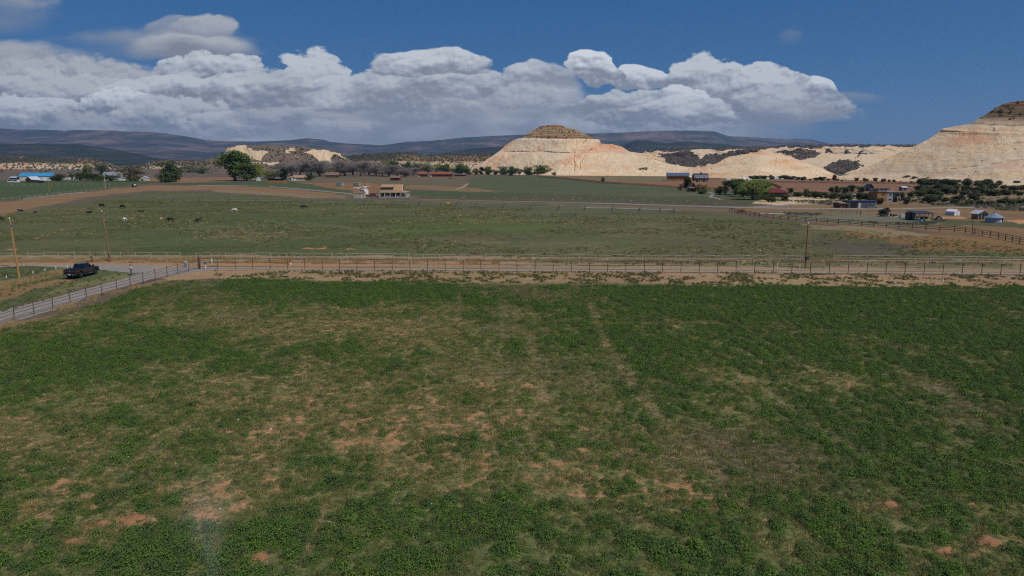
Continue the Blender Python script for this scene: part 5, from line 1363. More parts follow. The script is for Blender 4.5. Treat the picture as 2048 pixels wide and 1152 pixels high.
# --- generic pickup / car
def vehicle(name, label, cat, loc, yaw, paint, L=5.3, Wd=1.9, kind='pickup', scale=1.0):
    h = empty(name, loc, yaw, label, cat); h.scale = (scale,) * 3
    z0 = .42
    # side outline x forward
    prof = [(-L / 2, z0), (-L / 2 - .02, 1.0), (L * .20, 1.03), (L / 2 - .12, .98), (L / 2, .86), (L / 2 + .02, z0)]
    bm = MB().prism(prof, 1, -Wd / 2, Wd / 2); bm.build('body', paint, h)
    if kind == 'pickup': c = [(-.55, 1.0), (-.45, 1.75), (.75, 1.78), (1.35, 1.02)]
    else: c = [(-L / 2 + .1, 1.0), (-L / 2 + .45, 1.68), (.5, 1.72), (1.35, 1.02)]
    cb = MB().prism(c, 1, -Wd / 2 + .10, Wd / 2 - .10).build('cab', paint, h)
    g = MB()
    for s in (-1, 1):
        xs = [c[1][0] + .12, (c[1][0] + c[2][0]) / 2, c[2][0] - .02, c[3][0] - .3]
        g.slab((xs[0] - .05, s * (Wd / 2 - .095), 1.12), (xs[3], s * (Wd / 2 - .095), 1.12), (xs[2], s * (Wd / 2 - .095), 1.62), (xs[0], s * (Wd / 2 - .095), 1.62), .01)
    g.build('side_window', GLASS, cb)
    MB().slab((c[3][0] - .03, -.75, 1.1), (c[3][0] - .03, .75, 1.1), (c[2][0] + .05, .68, 1.72), (c[2][0] + .05, -.68, 1.72), .02).build('windscreen', GLASS, cb)
    for x in (-L * .31, L * .32):
        for s in (-1, 1): wheel(h, x, s * (Wd / 2 - .1), .37, .24)
    for s in (-1, 1):
        MB().box((L / 2, s * .7, .78), (.06, .34, .16)).build('headlight', WHITE, h)
        MB().box((-L / 2 - .01, s * .78, .85), (.05, .16, .24)).build('tail_light', W_RED, h)
    MB().box((L / 2 + .02, 0, .52), (.12, Wd, .2), 0, .03).build('bumper', TRIM, h)
    return h
RED = mat('red_car_paint', S(150, 26, 34), .3, 0, .1, 1, .5, coat=.5)
SILV = mat('silver_blue_car_paint', S(120, 134, 146), .3, .4, .1, 1, .5, coat=.5)
vehicle('pickup', 'red pickup parked between white camper and farmhouse', 'pickup', G(746, 393), R(-20), RED)
vehicle('pickup', 'silver-blue pickup parked against the blue-roofed workshop', 'pickup', G(1743, 416.6), R(4), SILV, scale=.82)

# --- shipping containers
C_GRN = mat('pale_green_container_paint', S(142, 160, 150), .6, var=.12, grain=(9, 9, .3)); C_GRN_SHADE = mat('shaded_container_end', S(98, 136, 128), .6, var=.12)  # second colour is the same container's shaded end, shade put into the paint
for px, lb in ((677, 'left of two pale green shipping containers on red dirt'), (711.5, 'right of two pale green shipping containers on red dirt')):
    h, k = place('shipping_container', px + 1, 372.5, lb, 'container', 'pale green shipping containers', R(-24))
    L_ = 5.4; b = MB()
    b.box((0, 1.2, 1.35), (L_ - .2, 2.36, 2.5))
    for i in range(18): b.box((-L_ / 2 + .3 + i * (L_ - .6) / 17, .0, 1.35), (.14, .07, 2.3))
    for sx in (-1, 1):
        for sy in (0.02, 2.38): b.box((sx * (L_ / 2 - .07), sy, 1.3), (.16, .16, 2.62))
    b.build('body', C_GRN, h)
    e = MB().box((-L_ / 2 - .0, 1.2, 1.35), (.12, 2.2, 2.4)).build('door', C_GRN_SHADE, h)
    f = MB()
    for y in (.5, .9, 1.5, 1.9): f.tube((-L_ / 2 - .09, y, .25), (-L_ / 2 - .09, y, 2.45), .03, .03, 6)
    f.build('locking_bar', GALV, e)
    f = MB()                      # stencilled marks
    for i, x in enumerate((.75, 1.2, 1.65)): f.box((x, -.045, 1.35), (.32, .012, .75 if i != 1 else .55))
    f.build('marking', WHITE, h)
PALE = mat('pale_stone', S(206, 200, 190), .9, var=.12)
rr = random.Random(3)
spots = [(708, 376), (711, 376.5), (714, 376), (717, 377), (719, 375.6), (724, 374), (727, 373.2), (730, 374.6), (733, 373.4), (736, 372.8), (739, 372.6), (729, 376.5), (733, 377)]
protos = []
for i in range(3):
    bm = bmesh.new(); bmesh.ops.create_icosphere(bm, subdivisions=2, radius=1)
    for v in bm.verts: v.co *= 1 + rr.uniform(-.22, .22); v.co.z = max(v.co.z * .62, -.25)
    me = bpy.data.meshes.new('rock'); bm.to_mesh(me); bm.free(); me.materials.append(PALE); protos.append(me)
for i, (x, y) in enumerate(spots):
    o = bpy.data.objects.new('rock', protos[i % 3]); o.location = G(x, y); o.scale = (rr.uniform(.6, 1.0), rr.uniform(.5, .8), rr.uniform(.5, .9)); o.rotation_euler.z = rr.random() * 6
    link(o); tag(o, 'white rock in the pile between right container and farmhouse', 'rock', 'white rocks dumped by the containers')

h, k = place('long_shed', 552, 366.5, 'long yellow-walled shed with dark low-slope roof', 'shed')
w_, r_ = shell(h, 33 / k, 7, 2.9, 1.0, 'shed', W_ORA, R_CHAR, .5)
MB().box((0, -.05, 3.25), (33 / k - .1, .1, 1.15)).build('clerestory', DARK, h)
MB().box((0, 3, 4.25), (9 / k, 3, .14)).build('roof_panel', R_PALE, r_)
h, k = place('ranch_house', 597, 361, 'white house with brown hip roof before the bare trees', 'house')
shell(h, 38 / k, 9, 2.9, 2.5, 'hip', W_STUC, R_TAN, .8)
pw = 13 / k
p_, r2 = shell(h, pw * .62, 2.6, 2.7, 1.5, 'gable_y', WHITE, R_TAN, .5, y0=-2.6, x0=-9 / k, name='entry_wing')
window(h, -9 / k, -2.6, 1.7, 1.2, 1.3); window(h, 4 / k, 0, 1.7, 2.2, 1.2); window(h, 12 / k, 0, 1.7, 1.6, 1.2); door(h, -15.5 / k, 0, 0, 1, 2.1, W_BRN)
h, k = place('storage_shed', 511, 359.5, 'cream little shed half behind white box shed', 'shed')
shell(h, 9 / k, 3, 3.0, 1.2, 'gable_x', W_STUC, R_TAN, .3); window(h, -.8, 0, 1.7, .8, .7)
h, k = place('storage_shed', 515, 361.8, 'small white gable shed beside the tallest cottonwood', 'shed')
shell(h, 7.5 / k, 3.2, 2.8, 1.0, 'gable_y', WHITE, R_PALE, .12); door(h, .4, 0, 0, 1.2, 2.1, TRIM); window(h, -1.1, 0, 1.6, .6, .6)
h, k = place('cabin', 664, 355.5, 'long brown cabin with grey-brown roof under bare trees', 'cabin')
shell(h, 25 / k, 8, 3.4, 3.0, 'gable_x', W_BRN, R_BRN, .6)
for x in (-5, -1, 4): window(h, x, 0, 1.9, 1.5, 1.2)
door(h, 7, 0, 0, 1.1, 2.1, W_DRK)
h, k = place('cabin', 790, 361.5, 'small dark red cabin with shaded porch by bare trees', 'cabin')
W = 19 / k
MB().box((0, 5.2, 1.5), (W, 6, 3.0)).build('wall', W_RED, h)
MB().slab((-W / 2 - .5, -.3, 3.0), (W / 2 + .5, -.3, 3.0), (W / 2 + .5, 4.6, 4.9), (-W / 2 - .5, 4.6, 4.9), .2).slab((W / 2 + .5, 8.8, 3.0), (-W / 2 - .5, 8.8, 3.0), (-W / 2 - .5, 4.61, 4.9), (W / 2 + .5, 4.61, 4.9), .2).build('roof', R_BRN, h)
for x in (-W / 2 + .2, 0, W / 2 - .2): MB().box((x, .1, 1.45), (.24, .24, 2.9)).build('porch_post', POST, h)
MB().box((0, 0, .55), (W - .4, .1, .95)).build('porch_wall', W_RED, h)
window(h, -2.5, 2.2, 1.7, 1.3, 1.1); door(h, 1, 2.2, 0, 1, 2.1, W_DRK)
for x0, x1, lb in ((835, 854, 'shorter, left of two long red buildings below far cliffs'), (860, 904, 'longest red ranch building below far cliffs')):
    h, k = place('ranch_building', (x0 + x1) / 2, 353.5, lb, 'building')
    W = (x1 - x0) / k
    shell(h, W, 10, 3.6, 2.6, 'gable_x', W_RED, mat('rust_roof', S(128, 76, 56), .7, var=.15, grain=(6, .2, .2)), .9)
    n = max(2, int(W / 6))
    for i in range(n): window(h, -W / 2 + (i + .5) * W / n, 0, 2.0, 2.2, 1.3)
    door(h, -W / 2 + 1.6, 0, 0, 1.8, 2.4, WHITE)
h, k = place('loafing_shed', 920, 352.5, 'low flat brown shed right of the red buildings', 'shed')
shell(h, 24 / k, 8, 2.4, -.7, 'shed', W_BRN, mat('dusty_rose_roof', S(134, 104, 98), .8, var=.12), .4)
MB().box((0, -.03, 1.1), (20 / k, .06, 1.8)).build('opening_shade', DARK, h)  # dark sheet on the solid wall, painted as the shade of an open front

# --- left-hand farmstead
h, k = place('barn', 72, 361.5, 'big white barn with bright blue metal roof', 'barn', yaw=R(14))
shell(h, 58 / k, 14, 4.4, 3.4, 'gable_x', W_STUC, R_BLUE, .4)
door(h, 8, 0, 0, 3.4, 3.2, WHITE, name='sliding_door'); window(h, 29 / k, 5, 2.4, 1.4, 1.2, axis='x', out=1)
h, k = place('barn', 58, 365.2, 'low brown barn with pale wide roof before blue-roofed barn', 'barn', yaw=R(-12))
shell(h, 15 / k, 9, 2.6, 2.8, 'gable_y', W_BRN, R_PALE, .5)
MB().slab((15 / k / 2 + .4, -.3, 2.75), (32 / k, -.3, 2.0), (32 / k, 9, 2.0), (15 / k / 2 + .4, 9, 2.75), .15).build('lean_to_roof', R_PALE, h)
MB().box((12 / k, 4.6, .95), (9 / k, 8, 1.9)).build('lean_to_wall', W_TAN, h); door(h, -1.2, 0, 0, 2.6, 2.4, W_DRK, name='barn_door')
h, k = place('house_trailer', 25, 365.5, 'long white house trailer left of the brown barn', 'trailer')
W = 21 / k
MB().box((0, 1.5, 1.55), (W, 3, 2.4), 0, .12).build('body', WHITE, h)
for x in (-W * .24, W * .24): window(h, x, 0, 1.95, W * .42, 1.0, TRIM)
door(h, 0, 0, .4, .7, 2.0, TRIM)
MB().box((0, 1.5, 2.85), (W + .3, 3.3, .12)).build('roof', R_PALE, h)
h, k = place('animal_shed', 26, 362.5, 'dark open shed behind the white house trailer', 'shed')
shell(h, 13 / k, 5, 3.4, 1.0, 'gable_x', W_DRK, R_PALE, .3); door(h, 0, 0, 0, 2.4, 2.2, DARK)  # the near-black door panel is painted shade of an open doorway
h, k = place('house', 222, 361, 'white two-storey house with grey roof among dark trees', 'house')
W = 33 / k
shell(h, W, 9, 5.0, 3.6, 'gable_x', WHITE, R_GREY, .5)
shell(h, 9 / k, 3, 4.6, 3.2, 'gable_y', WHITE, R_GREY, .4, y0=-3, x0=-6 / k, name='gable_wing')
window(h, -6 / k, -3, 5.1, 1.2, 1.4, W_DRK)
for x in (2 / k, 9 / k): window(h, x, 0, 3.4, 1.2, 1.6, W_DRK)
MB().slab((W / 2, -.2, 4.4), (W / 2 + 6 / k, -.2, 2.4), (W / 2 + 6 / k, 7, 2.4), (W / 2, 7, 4.4), .15).build('side_roof', R_PALE, h)
MB().box((W / 2 + 2.6 / k, 3.4, 1.25), (5.2 / k, 6.6, 2.5)).build('side_wall', WHITE, h)
h, k = place('shed', 287, 361.5, 'small grey shed with slanting white roof', 'shed', yaw=R(8))
shell(h, 17 / k, 5, 2.6, 1.9, 'gable_y', W_STUC, R_PALE, .3); door(h, -1, 0, 0, 1.8, 2, W_DRK)
h, k = place('shed', 150, 361.5, 'white shed glimpsed between the dark orchard trees', 'shed')
shell(h, 8 / k, 4, 2.8, 1.8, 'gable_y', WHITE, R_PALE, .2); door(h, 0, 0, 0, 1.2, 2, TRIM)
h, k = place('shed', 132, 359.5, 'low flat white shed right of dark tree by blue barn', 'shed')
shell(h, 12 / k, 4, 2.6, .5, 'shed', W_STUC, R_PALE, .2); door(h, 1, 0, 0, 1.4, 2, TRIM)
h, k = place('farm_trailer', 268, 374.2, 'jumbled grey farm machine at field corner fence', 'farm machine')
MB().box((0, 0, .9), (3.2, 1.8, .25)).box((-.9, 0, 1.4), (1.1, 1.5, .8), .1, .1).tube((1.6, 0, .9), (2.8, 0, .6), .08).build('frame', W_DRK, h)
for x in (-1, 1):
    for y in (-.9, .9): wheel(h, x, y, .5, .22)
MB().lathe([(.55, 0), (.6, .6), (.5, 1.0), (.1, 1.05)], 12, (.7, 0, 1.05)).build('tank', WHITE, h)

# --- right-hand farmstead
h, k = place('barn', 1355, 361.5, 'large orange board barn with blue-grey metal roof', 'barn', yaw=R(-13))
shell(h, 42 / k, 11, 5.2, 2.7, 'gable_x', W_ORA, R_SLATE, .9)
MB().box((-42 / k / 2 - .03, 5.5, 2.6), (.06, 10.9, 5.18)).build('shaded_end_wall', W_RED, h)  # gable end turned from the sun: its shade is put into darker boards
for x in (-5, 5): door(h, x, 0, 0, 3.2, 3.6, mat('barn_door_boards', S(150, 98, 54), .8, var=.2, grain=(5, 5, .4)), name='barn_door')
h, k = place('house', 1403, 361.5, 'dark charcoal gambrel-roofed house beside orange barn', 'house')
W = 28 / k
shell(h, W, 10, 2.6, 4.6, 'gambrel', W_DRK, R_CHAR, .3)
for x in (-5.0, -3.2, -1.2, 3.8):
    dm = MB().box((x, .6, 3.35), (1.35, 1.3, 1.5)).build('dormer', W_DRK, h)
    MB().box((x, -.07, 3.4), (1.0, .04, 1.0)).build('window', WHITE, h)
MB().box((.5, 5, 7.6), (2.2, 1.2, 1.4)).build('chimney', W_DRK, h)
for x, lb, c in ((1396, 'red tractor parked before the charcoal house', RED), (1410, 'orange tractor parked before the charcoal house', mat('orange_paint', S(196, 100, 50), .5))):
    h = empty('tractor', G(x, 364), R(20), lb, 'tractor')
    MB().box((.5, 0, 1.15), (1.9, .8, .7), 0, .1).box((-.8, 0, .95), (1.2, .9, .5)).build('body', c, h)
    MB().box((-.8, 0, 2.3), (1.3, 1.2, .12)).box((-1.3, .5, 1.6), (.08, .08, 1.4)).box((-1.3, -.5, 1.6), (.08, .08, 1.4)).box((-.25, .5, 1.6), (.08, .08, 1.4)).box((-.25, -.5, 1.6), (.08, .08, 1.4)).build('canopy', W_DRK, h)
    for y in (-.75, .75): wheel(h, -.9, y, .75, .4); wheel(h, 1.1, y, .45, .28)
h, k = place('log_cabin', 1386, 383, 'small brown log cabin under trees by the drive', 'cabin')
shell(h, 13 / k, 6, 2.4, 3.0, 'gable_y', W_BRN, R_BRN, .7)
MB().slab((-9 / k, -2.6, 2.3), (9 / k, -2.6, 2.3), (9 / k, .0, 2.9), (-9 / k, .0, 2.9), .14).build('porch_roof', R_BRN, h)
for x in (-8.3 / k, 0, 8.3 / k): MB().box((x, -2.4, 1.1), (.18, .18, 2.2)).build('porch_post', POST, h)
window(h, 0, 0, 3.9, 1.0, .7, W_RED); window(h, -1.4, 0, 1.4, 1, 1); door(h, 1.2, 0, 0, 1, 2, W_ORA)
h, k = place('house', 1556, 393.5, 'low house with dark red spreading metal roof', 'house')
W = 36 / k
shell(h, W, 9, 2.2, 2.4, 'hip', W_DRK, R_RED, 1.0)
for x in (-3, 0, 3): window(h, x, 0, 1.3, 1.6, 1.1, W_BRN)
MB().slab((W / 2 + .8, 1, 2.4), (W / 2 + 13 / k, 2, 1.8), (W / 2 + 13 / k, 7, 1.8), (W / 2 + .8, 8, 2.4), .15).build('carport_roof', mat('rusty_red_roof', S(118, 70, 58), .7, var=.15), h)
for y in (2.3, 6.6): MB().box((W / 2 + 12 / k, y, .9), (.15, .15, 1.75)).build('carport_post', POST, h)
h, k = place('cargo_trailer', 1457, 363, 'boxy white cargo trailer right of charcoal house', 'trailer')
MB().box((0, 1.2, 1.7), (8 / k, 2.2, 2.3), 0, .1).build('body', WHITE, h); [wheel(h, x, y, .4, .22) for x in (-.5, .5) for y in (.1, 2.3)]
MB().box((8 / k / 2 + .6, 1.2, .6), (1.2, .1, .1)).build('drawbar', W_DRK, h)
h, k = place('propane_tank', 1487, 361.5, 'domed white tank behind the leafy tree clump', 'tank')
MB().lathe([(2.0, 0), (2.0, 1.6), (1.8, 2.4), (1.2, 3.1), (.4, 3.4), (.05, 3.45)], 18).build('tank', WHITE, h, True)
MB().box((-3, 0, .8), (3, 1.4, 1.6), 0, .2).build('pump_box', R_PALE, h)
h, k = place('travel_trailer', 1499.5, 362, 'small white travel trailer right of the domed tank', 'trailer')
MB().box((0, 1, 1.3), (7 / k, 2.1, 1.9), 0, .35).build('body', WHITE, h); window(h, .6, -.05, 1.5, .9, .6, DARK); [wheel(h, 0, y, .36, .2) for y in (.0, 2.0)]
h, k = place('travel_trailer', 1553, 359.6, 'white box trailer standing in the juniper hedge', 'trailer')
MB().box((0, 1, 1.6), (8 / k, 2.3, 2.4), 0, .15).build('body', WHITE, h); window(h, 1, -.15, 1.8, 1.2, .7, DARK); [wheel(h, 0, y, .4, .2) for y in (-.02, 2.1)]
h, k = place('horse_trailer', 1267, 350.6, 'pale trailer parked far right below the butte', 'trailer')
MB().box((0, 1, 1.5), (10 / k, 2.3, 2.0), 0, .2).build('body', R_PALE, h); window(h, 1.5, 0 - .15, 1.8, 2.4, .6, DARK); [wheel(h, x, y, .4, .2) for x in (-.5, .5) for y in (-.02, 2.1)]
h, k = place('corral_shed', 1420, 353.5, 'long dark red shed along foot of golden dome', 'shed')
shell(h, 46 / k, 6, 2.6, 1.0, 'gable_x', W_RED, W_RED, .3); MB().box((0, -.03, 1.1), (30 / k, .06, 1.6)).build('opening_shade', DARK, h)  # dark sheet painted as interior shade; the wall behind is solid

# workshop with the blue roof edge
h, k = place('workshop', 1721, 416, 'long grey steel workshop with blue roof edge and open bay', 'workshop')
W = 57 / k; xo = 2 / k
shell(h, W * .92, 8, 2.35, .62, 'shed', W_STEEL, mat('bright_blue_edge', S(92, 130, 190), .4, .2, .08), .35, x0=xo)
MB().box((-W * .5 + 13 / k + xo, -.03, 1.15), (14 / k, .06, 2.25)).build('open_bay_shade', DARK, h)  # near-black panel on the wall, painted as shade within the open bay
door(h, -W * .5 + 24 / k + xo, 0, 0, .85, 2.0, TRIM)
lt = MB().slab((-W * .72, -.6, 1.95), (-W * .44, -.6, 1.95), (-W * .44, 6, 2.4), (-W * .72, 6, 2.4), .14).build('lean_to_roof', mat('rusted_sheet_roof', S(140, 124, 108), .8, var=.2), h)
MB().box((-W * .665, 2.4, .92), (11 / k, 5, 1.84)).build('lean_to_wall', W_BRN, h)
for x in (-W * .71, -W * .58, -W * .5): MB().box((x, -.4, .95), (.14, .14, 1.85)).build('lean_to_post', POST, h)
h, k = place('deer_blind', 1707, 405, 'little white-topped lookout box on legs behind workshop', 'lookout')
MB().box((0, 0, 3.2), (1.0, 1.0, .9)).build('box', W_DRK, h); MB().box((0, 0, 3.72), (1.3, 1.3, .14)).build('roof', WHITE, h)
for sx in (-.4, .4):
    for sy in (-.4, .4): MB().tube((sx * 1.3, sy * 1.3, 0), (sx, sy, 2.76), .06).build('leg', POST, h)
h, k = place('house', 1774.5, 404, 'modern house with white roof and orange board wing', 'house')
W = 42 / k
shell(h, W * .46, 8, 4.4, .5, 'shed', W_ORA, R_PALE, .35, x0=-W * .27, name='board_wing')
shell(h, W * .54, 8, 4.3, .3, 'shed', mat('lilac_grey_stucco', S(156, 152, 158), .85, var=.06), R_PALE, .35, x0=W * .235, y0=.05, name='stucco_wing')
MB().box((W * .36, -.02, 2.1), (W * .2, .12, 4.1)).build('glazing', GLASS, h)
for z in (1.2, 3.3): window(h, W * .12, .05, z, 1.5, .9, TRIM)
window(h, -W * .22, 0, 3.6, 1.6, .7, W_BRN)
MB().box((W * .43, -1.0, 2.3), (W * .14, 1.9, .12)).box((W * .43, -1.9, 2.75), (W * .14, .06, .08)).box((W * .365, -1.9, 1.4), (.12, .12, 2.8)).box((W * .495, -1.9, 1.4), (.12, .12, 2.8)).build('balcony', TRIM, h)
shell(h, W * .52, 5, 5.6, .3, 'shed', W_GREY, R_CHAR, .3, x0=W * .23, y0=8.06, name='rear_block')
for x in (W * .1, W * .3): window(h, x, 8.06, 5.35, 1.4, .7, W_RED)
MB().tube((W * .34, 3, 4.7), (W * .34, 3, 6.4), .12).build('flue', R_PALE, h)
h, k = place('cottage', 1741, 382.5, 'little dark cottage half hidden in tall junipers', 'cottage')
shell(h, 11 / k, 5, 2.6, 1.8, 'gable_y', W_DRK, R_CHAR, .4)
MB().slab((-11 / k / 2 - 5 / k, .4, 2.2), (-11 / k / 2 - .4, .4, 2.5), (-11 / k / 2 - .4, 4, 2.5), (-11 / k / 2 - 5 / k, 4, 2.2), .1).build('porch_roof', R_CHAR, h)
for y in (.6, 3.8): MB().box((-11 / k / 2 - 4.6 / k, y, 1.1), (.14, .14, 2.2)).build('porch_post', WHITE, h)
window(h, .6, 0, 1.5, 1, .9)
h, k = place('shed', 1810, 381.5, 'pale-blue roofed hut on the wooded slope', 'shed')
shell(h, 11 / k, 4, 2.0, .7, 'gable_x', W_GREY, R_PALE, .3); door(h, 0, 0, 0, 1, 1.8, W_DRK)

# ranch yard at right
h, k = place('pole_barn', 1847, 441, 'open pole shelter with dark metal roof in junk yard', 'shelter')
W = 37 / k; D = 4.2
MB().slab((-W / 2 - .3, -.4, 2.35), (W / 2 + .3, -.4, 2.2), (W / 2 + .1, D, 2.75), (-W / 2 - .5, D, 2.9), .14).build('roof', R_CHAR, h)
for i in range(5):
    for y in (.1, D - .3): MB().box((-W / 2 + .2 + i * (W - .4) / 4, y, 1.12 + (.17 if y > 1 else 0)), (.14, .14, 2.2 + (.34 if y > 1 else 0))).build('post', POST, h)
h, k = place('storage_container', 1823.5, 440, 'dark green box container at left end of pole shelter', 'container')
b = MB().box((0, 1.2, 1.25), (11 / k, 2.3, 2.2))
for i in range(7): b.box((-11 / k / 2 + .12 + i * (11 / k - .24) / 6, .03, 1.25), (.08, .06, 2.1))
b.build('body', mat('dark_green_paint', S(64, 72, 66), .6, var=.15), h); MB().box((0, 1.2, 2.4), (11 / k + .1, 2.4, .1)).build('roof', R_GREY, h); door(h, .4, -.0, .15, .8, 1.9, W_GREY)
h, k = place('stock_tub', 1841, 442.5, 'turquoise tub in front of the pole shelter', 'tub')
MB().lathe([(.62, 0), (.68, .62), (.60, .62), (.55, .1)], 16).build('tub', mat('turquoise_plastic', S(84, 160, 182), .5, var=.1), h)
h, k = place('lumber_stack', 1855.5, 443, 'yellowish lumber stack under right of pole shelter', 'lumber')
b = MB()
for i in range(4):
    for j in range(3): b.box((i * .02, j * .32, .1 + i * .17), (1.9 - .1 * (i % 2), .28, .13), .02 * (i - 1))
b.build('boards', mat('fresh_lumber', S(176, 158, 116), .8, var=.2), h)
h, k = place('lumber_stack', 1851, 441, 'grey stacked crate of boards beneath the pole shelter', 'lumber')
b = MB()
for i in range(6): b.box((0, 1, .12 + i * .19), (1.7, 1.2, .15), .03 * (i % 3 - 1))
b.build('boards', mat('grey_boards', S(112, 104, 96), .85, var=.25), h)
h, k = place('scrap_pile', 1880, 440.5, 'A-shaped scrap frame with pale sheet right of shelter', 'scrap')
MB().slab((-1.2, 0, .1), (0, 0, 1.35), (0, 1.4, 1.35), (-1.2, 1.4, .1), .06).build('dark_panel', W_DRK, h)
MB().slab((.05, 0, 1.35), (1.1, 0, .3), (1.1, 1.4, .3), (.05, 1.4, 1.35), .06).build('pale_panel', WHITE, h)
MB().tube((-1.2, .05, 0), (0, .05, 1.3), .05).tube((1.15, .05, 0), (0, .05, 1.3), .05).tube((-.6, .1, .6), (.6, .1, .6), .04).build('frame', POST, h)
h, k = place('wall_tent', 1914, 431, 'white canvas wall tent on the brown flat', 'tent', yaw=R(20))
CAN = mat('white_canvas', S(214, 210, 212), .85, var=.06)
w_, r_ = shell(h, 15.5 / k, 3.4, 1.35, .75, 'gable_y', CAN, CAN, .08, .03)
MB().slab((-.03, -.025, .05), (.5, -.025, .05), (.42, -.025, 1.6), (-.03, -.025, 1.9), .01).build('door_flap', TRIM, h)
MB().tube((-1.25, -.6, 0), (-1.25, -.05, 1.3), .012, .012, 5).tube((1.25, -.6, 0), (1.25, -.05, 1.3), .012, .012, 5).build('guy_rope', POST, h)
h, k = place('garden_shed', 1965, 439, 'open-gabled little shed with pale trim beside round bin', 'shed')
W = 20 / k
shell(h, W, 3.2, 1.95, .85, 'gable_y', W_ORA, R_PALE, .55)
MB().box((0, -.04, .98), (W * .94, .07, 1.75)).build('screen_front', GLASS, h)
for x in (-W * .47, -W * .16, W * .16, W * .47): MB().box((x, -.09, .98), (.1, .1, 1.9)).build('post', TRIM, h)
MB().box((0, -.1, 1.98), (W * 1.3, .14, .16)).build('beam', TRIM, h)
h, k = place('round_bin', 1998.5, 446, 'round metal bin with ribbed grey conical roof', 'bin')
r_ = 15.6 / k
MB().lathe([(r_, 0), (r_, .55), (r_ + .02, .57), (r_, .6), (r_, 1.1), (r_ + .02, 1.12), (r_, 1.15), (r_, 1.55)], 40, (0, r_, 0)).build('wall', mat('pale_steel_wall', S(176, 174, 180), .5, .35, .1), h, False)
cone = MB(); n = 48
vs = []
for i in range(n):
    t_ = 2 * math.pi * i / n; q = (r_ + .35) * (1.0 if i % 2 else .985); vs.append((q * math.cos(t_), r_ + q * math.sin(t_), 1.5 + (.04 if i % 2 else 0)))
vs += [(0.25 * math.cos(2 * math.pi * i / n), r_ + .25 * math.sin(2 * math.pi * i / n), 2.95) for i in range(n)]
cone.add(vs, [(i, (i + 1) % n, n + (i + 1) % n, n + i) for i in range(n)] + [tuple(range(n, 2 * n)), tuple(range(n - 1, -1, -1))]).build('roof', mat('grey_ribbed_roof', S(132, 144, 158), .45, .35, .06), h)
MB().lathe([(.3, 2.9), (.3, 3.1), (.02, 3.2)], 12, (0, r_, 0)).build('roof_cap', GALV, h)
a_ = R(-62); MB().box((r_ * math.cos(a_) * 1.0, r_ + r_ * math.sin(a_), .72), (.55, .12, 1.4), a_ + R(90)).build('doorway_shade', DARK, h)  # near-black panel painted as the shade inside the door hole
a_ = R(-78); MB().box((r_ * math.cos(a_), r_ + r_ * math.sin(a_) - .05, .45), (.55, .1, .5), a_ + R(90)).build('hatch', WHITE, h)
# junk in the yard
JG = 'junk lying about the ranch yard'
def junk(kind, px, py, label, mtl, parts):
    h = empty(kind, G(px, py), random.random() * .4, label, kind.replace('_', ' '))
    for nm, f, m2 in parts: f.build(nm, m2, h)
    return h
junk('flatbed_trailer', 1766, 433, 'long dark flatbed trailer below the lone leaning juniper', None, [('deck', MB().box((0, 0, .7), (3.6, 1.5, .14)), W_DRK), ('frame', MB().box((0, 0, .55), (3.4, .8, .14)).tube((1.8, 0, .55), (2.8, 0, .45), .05), GALV),
      ('wheel', MB().tube((-.4, -.8, .3), (-.4, -.6, .3), .3, .3, 14).tube((-.4, .6, .3), (-.4, .8, .3), .3, .3, 14), RUB)])
junk('dinghy', 1773, 433, 'pale small boat hull tipped beside the flatbed trailer', None, [('hull', MB().add([(-1.2, -.45, .5), (-1.2, .45, .5), (1.3, 0, .62), (-1.1, -.25, .05), (-1.1, .25, .05), (.9, 0, .12)], [(0, 3, 5, 2), (1, 2, 5, 4), (3, 4, 5), (0, 1, 4, 3), (0, 2, 1)]), R_PALE)])
junk('water_barrel', 1781.5, 433.6, 'small dark barrel on a pallet left of white frames', None, [('barrel', MB().lathe([(.28, .15), (.33, .45), (.33, .7), (.28, .98)], 14), W_DRK), ('pallet', MB().box((0, 0, .07), (1, .9, .12)), TRIM)])
junk('water_barrel', 1789.5, 433.8, 'pair-sized dark drum on white pallet nearer white frames', None, [('drum', MB().tube((-.6, 0, .5), (.6, 0, .5), .38, .38, 14), W_DRK), ('pallet', MB().box((0, 0, .07), (1.3, .9, .12)), WHITE)])
f = MB()
for i in range(6): f.box((-.9 + i * .36, 0, .6), (.05, .05, 1.2)); f.box((-.9 + i * .36, .9, .6), (.05, .05, 1.2))
f.box((0, 0, 1.2), (1.9, .06, .06)).box((0, .9, 1.2), (1.9, .06, .06)).box((0, 0, .5), (1.9, .06, .06))
junk('cage_tank', 1806.5, 436.5, 'white caged water tank left of dark green container', None, [('cage', f, GALV), ('tank', MB().box((0, .45, .58), (1.75, .75, 1.0), 0, .1), WHITE), ('spout', MB().lathe([(.12, 1.1), (.12, 1.6), (.03, 1.75)], 8, (0, .45, 0)), WHITE)])
rp = random.Random(9)
for i, (px, py, lb) in enumerate(((1832, 443.5, 'grey pipe bundle lying left of turquoise tub'), (1866, 444, 'loose grey boards right of the yellow lumber'), (1884, 445.6, 'pale and dark scrap boards below the A-shaped frame'), (1812, 447, 'long thin grey pipe run lying before the pole shelter'))):
    b = MB()
    for j in range(7): b.box((rp.uniform(-.6, .6), j * .22 - .6, .06 + .05 * (j % 2)), (rp.uniform(1.6, 3.2), .14, .08), rp.uniform(-.25, .25))
    o = b.build('scrap_boards', mat('grey_boards', S(112, 104, 96), .85)); o.location = G(px, py); tag(o, lb, 'scrap')
f = MB()
rr = random.Random(8)
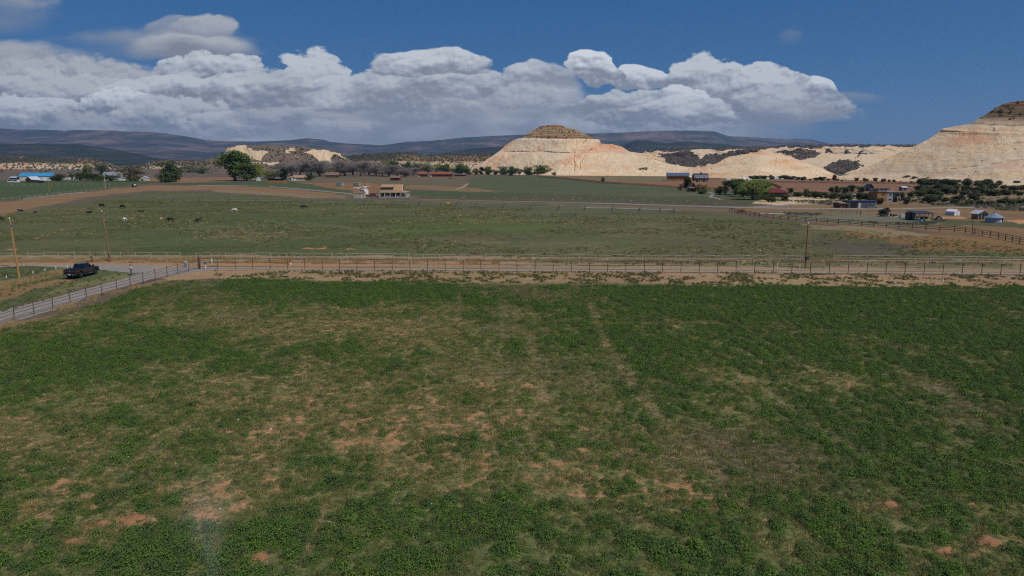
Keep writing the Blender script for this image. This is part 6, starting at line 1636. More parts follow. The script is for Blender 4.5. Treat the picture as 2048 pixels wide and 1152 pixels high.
for i in range(26):
    x, y, z = rr.uniform(-1.6, 1.6), rr.uniform(-.5, .5), rr.uniform(.1, .75); a = rr.uniform(-.5, .5); L_ = rr.uniform(.8, 1.7)
    d = Vector((math.cos(a), rr.uniform(-.3, .3), rr.uniform(-.25, .25))) * L_ / 2
    f.tube(Vector((x, y, z)) - d, Vector((x, y, z)) + d, .07, .05, 6)
o = f.build('log_pile', mat('grey_logs', S(126, 116, 104), .9, var=.3)); o.location = G(1591, 522.5); tag(o, 'tangled pile of grey logs left of the lone utility pole', 'log pile')
f = MB()
for i in range(30):
    x, y, z = rr.uniform(-2.2, 2.2), rr.uniform(-1, 1), rr.uniform(.1, 1.5) * (1 - abs(rr.uniform(-1, 1)) * .5); a = rr.uniform(0, 3.1); L_ = rr.uniform(1, 2.6)
    d = Vector((math.cos(a), math.sin(a), rr.uniform(-.4, .4))) * L_ / 2
    f.tube(Vector((x, y, z)) - d, Vector((x, y, z)) + d, .09, .05, 5)
o = f.build('brush_pile', BARKD); o.location = G(900, 357.5); tag(o, 'brown brush pile below right end of long red building', 'brush pile')
o = copy_tree(o); o.location = G(1481, 425); o.scale = (.6, .6, .8); tag(o, 'dark brush heap at top corner of brown rail fence', 'brush pile')
# ================================================================== fences, poles, irrigation
PIPE = mat('rusty_pipe', S(104, 82, 74), .7, .2, var=.3, grain=(4, 4, 1))
RAILW = mat('silvered_rail_wood', S(168, 158, 142), .9, var=.25, grain=(.4, .4, 5))
RAILB = mat('brown_rail_wood', S(88, 68, 54), .9, var=.28, grain=(.4, .4, 5))
RAILR = mat('red_brown_rail_wood', S(112, 64, 52), .9, var=.25, grain=(.4, .4, 5))
STAKE = mat('pale_stake', S(176, 166, 148), .85, var=.15)

def along(pts, step):
    P = [G(*p) for p in pts]; out = []; cum = [0]
    for i in range(len(P) - 1): cum.append(cum[-1] + (P[i + 1] - P[i]).length)
    L = cum[-1]; n = max(1, round(L / step))
    for k in range(n + 1):
        s = L * k / n; i = max(j for j in range(len(P) - 1) if cum[j] <= s + 1e-6)
        out.append(P[i].lerp(P[i + 1], (s - cum[i]) / max(1e-6, cum[i + 1] - cum[i])))
    return out
def fence(name, label, pts, step, hgt, rails, pr, rr_, pm, rm, round_post=True, sag=.02, lean=.02, jit=0, seed=1, gaps=0.0, cat='fence', group=None):
    rg = random.Random(seed)
    P = along(pts, step); base = P[0].copy()
    f = empty(name, base, 0, label, cat, group)
    tops = []
    for p in P:
        q = p - base; l = Vector((rg.gauss(0, lean), rg.gauss(0, lean), 0)) * hgt
        hh = hgt * (1 + rg.uniform(-jit, jit))
        b = MB()
        if round_post: b.tube(q + Vector((0, 0, -.2)), q + l + Vector((0, 0, hh)), pr, pr * .92, 7)
        else:
            d = math.atan2((P[-1] - P[0]).y, (P[-1] - P[0]).x); b.box(q + l * .5 + Vector((0, 0, hh / 2 - .1)), (pr * 2, pr * 2, hh + .2), d)
        b.build('post', pm, f); tops.append((q, l, hh))
    for i, z in enumerate(rails):
        b = MB()
        for a, c in zip(tops, tops[1:]):
            if rg.random() < gaps: continue
            za, zc = z + rg.uniform(-sag, sag), z + rg.uniform(-sag, sag)
            o = Vector((0, -pr, 0)) if not round_post else Vector((0, 0, 0))
            b.tube(a[0] + a[1] * z / hgt + Vector((0, 0, za)) + o, c[0] + c[1] * z / hgt + Vector((0, 0, zc)) + o, rr_, rr_, 6)
        if b.v: b.build('rail', rm, f)
    return f
fence('pipe_fence', 'rusty brown pipe fence running diagonally beside the grey lane', [(-160, 712), (10, 645.5), (200, 592), (397, 537.5)], 3.05, 1.85, (.38, .78, 1.18, 1.58), .055, .03, PIPE, PIPE, seed=2)
fence('pipe_fence', 'long rusty pipe fence across the orange headland', [(401, 538.5), (560, 539), (1000, 543.5), (1500, 546.5), (2048, 551), (2250, 556)], 3.0, 1.95, (.5, 1.2, 1.9), .058, .034, PIPE, PIPE, seed=3, lean=.012)
g_ = empty('gate_post', G(399, 538.2), 0, 'stout corner post where both pipe fences meet', 'post')
MB().tube((0, 0, -.2), (0, 0, 2.3), .1).build('post', PIPE, g_); MB().lathe([(.11, 2.3), (.08, 2.36), (.01, 2.38)], 10).build('cap', PIPE, g_)
fence('rail_fence', 'weathered two-rail fence along the pasture, behind the dry verge', [(-160, 519), (0, 518.5), (300, 518), (600, 520), (1000, 522.5), (1300, 524), (1600, 524.5)], 2.9, 1.35, (.62, 1.22), .075, .045, RAILW, RAILW, sag=.12, lean=.05, jit=.12, seed=4, gaps=.10)
fence('rail_fence', 'pale three-rail fence right of the lone utility pole', [(1666, 525), (1800, 526.5), (2048, 529), (2300, 533)], 2.9, 1.45, (.4, .85, 1.32), .075, .05, RAILW, RAILW, sag=.03, seed=5)
fence('rail_fence', 'dark brown rail fence curving round the right of pasture', [(1458, 423), (1480, 428), (1520, 434.5), (1600, 443), (1680, 448.5), (1790, 456), (1850, 460), (1915, 464), (1945, 468), (2000, 478), (2048, 489), (2200, 520)], 3.4, 1.5, (.5, .95, 1.4), .10, .065, RAILB, RAILB, seed=6, sag=.04)
fence('rail_fence', 'red-brown rail fence below butte, along the far red field', [(1074, 354.5), (1130, 358.5), (1197, 366), (1280, 371), (1354, 376.5), (1430, 380)], 5.0, 1.7, (.5, .95, 1.45), .14, .10, RAILR, RAILR, seed=7)
fence('rail_fence', 'red-brown rail fence along foot of golden dome', [(1527, 365), (1660, 367), (1810, 368.5), (1900, 369)], 5.5, 1.6, (.5, .95, 1.45), .14, .10, RAILR, RAILR, seed=8)
fence('rail_fence', 'short dark fence slanting down behind the leafy trees', [(1528, 365.5), (1546, 371), (1562, 377)], 4.0, 1.7, (.5, 1.0, 1.5), .14, .12, RAILB, RAILB, seed=9)
fence('post_fence', 'row of pale fence posts before the white farm buildings', [(-40, 371.5), (60, 371.5), (140, 371), (232, 371)], 5.0, 1.75, (1.3,), .11, .025, STAKE, RAILW, seed=10)
fence('post_fence', 'pale post fence slanting beside the orange strip at left', [(-30, 405), (20, 400), (74, 394.5), (129, 388.5), (177, 383.5), (235, 377.5)], 8.0, 1.6, (.9, 1.3), .09, .025, STAKE, RAILW, seed=11)
fence('wire_fence', 'thin post fence along brown strip left of small shed', [(300, 381), (430, 385), (560, 391), (700, 400)], 9.0, 1.4, (.7, 1.2), .06, .018, STAKE, RAILW, seed=12, jit=.1)
fence('wire_fence', 'thin post fence running right from the farmhouse', [(822, 399), (1000, 404), (1250, 410), (1400, 416), (1455, 422)], 8.0, 1.45, (.7, 1.25), .07, .03, RAILW, RAILW, seed=13, jit=.1)
fence('wire_fence', 'old dark posts and rails around the grey sage patch', [(1640, 423), (1690, 428), (1714, 429)], 5.0, 1.1, (.9,), .08, .04, RAILR, RAILR, seed=14, jit=.3)

WOODP = mat('honey_pole_wood', S(170, 130, 84), .85, var=.22, grain=(2, 2, .2)); WOODG = mat('grey_pole_wood', S(118, 106, 92), .9, var=.2, grain=(2, 2, .2)); WOODB = mat('brown_pole_wood', S(140, 96, 62), .85, var=.2, grain=(2, 2, .2))
INS = mat('porcelain', S(206, 204, 198), .3, var=.05)
def pole(px, py, top, label, m, r=.16, tilt=0.0, extra=None, name='utility_pole', fit=True):
    b = G(px, py); k = ppm(b.y); h = (py - top) / k
    o = empty(name, b, 0, label, 'pole')
    dx = tilt / k
    MB().tube((0, 0, -.3), (dx, 0, h), r, r * .62, 12).build('shaft', m, o)
    if fit:
        MB().lathe([(.06, 0), (.09, .06), (.05, .12), (.09, .18), (.04, .26)], 10, (dx, 0, h)).build('insulator', INS, o)
        MB().box((dx + .28, 0, h - .35), (.5, .07, .09)).build('bracket', GALV, o)
        MB().lathe([(.05, 0), (.08, .05), (.04, .12)], 8, (dx + .48, 0, h - .3)).build('insulator', INS, o)
    return o, dx, h
o, dx, h = pole(39, 558, 438, 'nearest honey-coloured utility pole, left of the black truck', WOODP, .17, -4)
MB().box((-.2, -.05, h - .9), (.25, .2, .35)).build('junction_box', GALV, o)
o, dx, h = pole(222, 523, 424, 'leaning honey-brown utility pole behind the black truck', WOODB, .17, -7.5)
MB().tube((.05, -.17, .2), (dx * .95, -.12, h - .6), .03).build('conduit', GALV, o)
MB().tube((-.55, 0, -.1), (-.22, -.05, 1.6), .05).build('brace', RAILB, o)
o, dx, h = pole(1611, 536, 448, 'lone brown utility pole in front of the pasture, right side', WOODB, .15, -1.5)
MB().box((0, -.18, 1.75), (.62, .3, .55), 0, .03).build('meter_box', W_DRK, o)
pole(208.5, 379, 347, 'dark pole in field left of the big round tree', WOODG, .22, 0, fit=False)
pole(211, 376.5, 350, 'pale pole right behind the dark field pole', STAKE, .2, 0, fit=False)
pole(99.5, 384, 361, 'thin brownish pole in the green field before blue barn', WOODP, .16, 0, fit=False)
pole(327, 368, 342, 'grey pole standing before the big round tree', WOODG, .2, 0, fit=False)
pole(1319, 372.5, 354, 'pale pole in field left of orange barn', STAKE, .17, 0, fit=False)
pole(1944, 470, 440, 'dark thin pole at bend of brown rail fence', RAILB, .09, -1, fit=False)
pole(1721, 430, 421, 'short dark post amid grey sage below workshop', RAILB, .16, 0, fit=False, name='post')

# --- side-roll irrigation line
ALU = mat('aluminium_pipe', S(186, 190, 192), .35, .5, var=.1)
ALUW = mat('bright_aluminium_and_glint', S(220, 224, 224), .3, .4, var=.06)
DULL = mat('dull_steel_wheel', S(112, 108, 96), .6, .3, var=.2)
WL = [(268, 396.5), (280, 397.2), (308, 398), (350, 399.2), (403, 404), (458, 404.3), (512, 404.8), (567, 405.6), (622, 406.6), (676, 407.6), (730, 408.8), (785, 410), (839, 411.2), (882, 412), (912, 412.6), (952, 413.4), (1007, 415.2), (1062, 417), (1118, 418.4), (1170, 420), (1225, 421), (1280, 422.6), (1321, 424), (1348, 425), (1361, 425.6)]
P = [G(*p) for p in WL]; base = P[0].copy()
wl = empty('wheel_line', base, 0, 'long wheeled irrigation pipe crossing the upper pasture', 'irrigation line')
b = MB(); b2 = MB()
for i in range(len(P) - 1):
    a, c = P[i] - base, P[i + 1] - base
    z0, z1 = .9, .9
    m_ = a.lerp(c, .5) + Vector((0, 0, .82))
    (b if i < 19 else b2).path([a + Vector((0, 0, z0)), m_, c + Vector((0, 0, z1))], [.075 if i < 19 else .13] * 3, 6)  # right-hand section: sun glint put into a brighter, thicker pipe
b.build('pipe', ALU, wl); b2.build('pipe', ALUW, wl)
for i, p in enumerate(P[1:-1]):
    d = (P[i + 2] - P[i]).normalized(); q = p - base + Vector((0, 0, .9)); n_ = Vector((-d.y, d.x, 0))
    w_ = MB(); N_ = 18
    for k in range(N_):
        a0, a1 = 2 * math.pi * k / N_, 2 * math.pi * (k + 1) / N_
        w_.tube(q + n_ * math.cos(a0) * .9 + Vector((0, 0, math.sin(a0) * .9)), q + n_ * math.cos(a1) * .9 + Vector((0, 0, math.sin(a1) * .9)), .14, .14, 5)
    for k in range(0, N_, 3):
        a0 = 2 * math.pi * k / N_; w_.tube(q, q + n_ * math.cos(a0) * .9 + Vector((0, 0, math.sin(a0) * .9)), .035, .035, 4)
    w_.tube(q - d * .12, q + d * .12, .14, .14, 8)
    w_.build('wheel', DULL, wl)
YEL = mat('yellow_enamel', S(212, 166, 30), .4, var=.08)
q = G(896.5, 412.4) - base
mv = MB().box(q + Vector((0, 0, 1.25)), (1.5, .9, .8), 0, .15).build('drive_engine', YEL, wl)
MB().box(q + Vector((0, 0, .9)), (2.2, 1.6, .12)).box(q + Vector((-.9, 0, .45)), (.1, 1.5, .6)).box(q + Vector((.9, 0, .45)), (.1, 1.5, .6)).build('drive_frame', W_DRK, wl)
def droplets(rng, starts, n, size, spread):
    """sheets of fine drops along ballistic arcs"""
    V = []; 
    for (p, d, sp) in starts:
        t_ = rng.random(n) ** .7 * sp[1]
        pos = np.array(p)[None] + np.array(d)[None] * sp[0] * t_[:, None]; pos[:, 2] -= 4.9 * t_ ** 2
        pos += rng.normal(size=(n, 3)) * (spread * (.15 + t_ / sp[1]))[:, None]
        pos = pos[pos[:, 2] > .03]
        a = rng.normal(size=(len(pos), 3)); a /= np.linalg.norm(a, axis=1)[:, None]; b_ = np.cross(a, rng.normal(size=(len(pos), 3))); b_ /= np.linalg.norm(b_, axis=1)[:, None]
        s = size * (.5 + rng.random(len(pos)))[:, None]
        V.append(np.stack([pos - a * s, pos + b_ * s, pos + a * s, pos - b_ * s], 1).reshape(-1, 3))
    V = np.concatenate(V)
    return V, np.arange(len(V)).reshape(-1, 4)
m_w, t, bb = material('spray_water')
bb.inputs['Base Color'].default_value = (.8, .84, .86, 1); bb.inputs['Roughness'].default_value = .3; bb.inputs['Alpha'].default_value = .3
rngw = np.random.default_rng(4); st = []
for px, py in ((268, 396.5), (330, 399), (378, 400), (430, 404), (485, 404.5), (540, 405.3), (600, 406.2), (650, 407), (700, 408), (757, 409.4)):
    p = G(px, py); p.z = .95
    for sg_ in (-1, 1): st.append((tuple(p), (sg_ * .60, -.25, .72), (7.6, 1.15)))
V, Q = droplets(rngw, st, 170, .035, .32)
tag(link(bpy.data.objects.new('water_spray', np_mesh('water_spray', V, Q, m_w))), kind='stuff')
# the jet of a big sprinkler blowing across the near field
p = G(445, 1190); st = []
for k in range(26):
    a = -1.15 + .05 * k * .35
    st.append(((p.x + .2, p.y - 1, 1.1), (-.42 + rngw.normal() * .05, .80 + rngw.normal() * .05, .45 + rngw.normal() * .03), (9.6, .98)))
V, Q = droplets(rngw, st, 900, .006, .75)
tag(link(bpy.data.objects.new('water_spray', np_mesh('water_spray', V, Q, m_w))), kind='stuff')

# --- sprinkler heads of the upper field
head = MB().lathe([(.02, 0), (.02, .55), (.15, .56), (.17, .74), (.13, .86), (.03, .9)], 8).mesh('sprinkler_head', INS)
dots = [(565, 630), (716, 630), (883, 634), (1036, 637), (1189, 638), (1342, 640), (1492, 641), (1648, 642), (1800, 641), (1950, 641), (315, 655), (300, 662), (557, 660), (726, 665), (700, 672), (895, 667), (880, 647), (856, 677), (1040, 650), (1063, 668), (1014, 677), (1178, 660), (1170, 680), (1233, 668), (1352, 653), (1402, 670), (1325, 682), (1507, 665), (1484, 682), (1572, 677), (1667, 655), (1640, 688), (1744, 680), (1843, 670), (1796, 697), (1915, 687), (1985, 655), (2010, 672), (1972, 708)]
dots = [(850 + a / 3.973, 230 + c / 3.973) for a, c in dots] + [(1250 + a / 3.973, 230 + c / 3.973) for a, c in [(515, 637), (555, 716), (495, 692), (590, 675), (635, 655), (725, 718), (750, 678), (715, 657), (832, 704), (857, 716), (940, 650)]]
for x, y in dots:
    o = bpy.data.objects.new('sprinkler_head', head); o.location = G(x, y + .6); o.scale = (1.05, 1.05, .8); link(o)
    tag(o, 'white sprinkler head on a riser in the upper field', 'sprinkler', 'white sprinkler heads across the upper field')
# marker posts and risers
STK = mat('white_plastic', S(222, 222, 216), .5, var=.05); BLU = mat('blue_plastic', S(74, 84, 120), .5); REDP = mat('red_plastic', S(170, 60, 50), .5)
def stake(px, py, h, label, cap=None, name='marker_post', r=.06):
    o = empty(name, G(px, py), 0, label, 'marker')
    MB().tube((0, 0, -.1), (0, 0, h), r, r * .9, 8).build('post', STK, o)
    if cap: MB().lathe([(r * 1.5, h * .72), (r * 1.6, h * .98), (r * .4, h * 1.05)], 10).build('cap', cap, o)
    return o
stake(424, 527, .95, 'white marker post in dry grass right of fence corner', r=.09)
stake(581, 529, .8, 'white marker with red top in the dry verge', REDP, r=.16)
stake(411, 536.5, 1.0, 'white and blue riser behind the fence corner', BLU, 'water_riser', .11)
stake(1554.5, 537, 1.0, 'white post left of lone utility pole, behind pipe fence', r=.07)
stake(1599, 536, .6, 'short white post at foot of lone utility pole', r=.10)
stake(1885.5, 563, .45, 'small white stub in orange headland at right', r=.09)
for i, (x, y) in enumerate(((13, 555), (66, 546), (90, 541), (112, 537.5), (135, 534))):
    stake(x, y + 1, .45, f'{("first", "second", "third", "fourth", "fifth")[i]} white riser from the left in row behind the truck', r=.07, name='water_riser').__setitem__('group', 'white risers in the grass behind the truck')
o = empty('utility_box', G(372.5, 534.5), 0, 'pale utility box behind diagonal fence near its corner', 'utility box')
MB().box((0, 0, .5), (.6, .4, 1.0), 0, .04).build('cabinet', TRIM, o); MB().box((0, -.215, .5), (.5, .03, .8)).build('door', GALV, o)
o = empty('stump_post', G(184, 525), 0, 'old dark wooden post with crosspiece behind the truck', 'post')
MB().tube((0, 0, -.1), (.02, 0, 1.15), .14, .12, 8).build('post', RAILB, o); MB().tube((-.95, 0, .5), (.1, -.05, .55), .07).build('rail', RAILW, o)
# irrigation pipe lying along the orange strip
for pts, lb, r in (([(47, 397.5), (110, 391), (172, 384.5)], 'grey irrigation pipe lying along slanting fence at left', .14), ([(395, 371.2), (480, 371.5), (545, 373)], 'white pipe lying on the orange strip behind pasture', .12), ([(1520, 428.5), (1570, 428.8)], 'short white pipe lying in the brown paddock', .13)):
    P_ = [G(*p) for p in pts]; b = MB(); b.path([p - P_[0] + Vector((0, 0, r)) for p in P_], [r] * len(P_), 8)
    o = b.build('irrigation_pipe', ALUW); o.location = P_[0]; tag(o, lb, 'pipe')
# ================================================================== cattle
HIDE_B = mat('black_hide', (.012, .011, .011), .6, var=.3, spec=.35)
HIDE_T = mat('tan_hide', S(176, 140, 100), .8, var=.12)
HIDE_W = mat('cream_hide', S(206, 198, 184), .8, var=.1)
def cow_mesh(pose, m):
    lie = pose == 'lying'; dz = -.62 if lie else 0
    J = [(-.10, 0, 1.02 + dz, .37, .37), (-.75, 0, 1.06 + dz, .30, .29), (.45, 0, 1.0 + dz, .33, .35), (.80, 0, 1.10 + dz, .20, .24)]
    E_ = [(0, 1), (0, 2), (2, 3)]
    def add(p, par): J.append(p); E_.append((par, len(J) - 1)); return len(J) - 1
    if pose == 'grazing': a = add((1.10, 0, .86, .13, .17), 3); hd = add((1.33, 0, .46, .11, .13), a); add((1.45, 0, .16, .075, .09), hd); ez = (1.27, .56)
    elif lie: a = add((1.02, 0, 1.38 + dz, .13, .17), 3); hd = add((1.28, 0, 1.42 + dz, .11, .13), a); add((1.55, 0, 1.26 + dz, .075, .085), hd); ez = (1.22, 1.52 + dz)
    else: a = add((1.06, 0, 1.30, .13, .17), 3); hd = add((1.32, 0, 1.42, .11, .13), a); add((1.60, 0, 1.28, .075, .085), hd); ez = (1.26, 1.52)
    for s in (-1, 1):
        add((ez[0], s * .27, ez[1] + .03, .035, .05), hd)
        if lie:
            x = add((-.55, s * .32, .30, .15), 1); x = add((-.15, s * .46, .16, .08), x); add((-.55, s * .52, .07, .05), x)
            x = add((.55, s * .30, .26, .12), 2); x = add((.90, s * .32, .12, .07), x); add((.60, s * .38, .06, .05), x)
        else:
            x = add((-.80, s * .20, .80, .17, .2), 1); x = add((-.68, s * .20, .62, .11), x); x = add((-.93, s * .20, .45, .06), x); x = add((-.86, s * .20, .12, .048), x); add((-.82, s * .20, .02, .06), x)
            x = add((.50, s * .19, .72, .13, .16), 2); x = add((.53, s * .19, .42, .068), x); x = add((.51, s * .19, .12, .046), x); add((.54, s * .19, .02, .058), x)
    t = add((-1.05, 0, 1.14 + dz, .05), 1); t = add((-1.16, 0, .8 + dz * .9, .028), t); add((-1.17, 0, .48 + dz * .6, .05), t)
    o = skin('cow', J, E_, m); me = o.data; bpy.data.objects.remove(o); return me
CM = {}
def cow(px, py, pose, m, yaw, label, s=1.0, group='cattle grazing in the pasture'):
    key = (pose, m.name)
    if key not in CM:
        base = next((v for (p, _), v in CM.items() if p == pose), None)
        if base is None: CM[key] = cow_mesh(pose, m)
        else: CM[key] = base.copy(); CM[key].materials.clear(); CM[key].materials.append(m)
    o = bpy.data.objects.new('cow', CM[key]); o.location = G(px, py); o.rotation_euler.z = R(yaw); o.scale = (s, s, s)
    link(o); tag(o, label, 'cow', group)
cow(0, 442.5, 'standing', HIDE_B, 180, 'black cow cut off by the left edge of photo')
cow(204, 415, 'grazing', HIDE_B, -8, 'black grazing cow with head right, above leaning utility pole', 1.12)
cow(245, 417, 'grazing', HIDE_B, -12, 'black grazing cow right of the one above leaning pole', 1.1)
cow(281, 424.5, 'lying', HIDE_B, 20, 'black cow lying with head raised, nearest to cream cow', 1.05)
cow(178, 426, 'lying', HIDE_B, 5, 'black cow lying flat left of leaning pole top', .95)
cow(42, 422.5, 'lying', HIDE_B, 185, 'black lying cow near left orange strip', .9)
cow(70, 425.5, 'lying', HIDE_B, 10, 'tiny black lying calf right of cow by orange strip', .6)
cow(250, 443.5, 'grazing', HIDE_W, 93, 'cream cow seen from behind, facing away', .95)
cow(323, 443.8, 'grazing', HIDE_T, 96, 'tan cow seen from behind, left of black one', .98)
cow(341, 443.5, 'grazing', HIDE_B, 176, 'black grazing cow facing left, beside the tan cow', .98)
cow(397.5, 443, 'standing', HIDE_B, 40, 'black cow standing behind the dark calf', .8)
cow(393.5, 445.5, 'standing', HIDE_B, 70, 'dark calf seen from behind, before a black cow', .72)
cow(469, 424.5, 'grazing', HIDE_W, 178, 'white grazing cow alone in middle of pasture', 1.02)
cow(608, 418, 'grazing', HIDE_B, 182, 'black grazing cow alone below the small tan shed', 1.1)

# ================================================================== black pickup
BLK = mat('black_car_paint', (.006, .006, .008), .22, 0, .1, 1, .5, coat=.6)
BLKM = mat('black_plastic', (.014, .014, .015), .6)
CHR = mat('dark_chrome', S(110, 114, 122), .3, .8, var=.05)
TLR = mat('tail_lamp_red', S(120, 18, 22), .25, var=.1)
TGL = mat('tinted_glass', (.008, .009, .011), .08, 0, .1, 1, .6)
TON = mat('tonneau_vinyl', S(20, 23, 34), .6, var=.08)
t_ = empty('pickup_truck', (-69.3, 108.6, 0.0), R(90), 'black crew-cab pickup parked on grass beside the lane', 'pickup truck'); t_.scale = (1, 1.02, 1.1)
def arch(cx, r, z0=.50, n=12): return [(cx + r * math.cos(a), max(z0, .46 + r * math.sin(a))) for a in np.linspace(math.pi, 0, n)]
prof = [(-2.92, .62)] + [(-2.5, .58)] + arch(-1.78, .56) + [(-1.0, .5), (1.2, .5)] + arch(1.98, .56) + [(2.75, .52), (2.98, .6), (3.02, 1.0), (2.9, 1.16), (2.3, 1.24), (1.42, 1.30), (-.62, 1.30), (-2.90, 1.32), (-2.95, 1.0)]
bd = MB().prism(prof, 1, -1.0, 1.0).build('body', BLK, t_)
md = bd.modifiers.new('edge', 'BEVEL'); md.width = .045; md.segments = 3; md.limit_method = 'ANGLE'
for s in (-1, 1):
    for cx in (-1.78, 1.98):
        f = MB(); pts = np.linspace(math.pi, 0, 13)
        for a0, a1 in zip(pts, pts[1:]):
            p0 = Vector((cx + .60 * math.cos(a0), s * 1.0, .46 + .60 * math.sin(a0))); p1 = Vector((cx + .60 * math.cos(a1), s * 1.0, .46 + .60 * math.sin(a1))); f.tube(p0, p1, .055, .055, 6)
        f.build('fender_flare', BLKM, t_)
    MB().box((.35, s * 1.03, .42), (2.6, .2, .07), 0, .02).build('running_board', CHR, t_)
    for x in (-.05, .82): MB().box((x, s * 1.015, 1.14), (.2, .04, .045), 0, .01).build('door_handle', CHR, t_)
    MB().tube((1.2, s * .95, 1.38), (1.22, s * 1.12, 1.45), .03).box((1.22, s * 1.2, 1.5), (.12, .22, .26), 0, .03).build('mirror', BLKM, t_)
    MB().box((-2.955, s * .88, 1.08), (.07, .2, .42), 0, .02).build('tail_light', TLR, t_)
    MB().box((3.0, s * .78, .98), (.06, .36, .2), 0, .02).build('headlight', INS, t_)
    for x in (-1.78, 1.98):
        w = wheel(t_, x, s * .87, .44, .29, CHR if False else BLKM, 'wheel')
        f = MB()
        for k in range(6):
            a = k * math.pi / 3; f.tube((x, s * 1.03, .44), (x + .27 * math.cos(a), s * 1.03, .44 + .27 * math.sin(a)), .035, .03, 5)
        f.build('spoke', CHR, w)
cv = [(-.70, -.96, 1.28), (-.70, .96, 1.28), (1.52, .96, 1.28), (1.52, -.96, 1.28), (-.48, -.76, 1.93), (-.48, .76, 1.93), (.62, .76, 1.96), (.62, -.76, 1.96)]
cb = MB().add(cv, [(0, 3, 2, 1), (4, 5, 6, 7), (0, 1, 5, 4), (1, 2, 6, 5), (2, 3, 7, 6), (3, 0, 4, 7)]).build('cab', BLK, t_)
md = cb.modifiers.new('edge', 'BEVEL'); md.width = .06; md.segments = 3; md.limit_method = 'ANGLE'
def onface(a, b, c, d, u0, u1, v0, v1, off):
    a, b, c, d = map(Vector, (a, b, c, d)); q = lambda u, v: a.lerp(b, u).lerp(d.lerp(c, u), v)
    n = (b - a).cross(d - a).normalized() * off
    return [q(u0, v0) + n, q(u1, v0) + n, q(u1, v1) + n, q(u0, v1) + n]
for nm, face, rects in (('rear_window', (cv[1], cv[0], cv[4], cv[5]), [(.1, .9, .15, .85)]), ('windscreen', (cv[3], cv[2], cv[6], cv[7]), [(.06, .94, .08, .92)]),
                        ('side_window', (cv[0], cv[3], cv[7], cv[4]), [(.07, .40, .18, .86), (.43, .80, .18, .86)]), ('side_window', (cv[2], cv[1], cv[5], cv[6]), [(.20, .57, .18, .86), (.60, .93, .18, .86)])):
    for r_ in rects:
        q = onface(*face, *r_, .014); MB().slab(*q, .012).build(nm, TGL, cb)
MB().box((-1.78, 0, 1.345), (2.2, 1.86, .05), 0, .02).build('bed_cover', TON, t_)
tg = MB().box((-2.965, 0, 1.08), (.05, 1.5, .46), 0, .015).build('tailgate', BLK, t_)
MB().box((-2.995, 0, 1.12), (.02, 1.44, .17)).build('trim_strip', CHR, tg)
MB().lathe([(.001, 0), (.05, .0), (.05, .02), (.001, .021)], 12).build('badge', INS, tg).location = (-3.0, 0, 1.26)
MB().box((-3.06, 0, .70), (.2, 1.96, .2), 0, .04).build('bumper', CHR, t_)
MB().box((-3.17, 0, .70), (.02, .34, .15)).build('licence_plate', INS, t_)
MB().box((-3.05, 0, .50), (.3, .12, .1)).build('tow_hitch', CHR, t_)
for y in (-.12, .14): MB().box((-.52, y, 1.90), (.05, .12, .05), 0, .01).build('cargo_lamp', INS, t_)
MB().box((3.02, 0, .84), (.05, 1.2, .36), 0, .02).build('grille', BLKM, t_)
MB().box((3.06, 0, .56), (.16, 1.96, .2), 0, .04).build('front_bumper', BLKM, t_)

# ================================================================== person by the lane
SKINC = mat('skin', S(168, 118, 92), .6, var=.06); SHIRT = mat('white_shirt', S(196, 192, 184), .85, var=.08, scale=9); JEANS = mat('blue_jeans', S(62, 72, 92), .9, var=.15, scale=9)
BOOT = mat('brown_boots', S(70, 52, 40), .7); CAP = mat('dark_red_cap', S(82, 40, 36), .85)
pp = empty('person', G(263, 550.2), R(200), 'person in white shirt, jeans and dark cap standing in the lane', 'person'); pp['label'] = 'person in white shirt, jeans and dark cap standing in the lane'
def chain(J, E_, pts, par):
    for p in pts: J.append(p); E_.append((par, len(J) - 1)); par = len(J) - 1
    return par
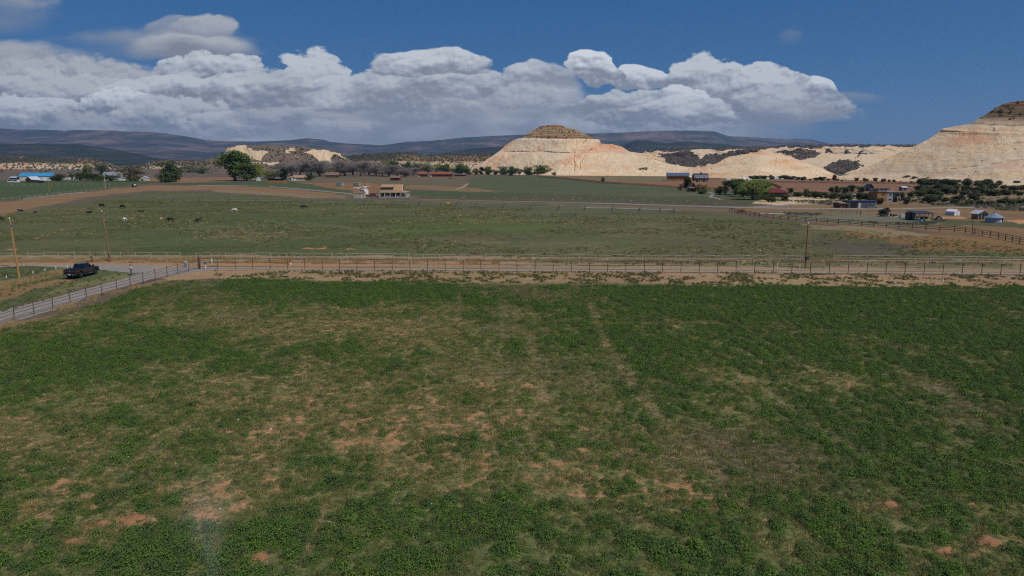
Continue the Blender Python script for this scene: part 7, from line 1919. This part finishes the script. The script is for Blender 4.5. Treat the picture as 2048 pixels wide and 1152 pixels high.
# x forward, y left; hands held in front at waist, head bowed
J = [(0, 0, .95, .13, .10)]; E_ = []
c_ = chain(J, E_, [(0, 0, 1.10, .12, .10), (-.01, 0, 1.28, .15, .11), (0, 0, 1.42, .13, .09)], 0)
nk = chain(J, E_, [(.015, 0, 1.50, .052), (.03, 0, 1.56, .06), (.045, 0, 1.64, .078, .09), (.05, 0, 1.71, .07, .08)], c_)
chain(J, E_, [(.125, 0, 1.625, .012)], nk - 1)                                    # nose
for s in (-1, 1): chain(J, E_, [(.03, s * .085, 1.64, .014, .02)], nk - 1)         # ears
hands = []
for s in (-1, 1):
    e = chain(J, E_, [(0, s * .175, 1.41, .062), (-.03, s * .235, 1.14, .046), (.20, s * .15, 1.06, .034), (.255, s * .115, 1.06, .028, .04), (.285, s * .10, 1.06, .022, .04)], c_)
    for k, (dy, L_) in enumerate(((.032, .065), (.011, .075), (-.011, .07), (-.030, .055))):
        chain(J, E_, [(.315, s * (.095 + dy * .4), 1.06 + dy, .009), (.315 + L_ * .45, s * (.08 + dy * .3), 1.06 + dy, .0085), (.315 + L_ * .6, s * (.05 + dy * .3), 1.06 + dy, .008)], e)
    chain(J, E_, [(.275, s * .075, 1.105, .010), (.30, s * .05, 1.12, .009)], e - 1)   # thumb
    hip = chain(J, E_, [(0, s * .095, .88, .095), (.02, s * .10, .50, .062), (-.01, s * .105, .12, .042), (-.02, s * .105, .05, .045), (.10, s * .115, .035, .038), (.16, s * .12, .03, .03)], 0)
skin('body', J, E_, SKINC, pp, 2)
J = [(0, 0, .98, .155, .125)]; E_ = []
c_ = chain(J, E_, [(0, 0, 1.10, .145, .125), (-.01, 0, 1.28, .170, .13), (0, 0, 1.41, .15, .108), (.012, 0, 1.475, .075, .07)], 0)
for s in (-1, 1): chain(J, E_, [(0, s * .175, 1.41, .082), (-.03, s * .235, 1.16, .066), (.05, s * .205, 1.115, .058)], 3)
skin('shirt', J, E_, SHIRT, pp, 2)
J = [(0, 0, .99, .15, .122)]; E_ = []
for s in (-1, 1): chain(J, E_, [(0, s * .095, .87, .115), (.02, s * .10, .50, .082), (-.01, s * .105, .10, .070)], 0)
skin('jeans', J, E_, JEANS, pp, 2)
for s in (-1, 1): skin('boot', [(-.03, s * .108, .10, .058), (-.03, s * .108, .045, .056), (.09, s * .118, .04, .05), (.18, s * .122, .032, .038)], [(0, 1), (1, 2), (2, 3)], BOOT, pp, 2)
hair = MB().lathe([(.083, 1.60), (.096, 1.66), (.094, 1.72), (.07, 1.775), (.01, 1.80)], 16, (.035, 0, 0)).build('cap', CAP, pp, True)
MB().prism([(.10, -.07), (.19, -.045), (.205, 0), (.19, .045), (.10, .07)], 2, 1.675, 1.69).build('brim', CAP, hair)
for s in (-1, 1): MB().lathe([(.002, -.008), (.009, -.004), (.009, .004), (.002, .008)], 8, (.117, s * .03, 1.655)).build('eye', BLKM, pp)
MB().box((.112, 0, 1.585), (.012, .045, .008)).build('mouth', mat('lips', S(130, 80, 70), .6), pp)
rc = empty('remote_controller', pp.matrix_basis @ Vector((.335, 0, 1.06)), R(200), 'small dark controller held in front by the standing person', 'controller')
MB().box((0, 0, 0), (.1, .15, .04), 0, .012).build('case', BLKM, rc); MB().box((.05, 0, .06), (.015, .15, .08), 0, .004).build('screen', TGL, rc)
for s in (-1, 1): MB().tube((-.01, s * .045, .02), (-.01, s * .045, .045), .006).build('stick', CHR, rc)
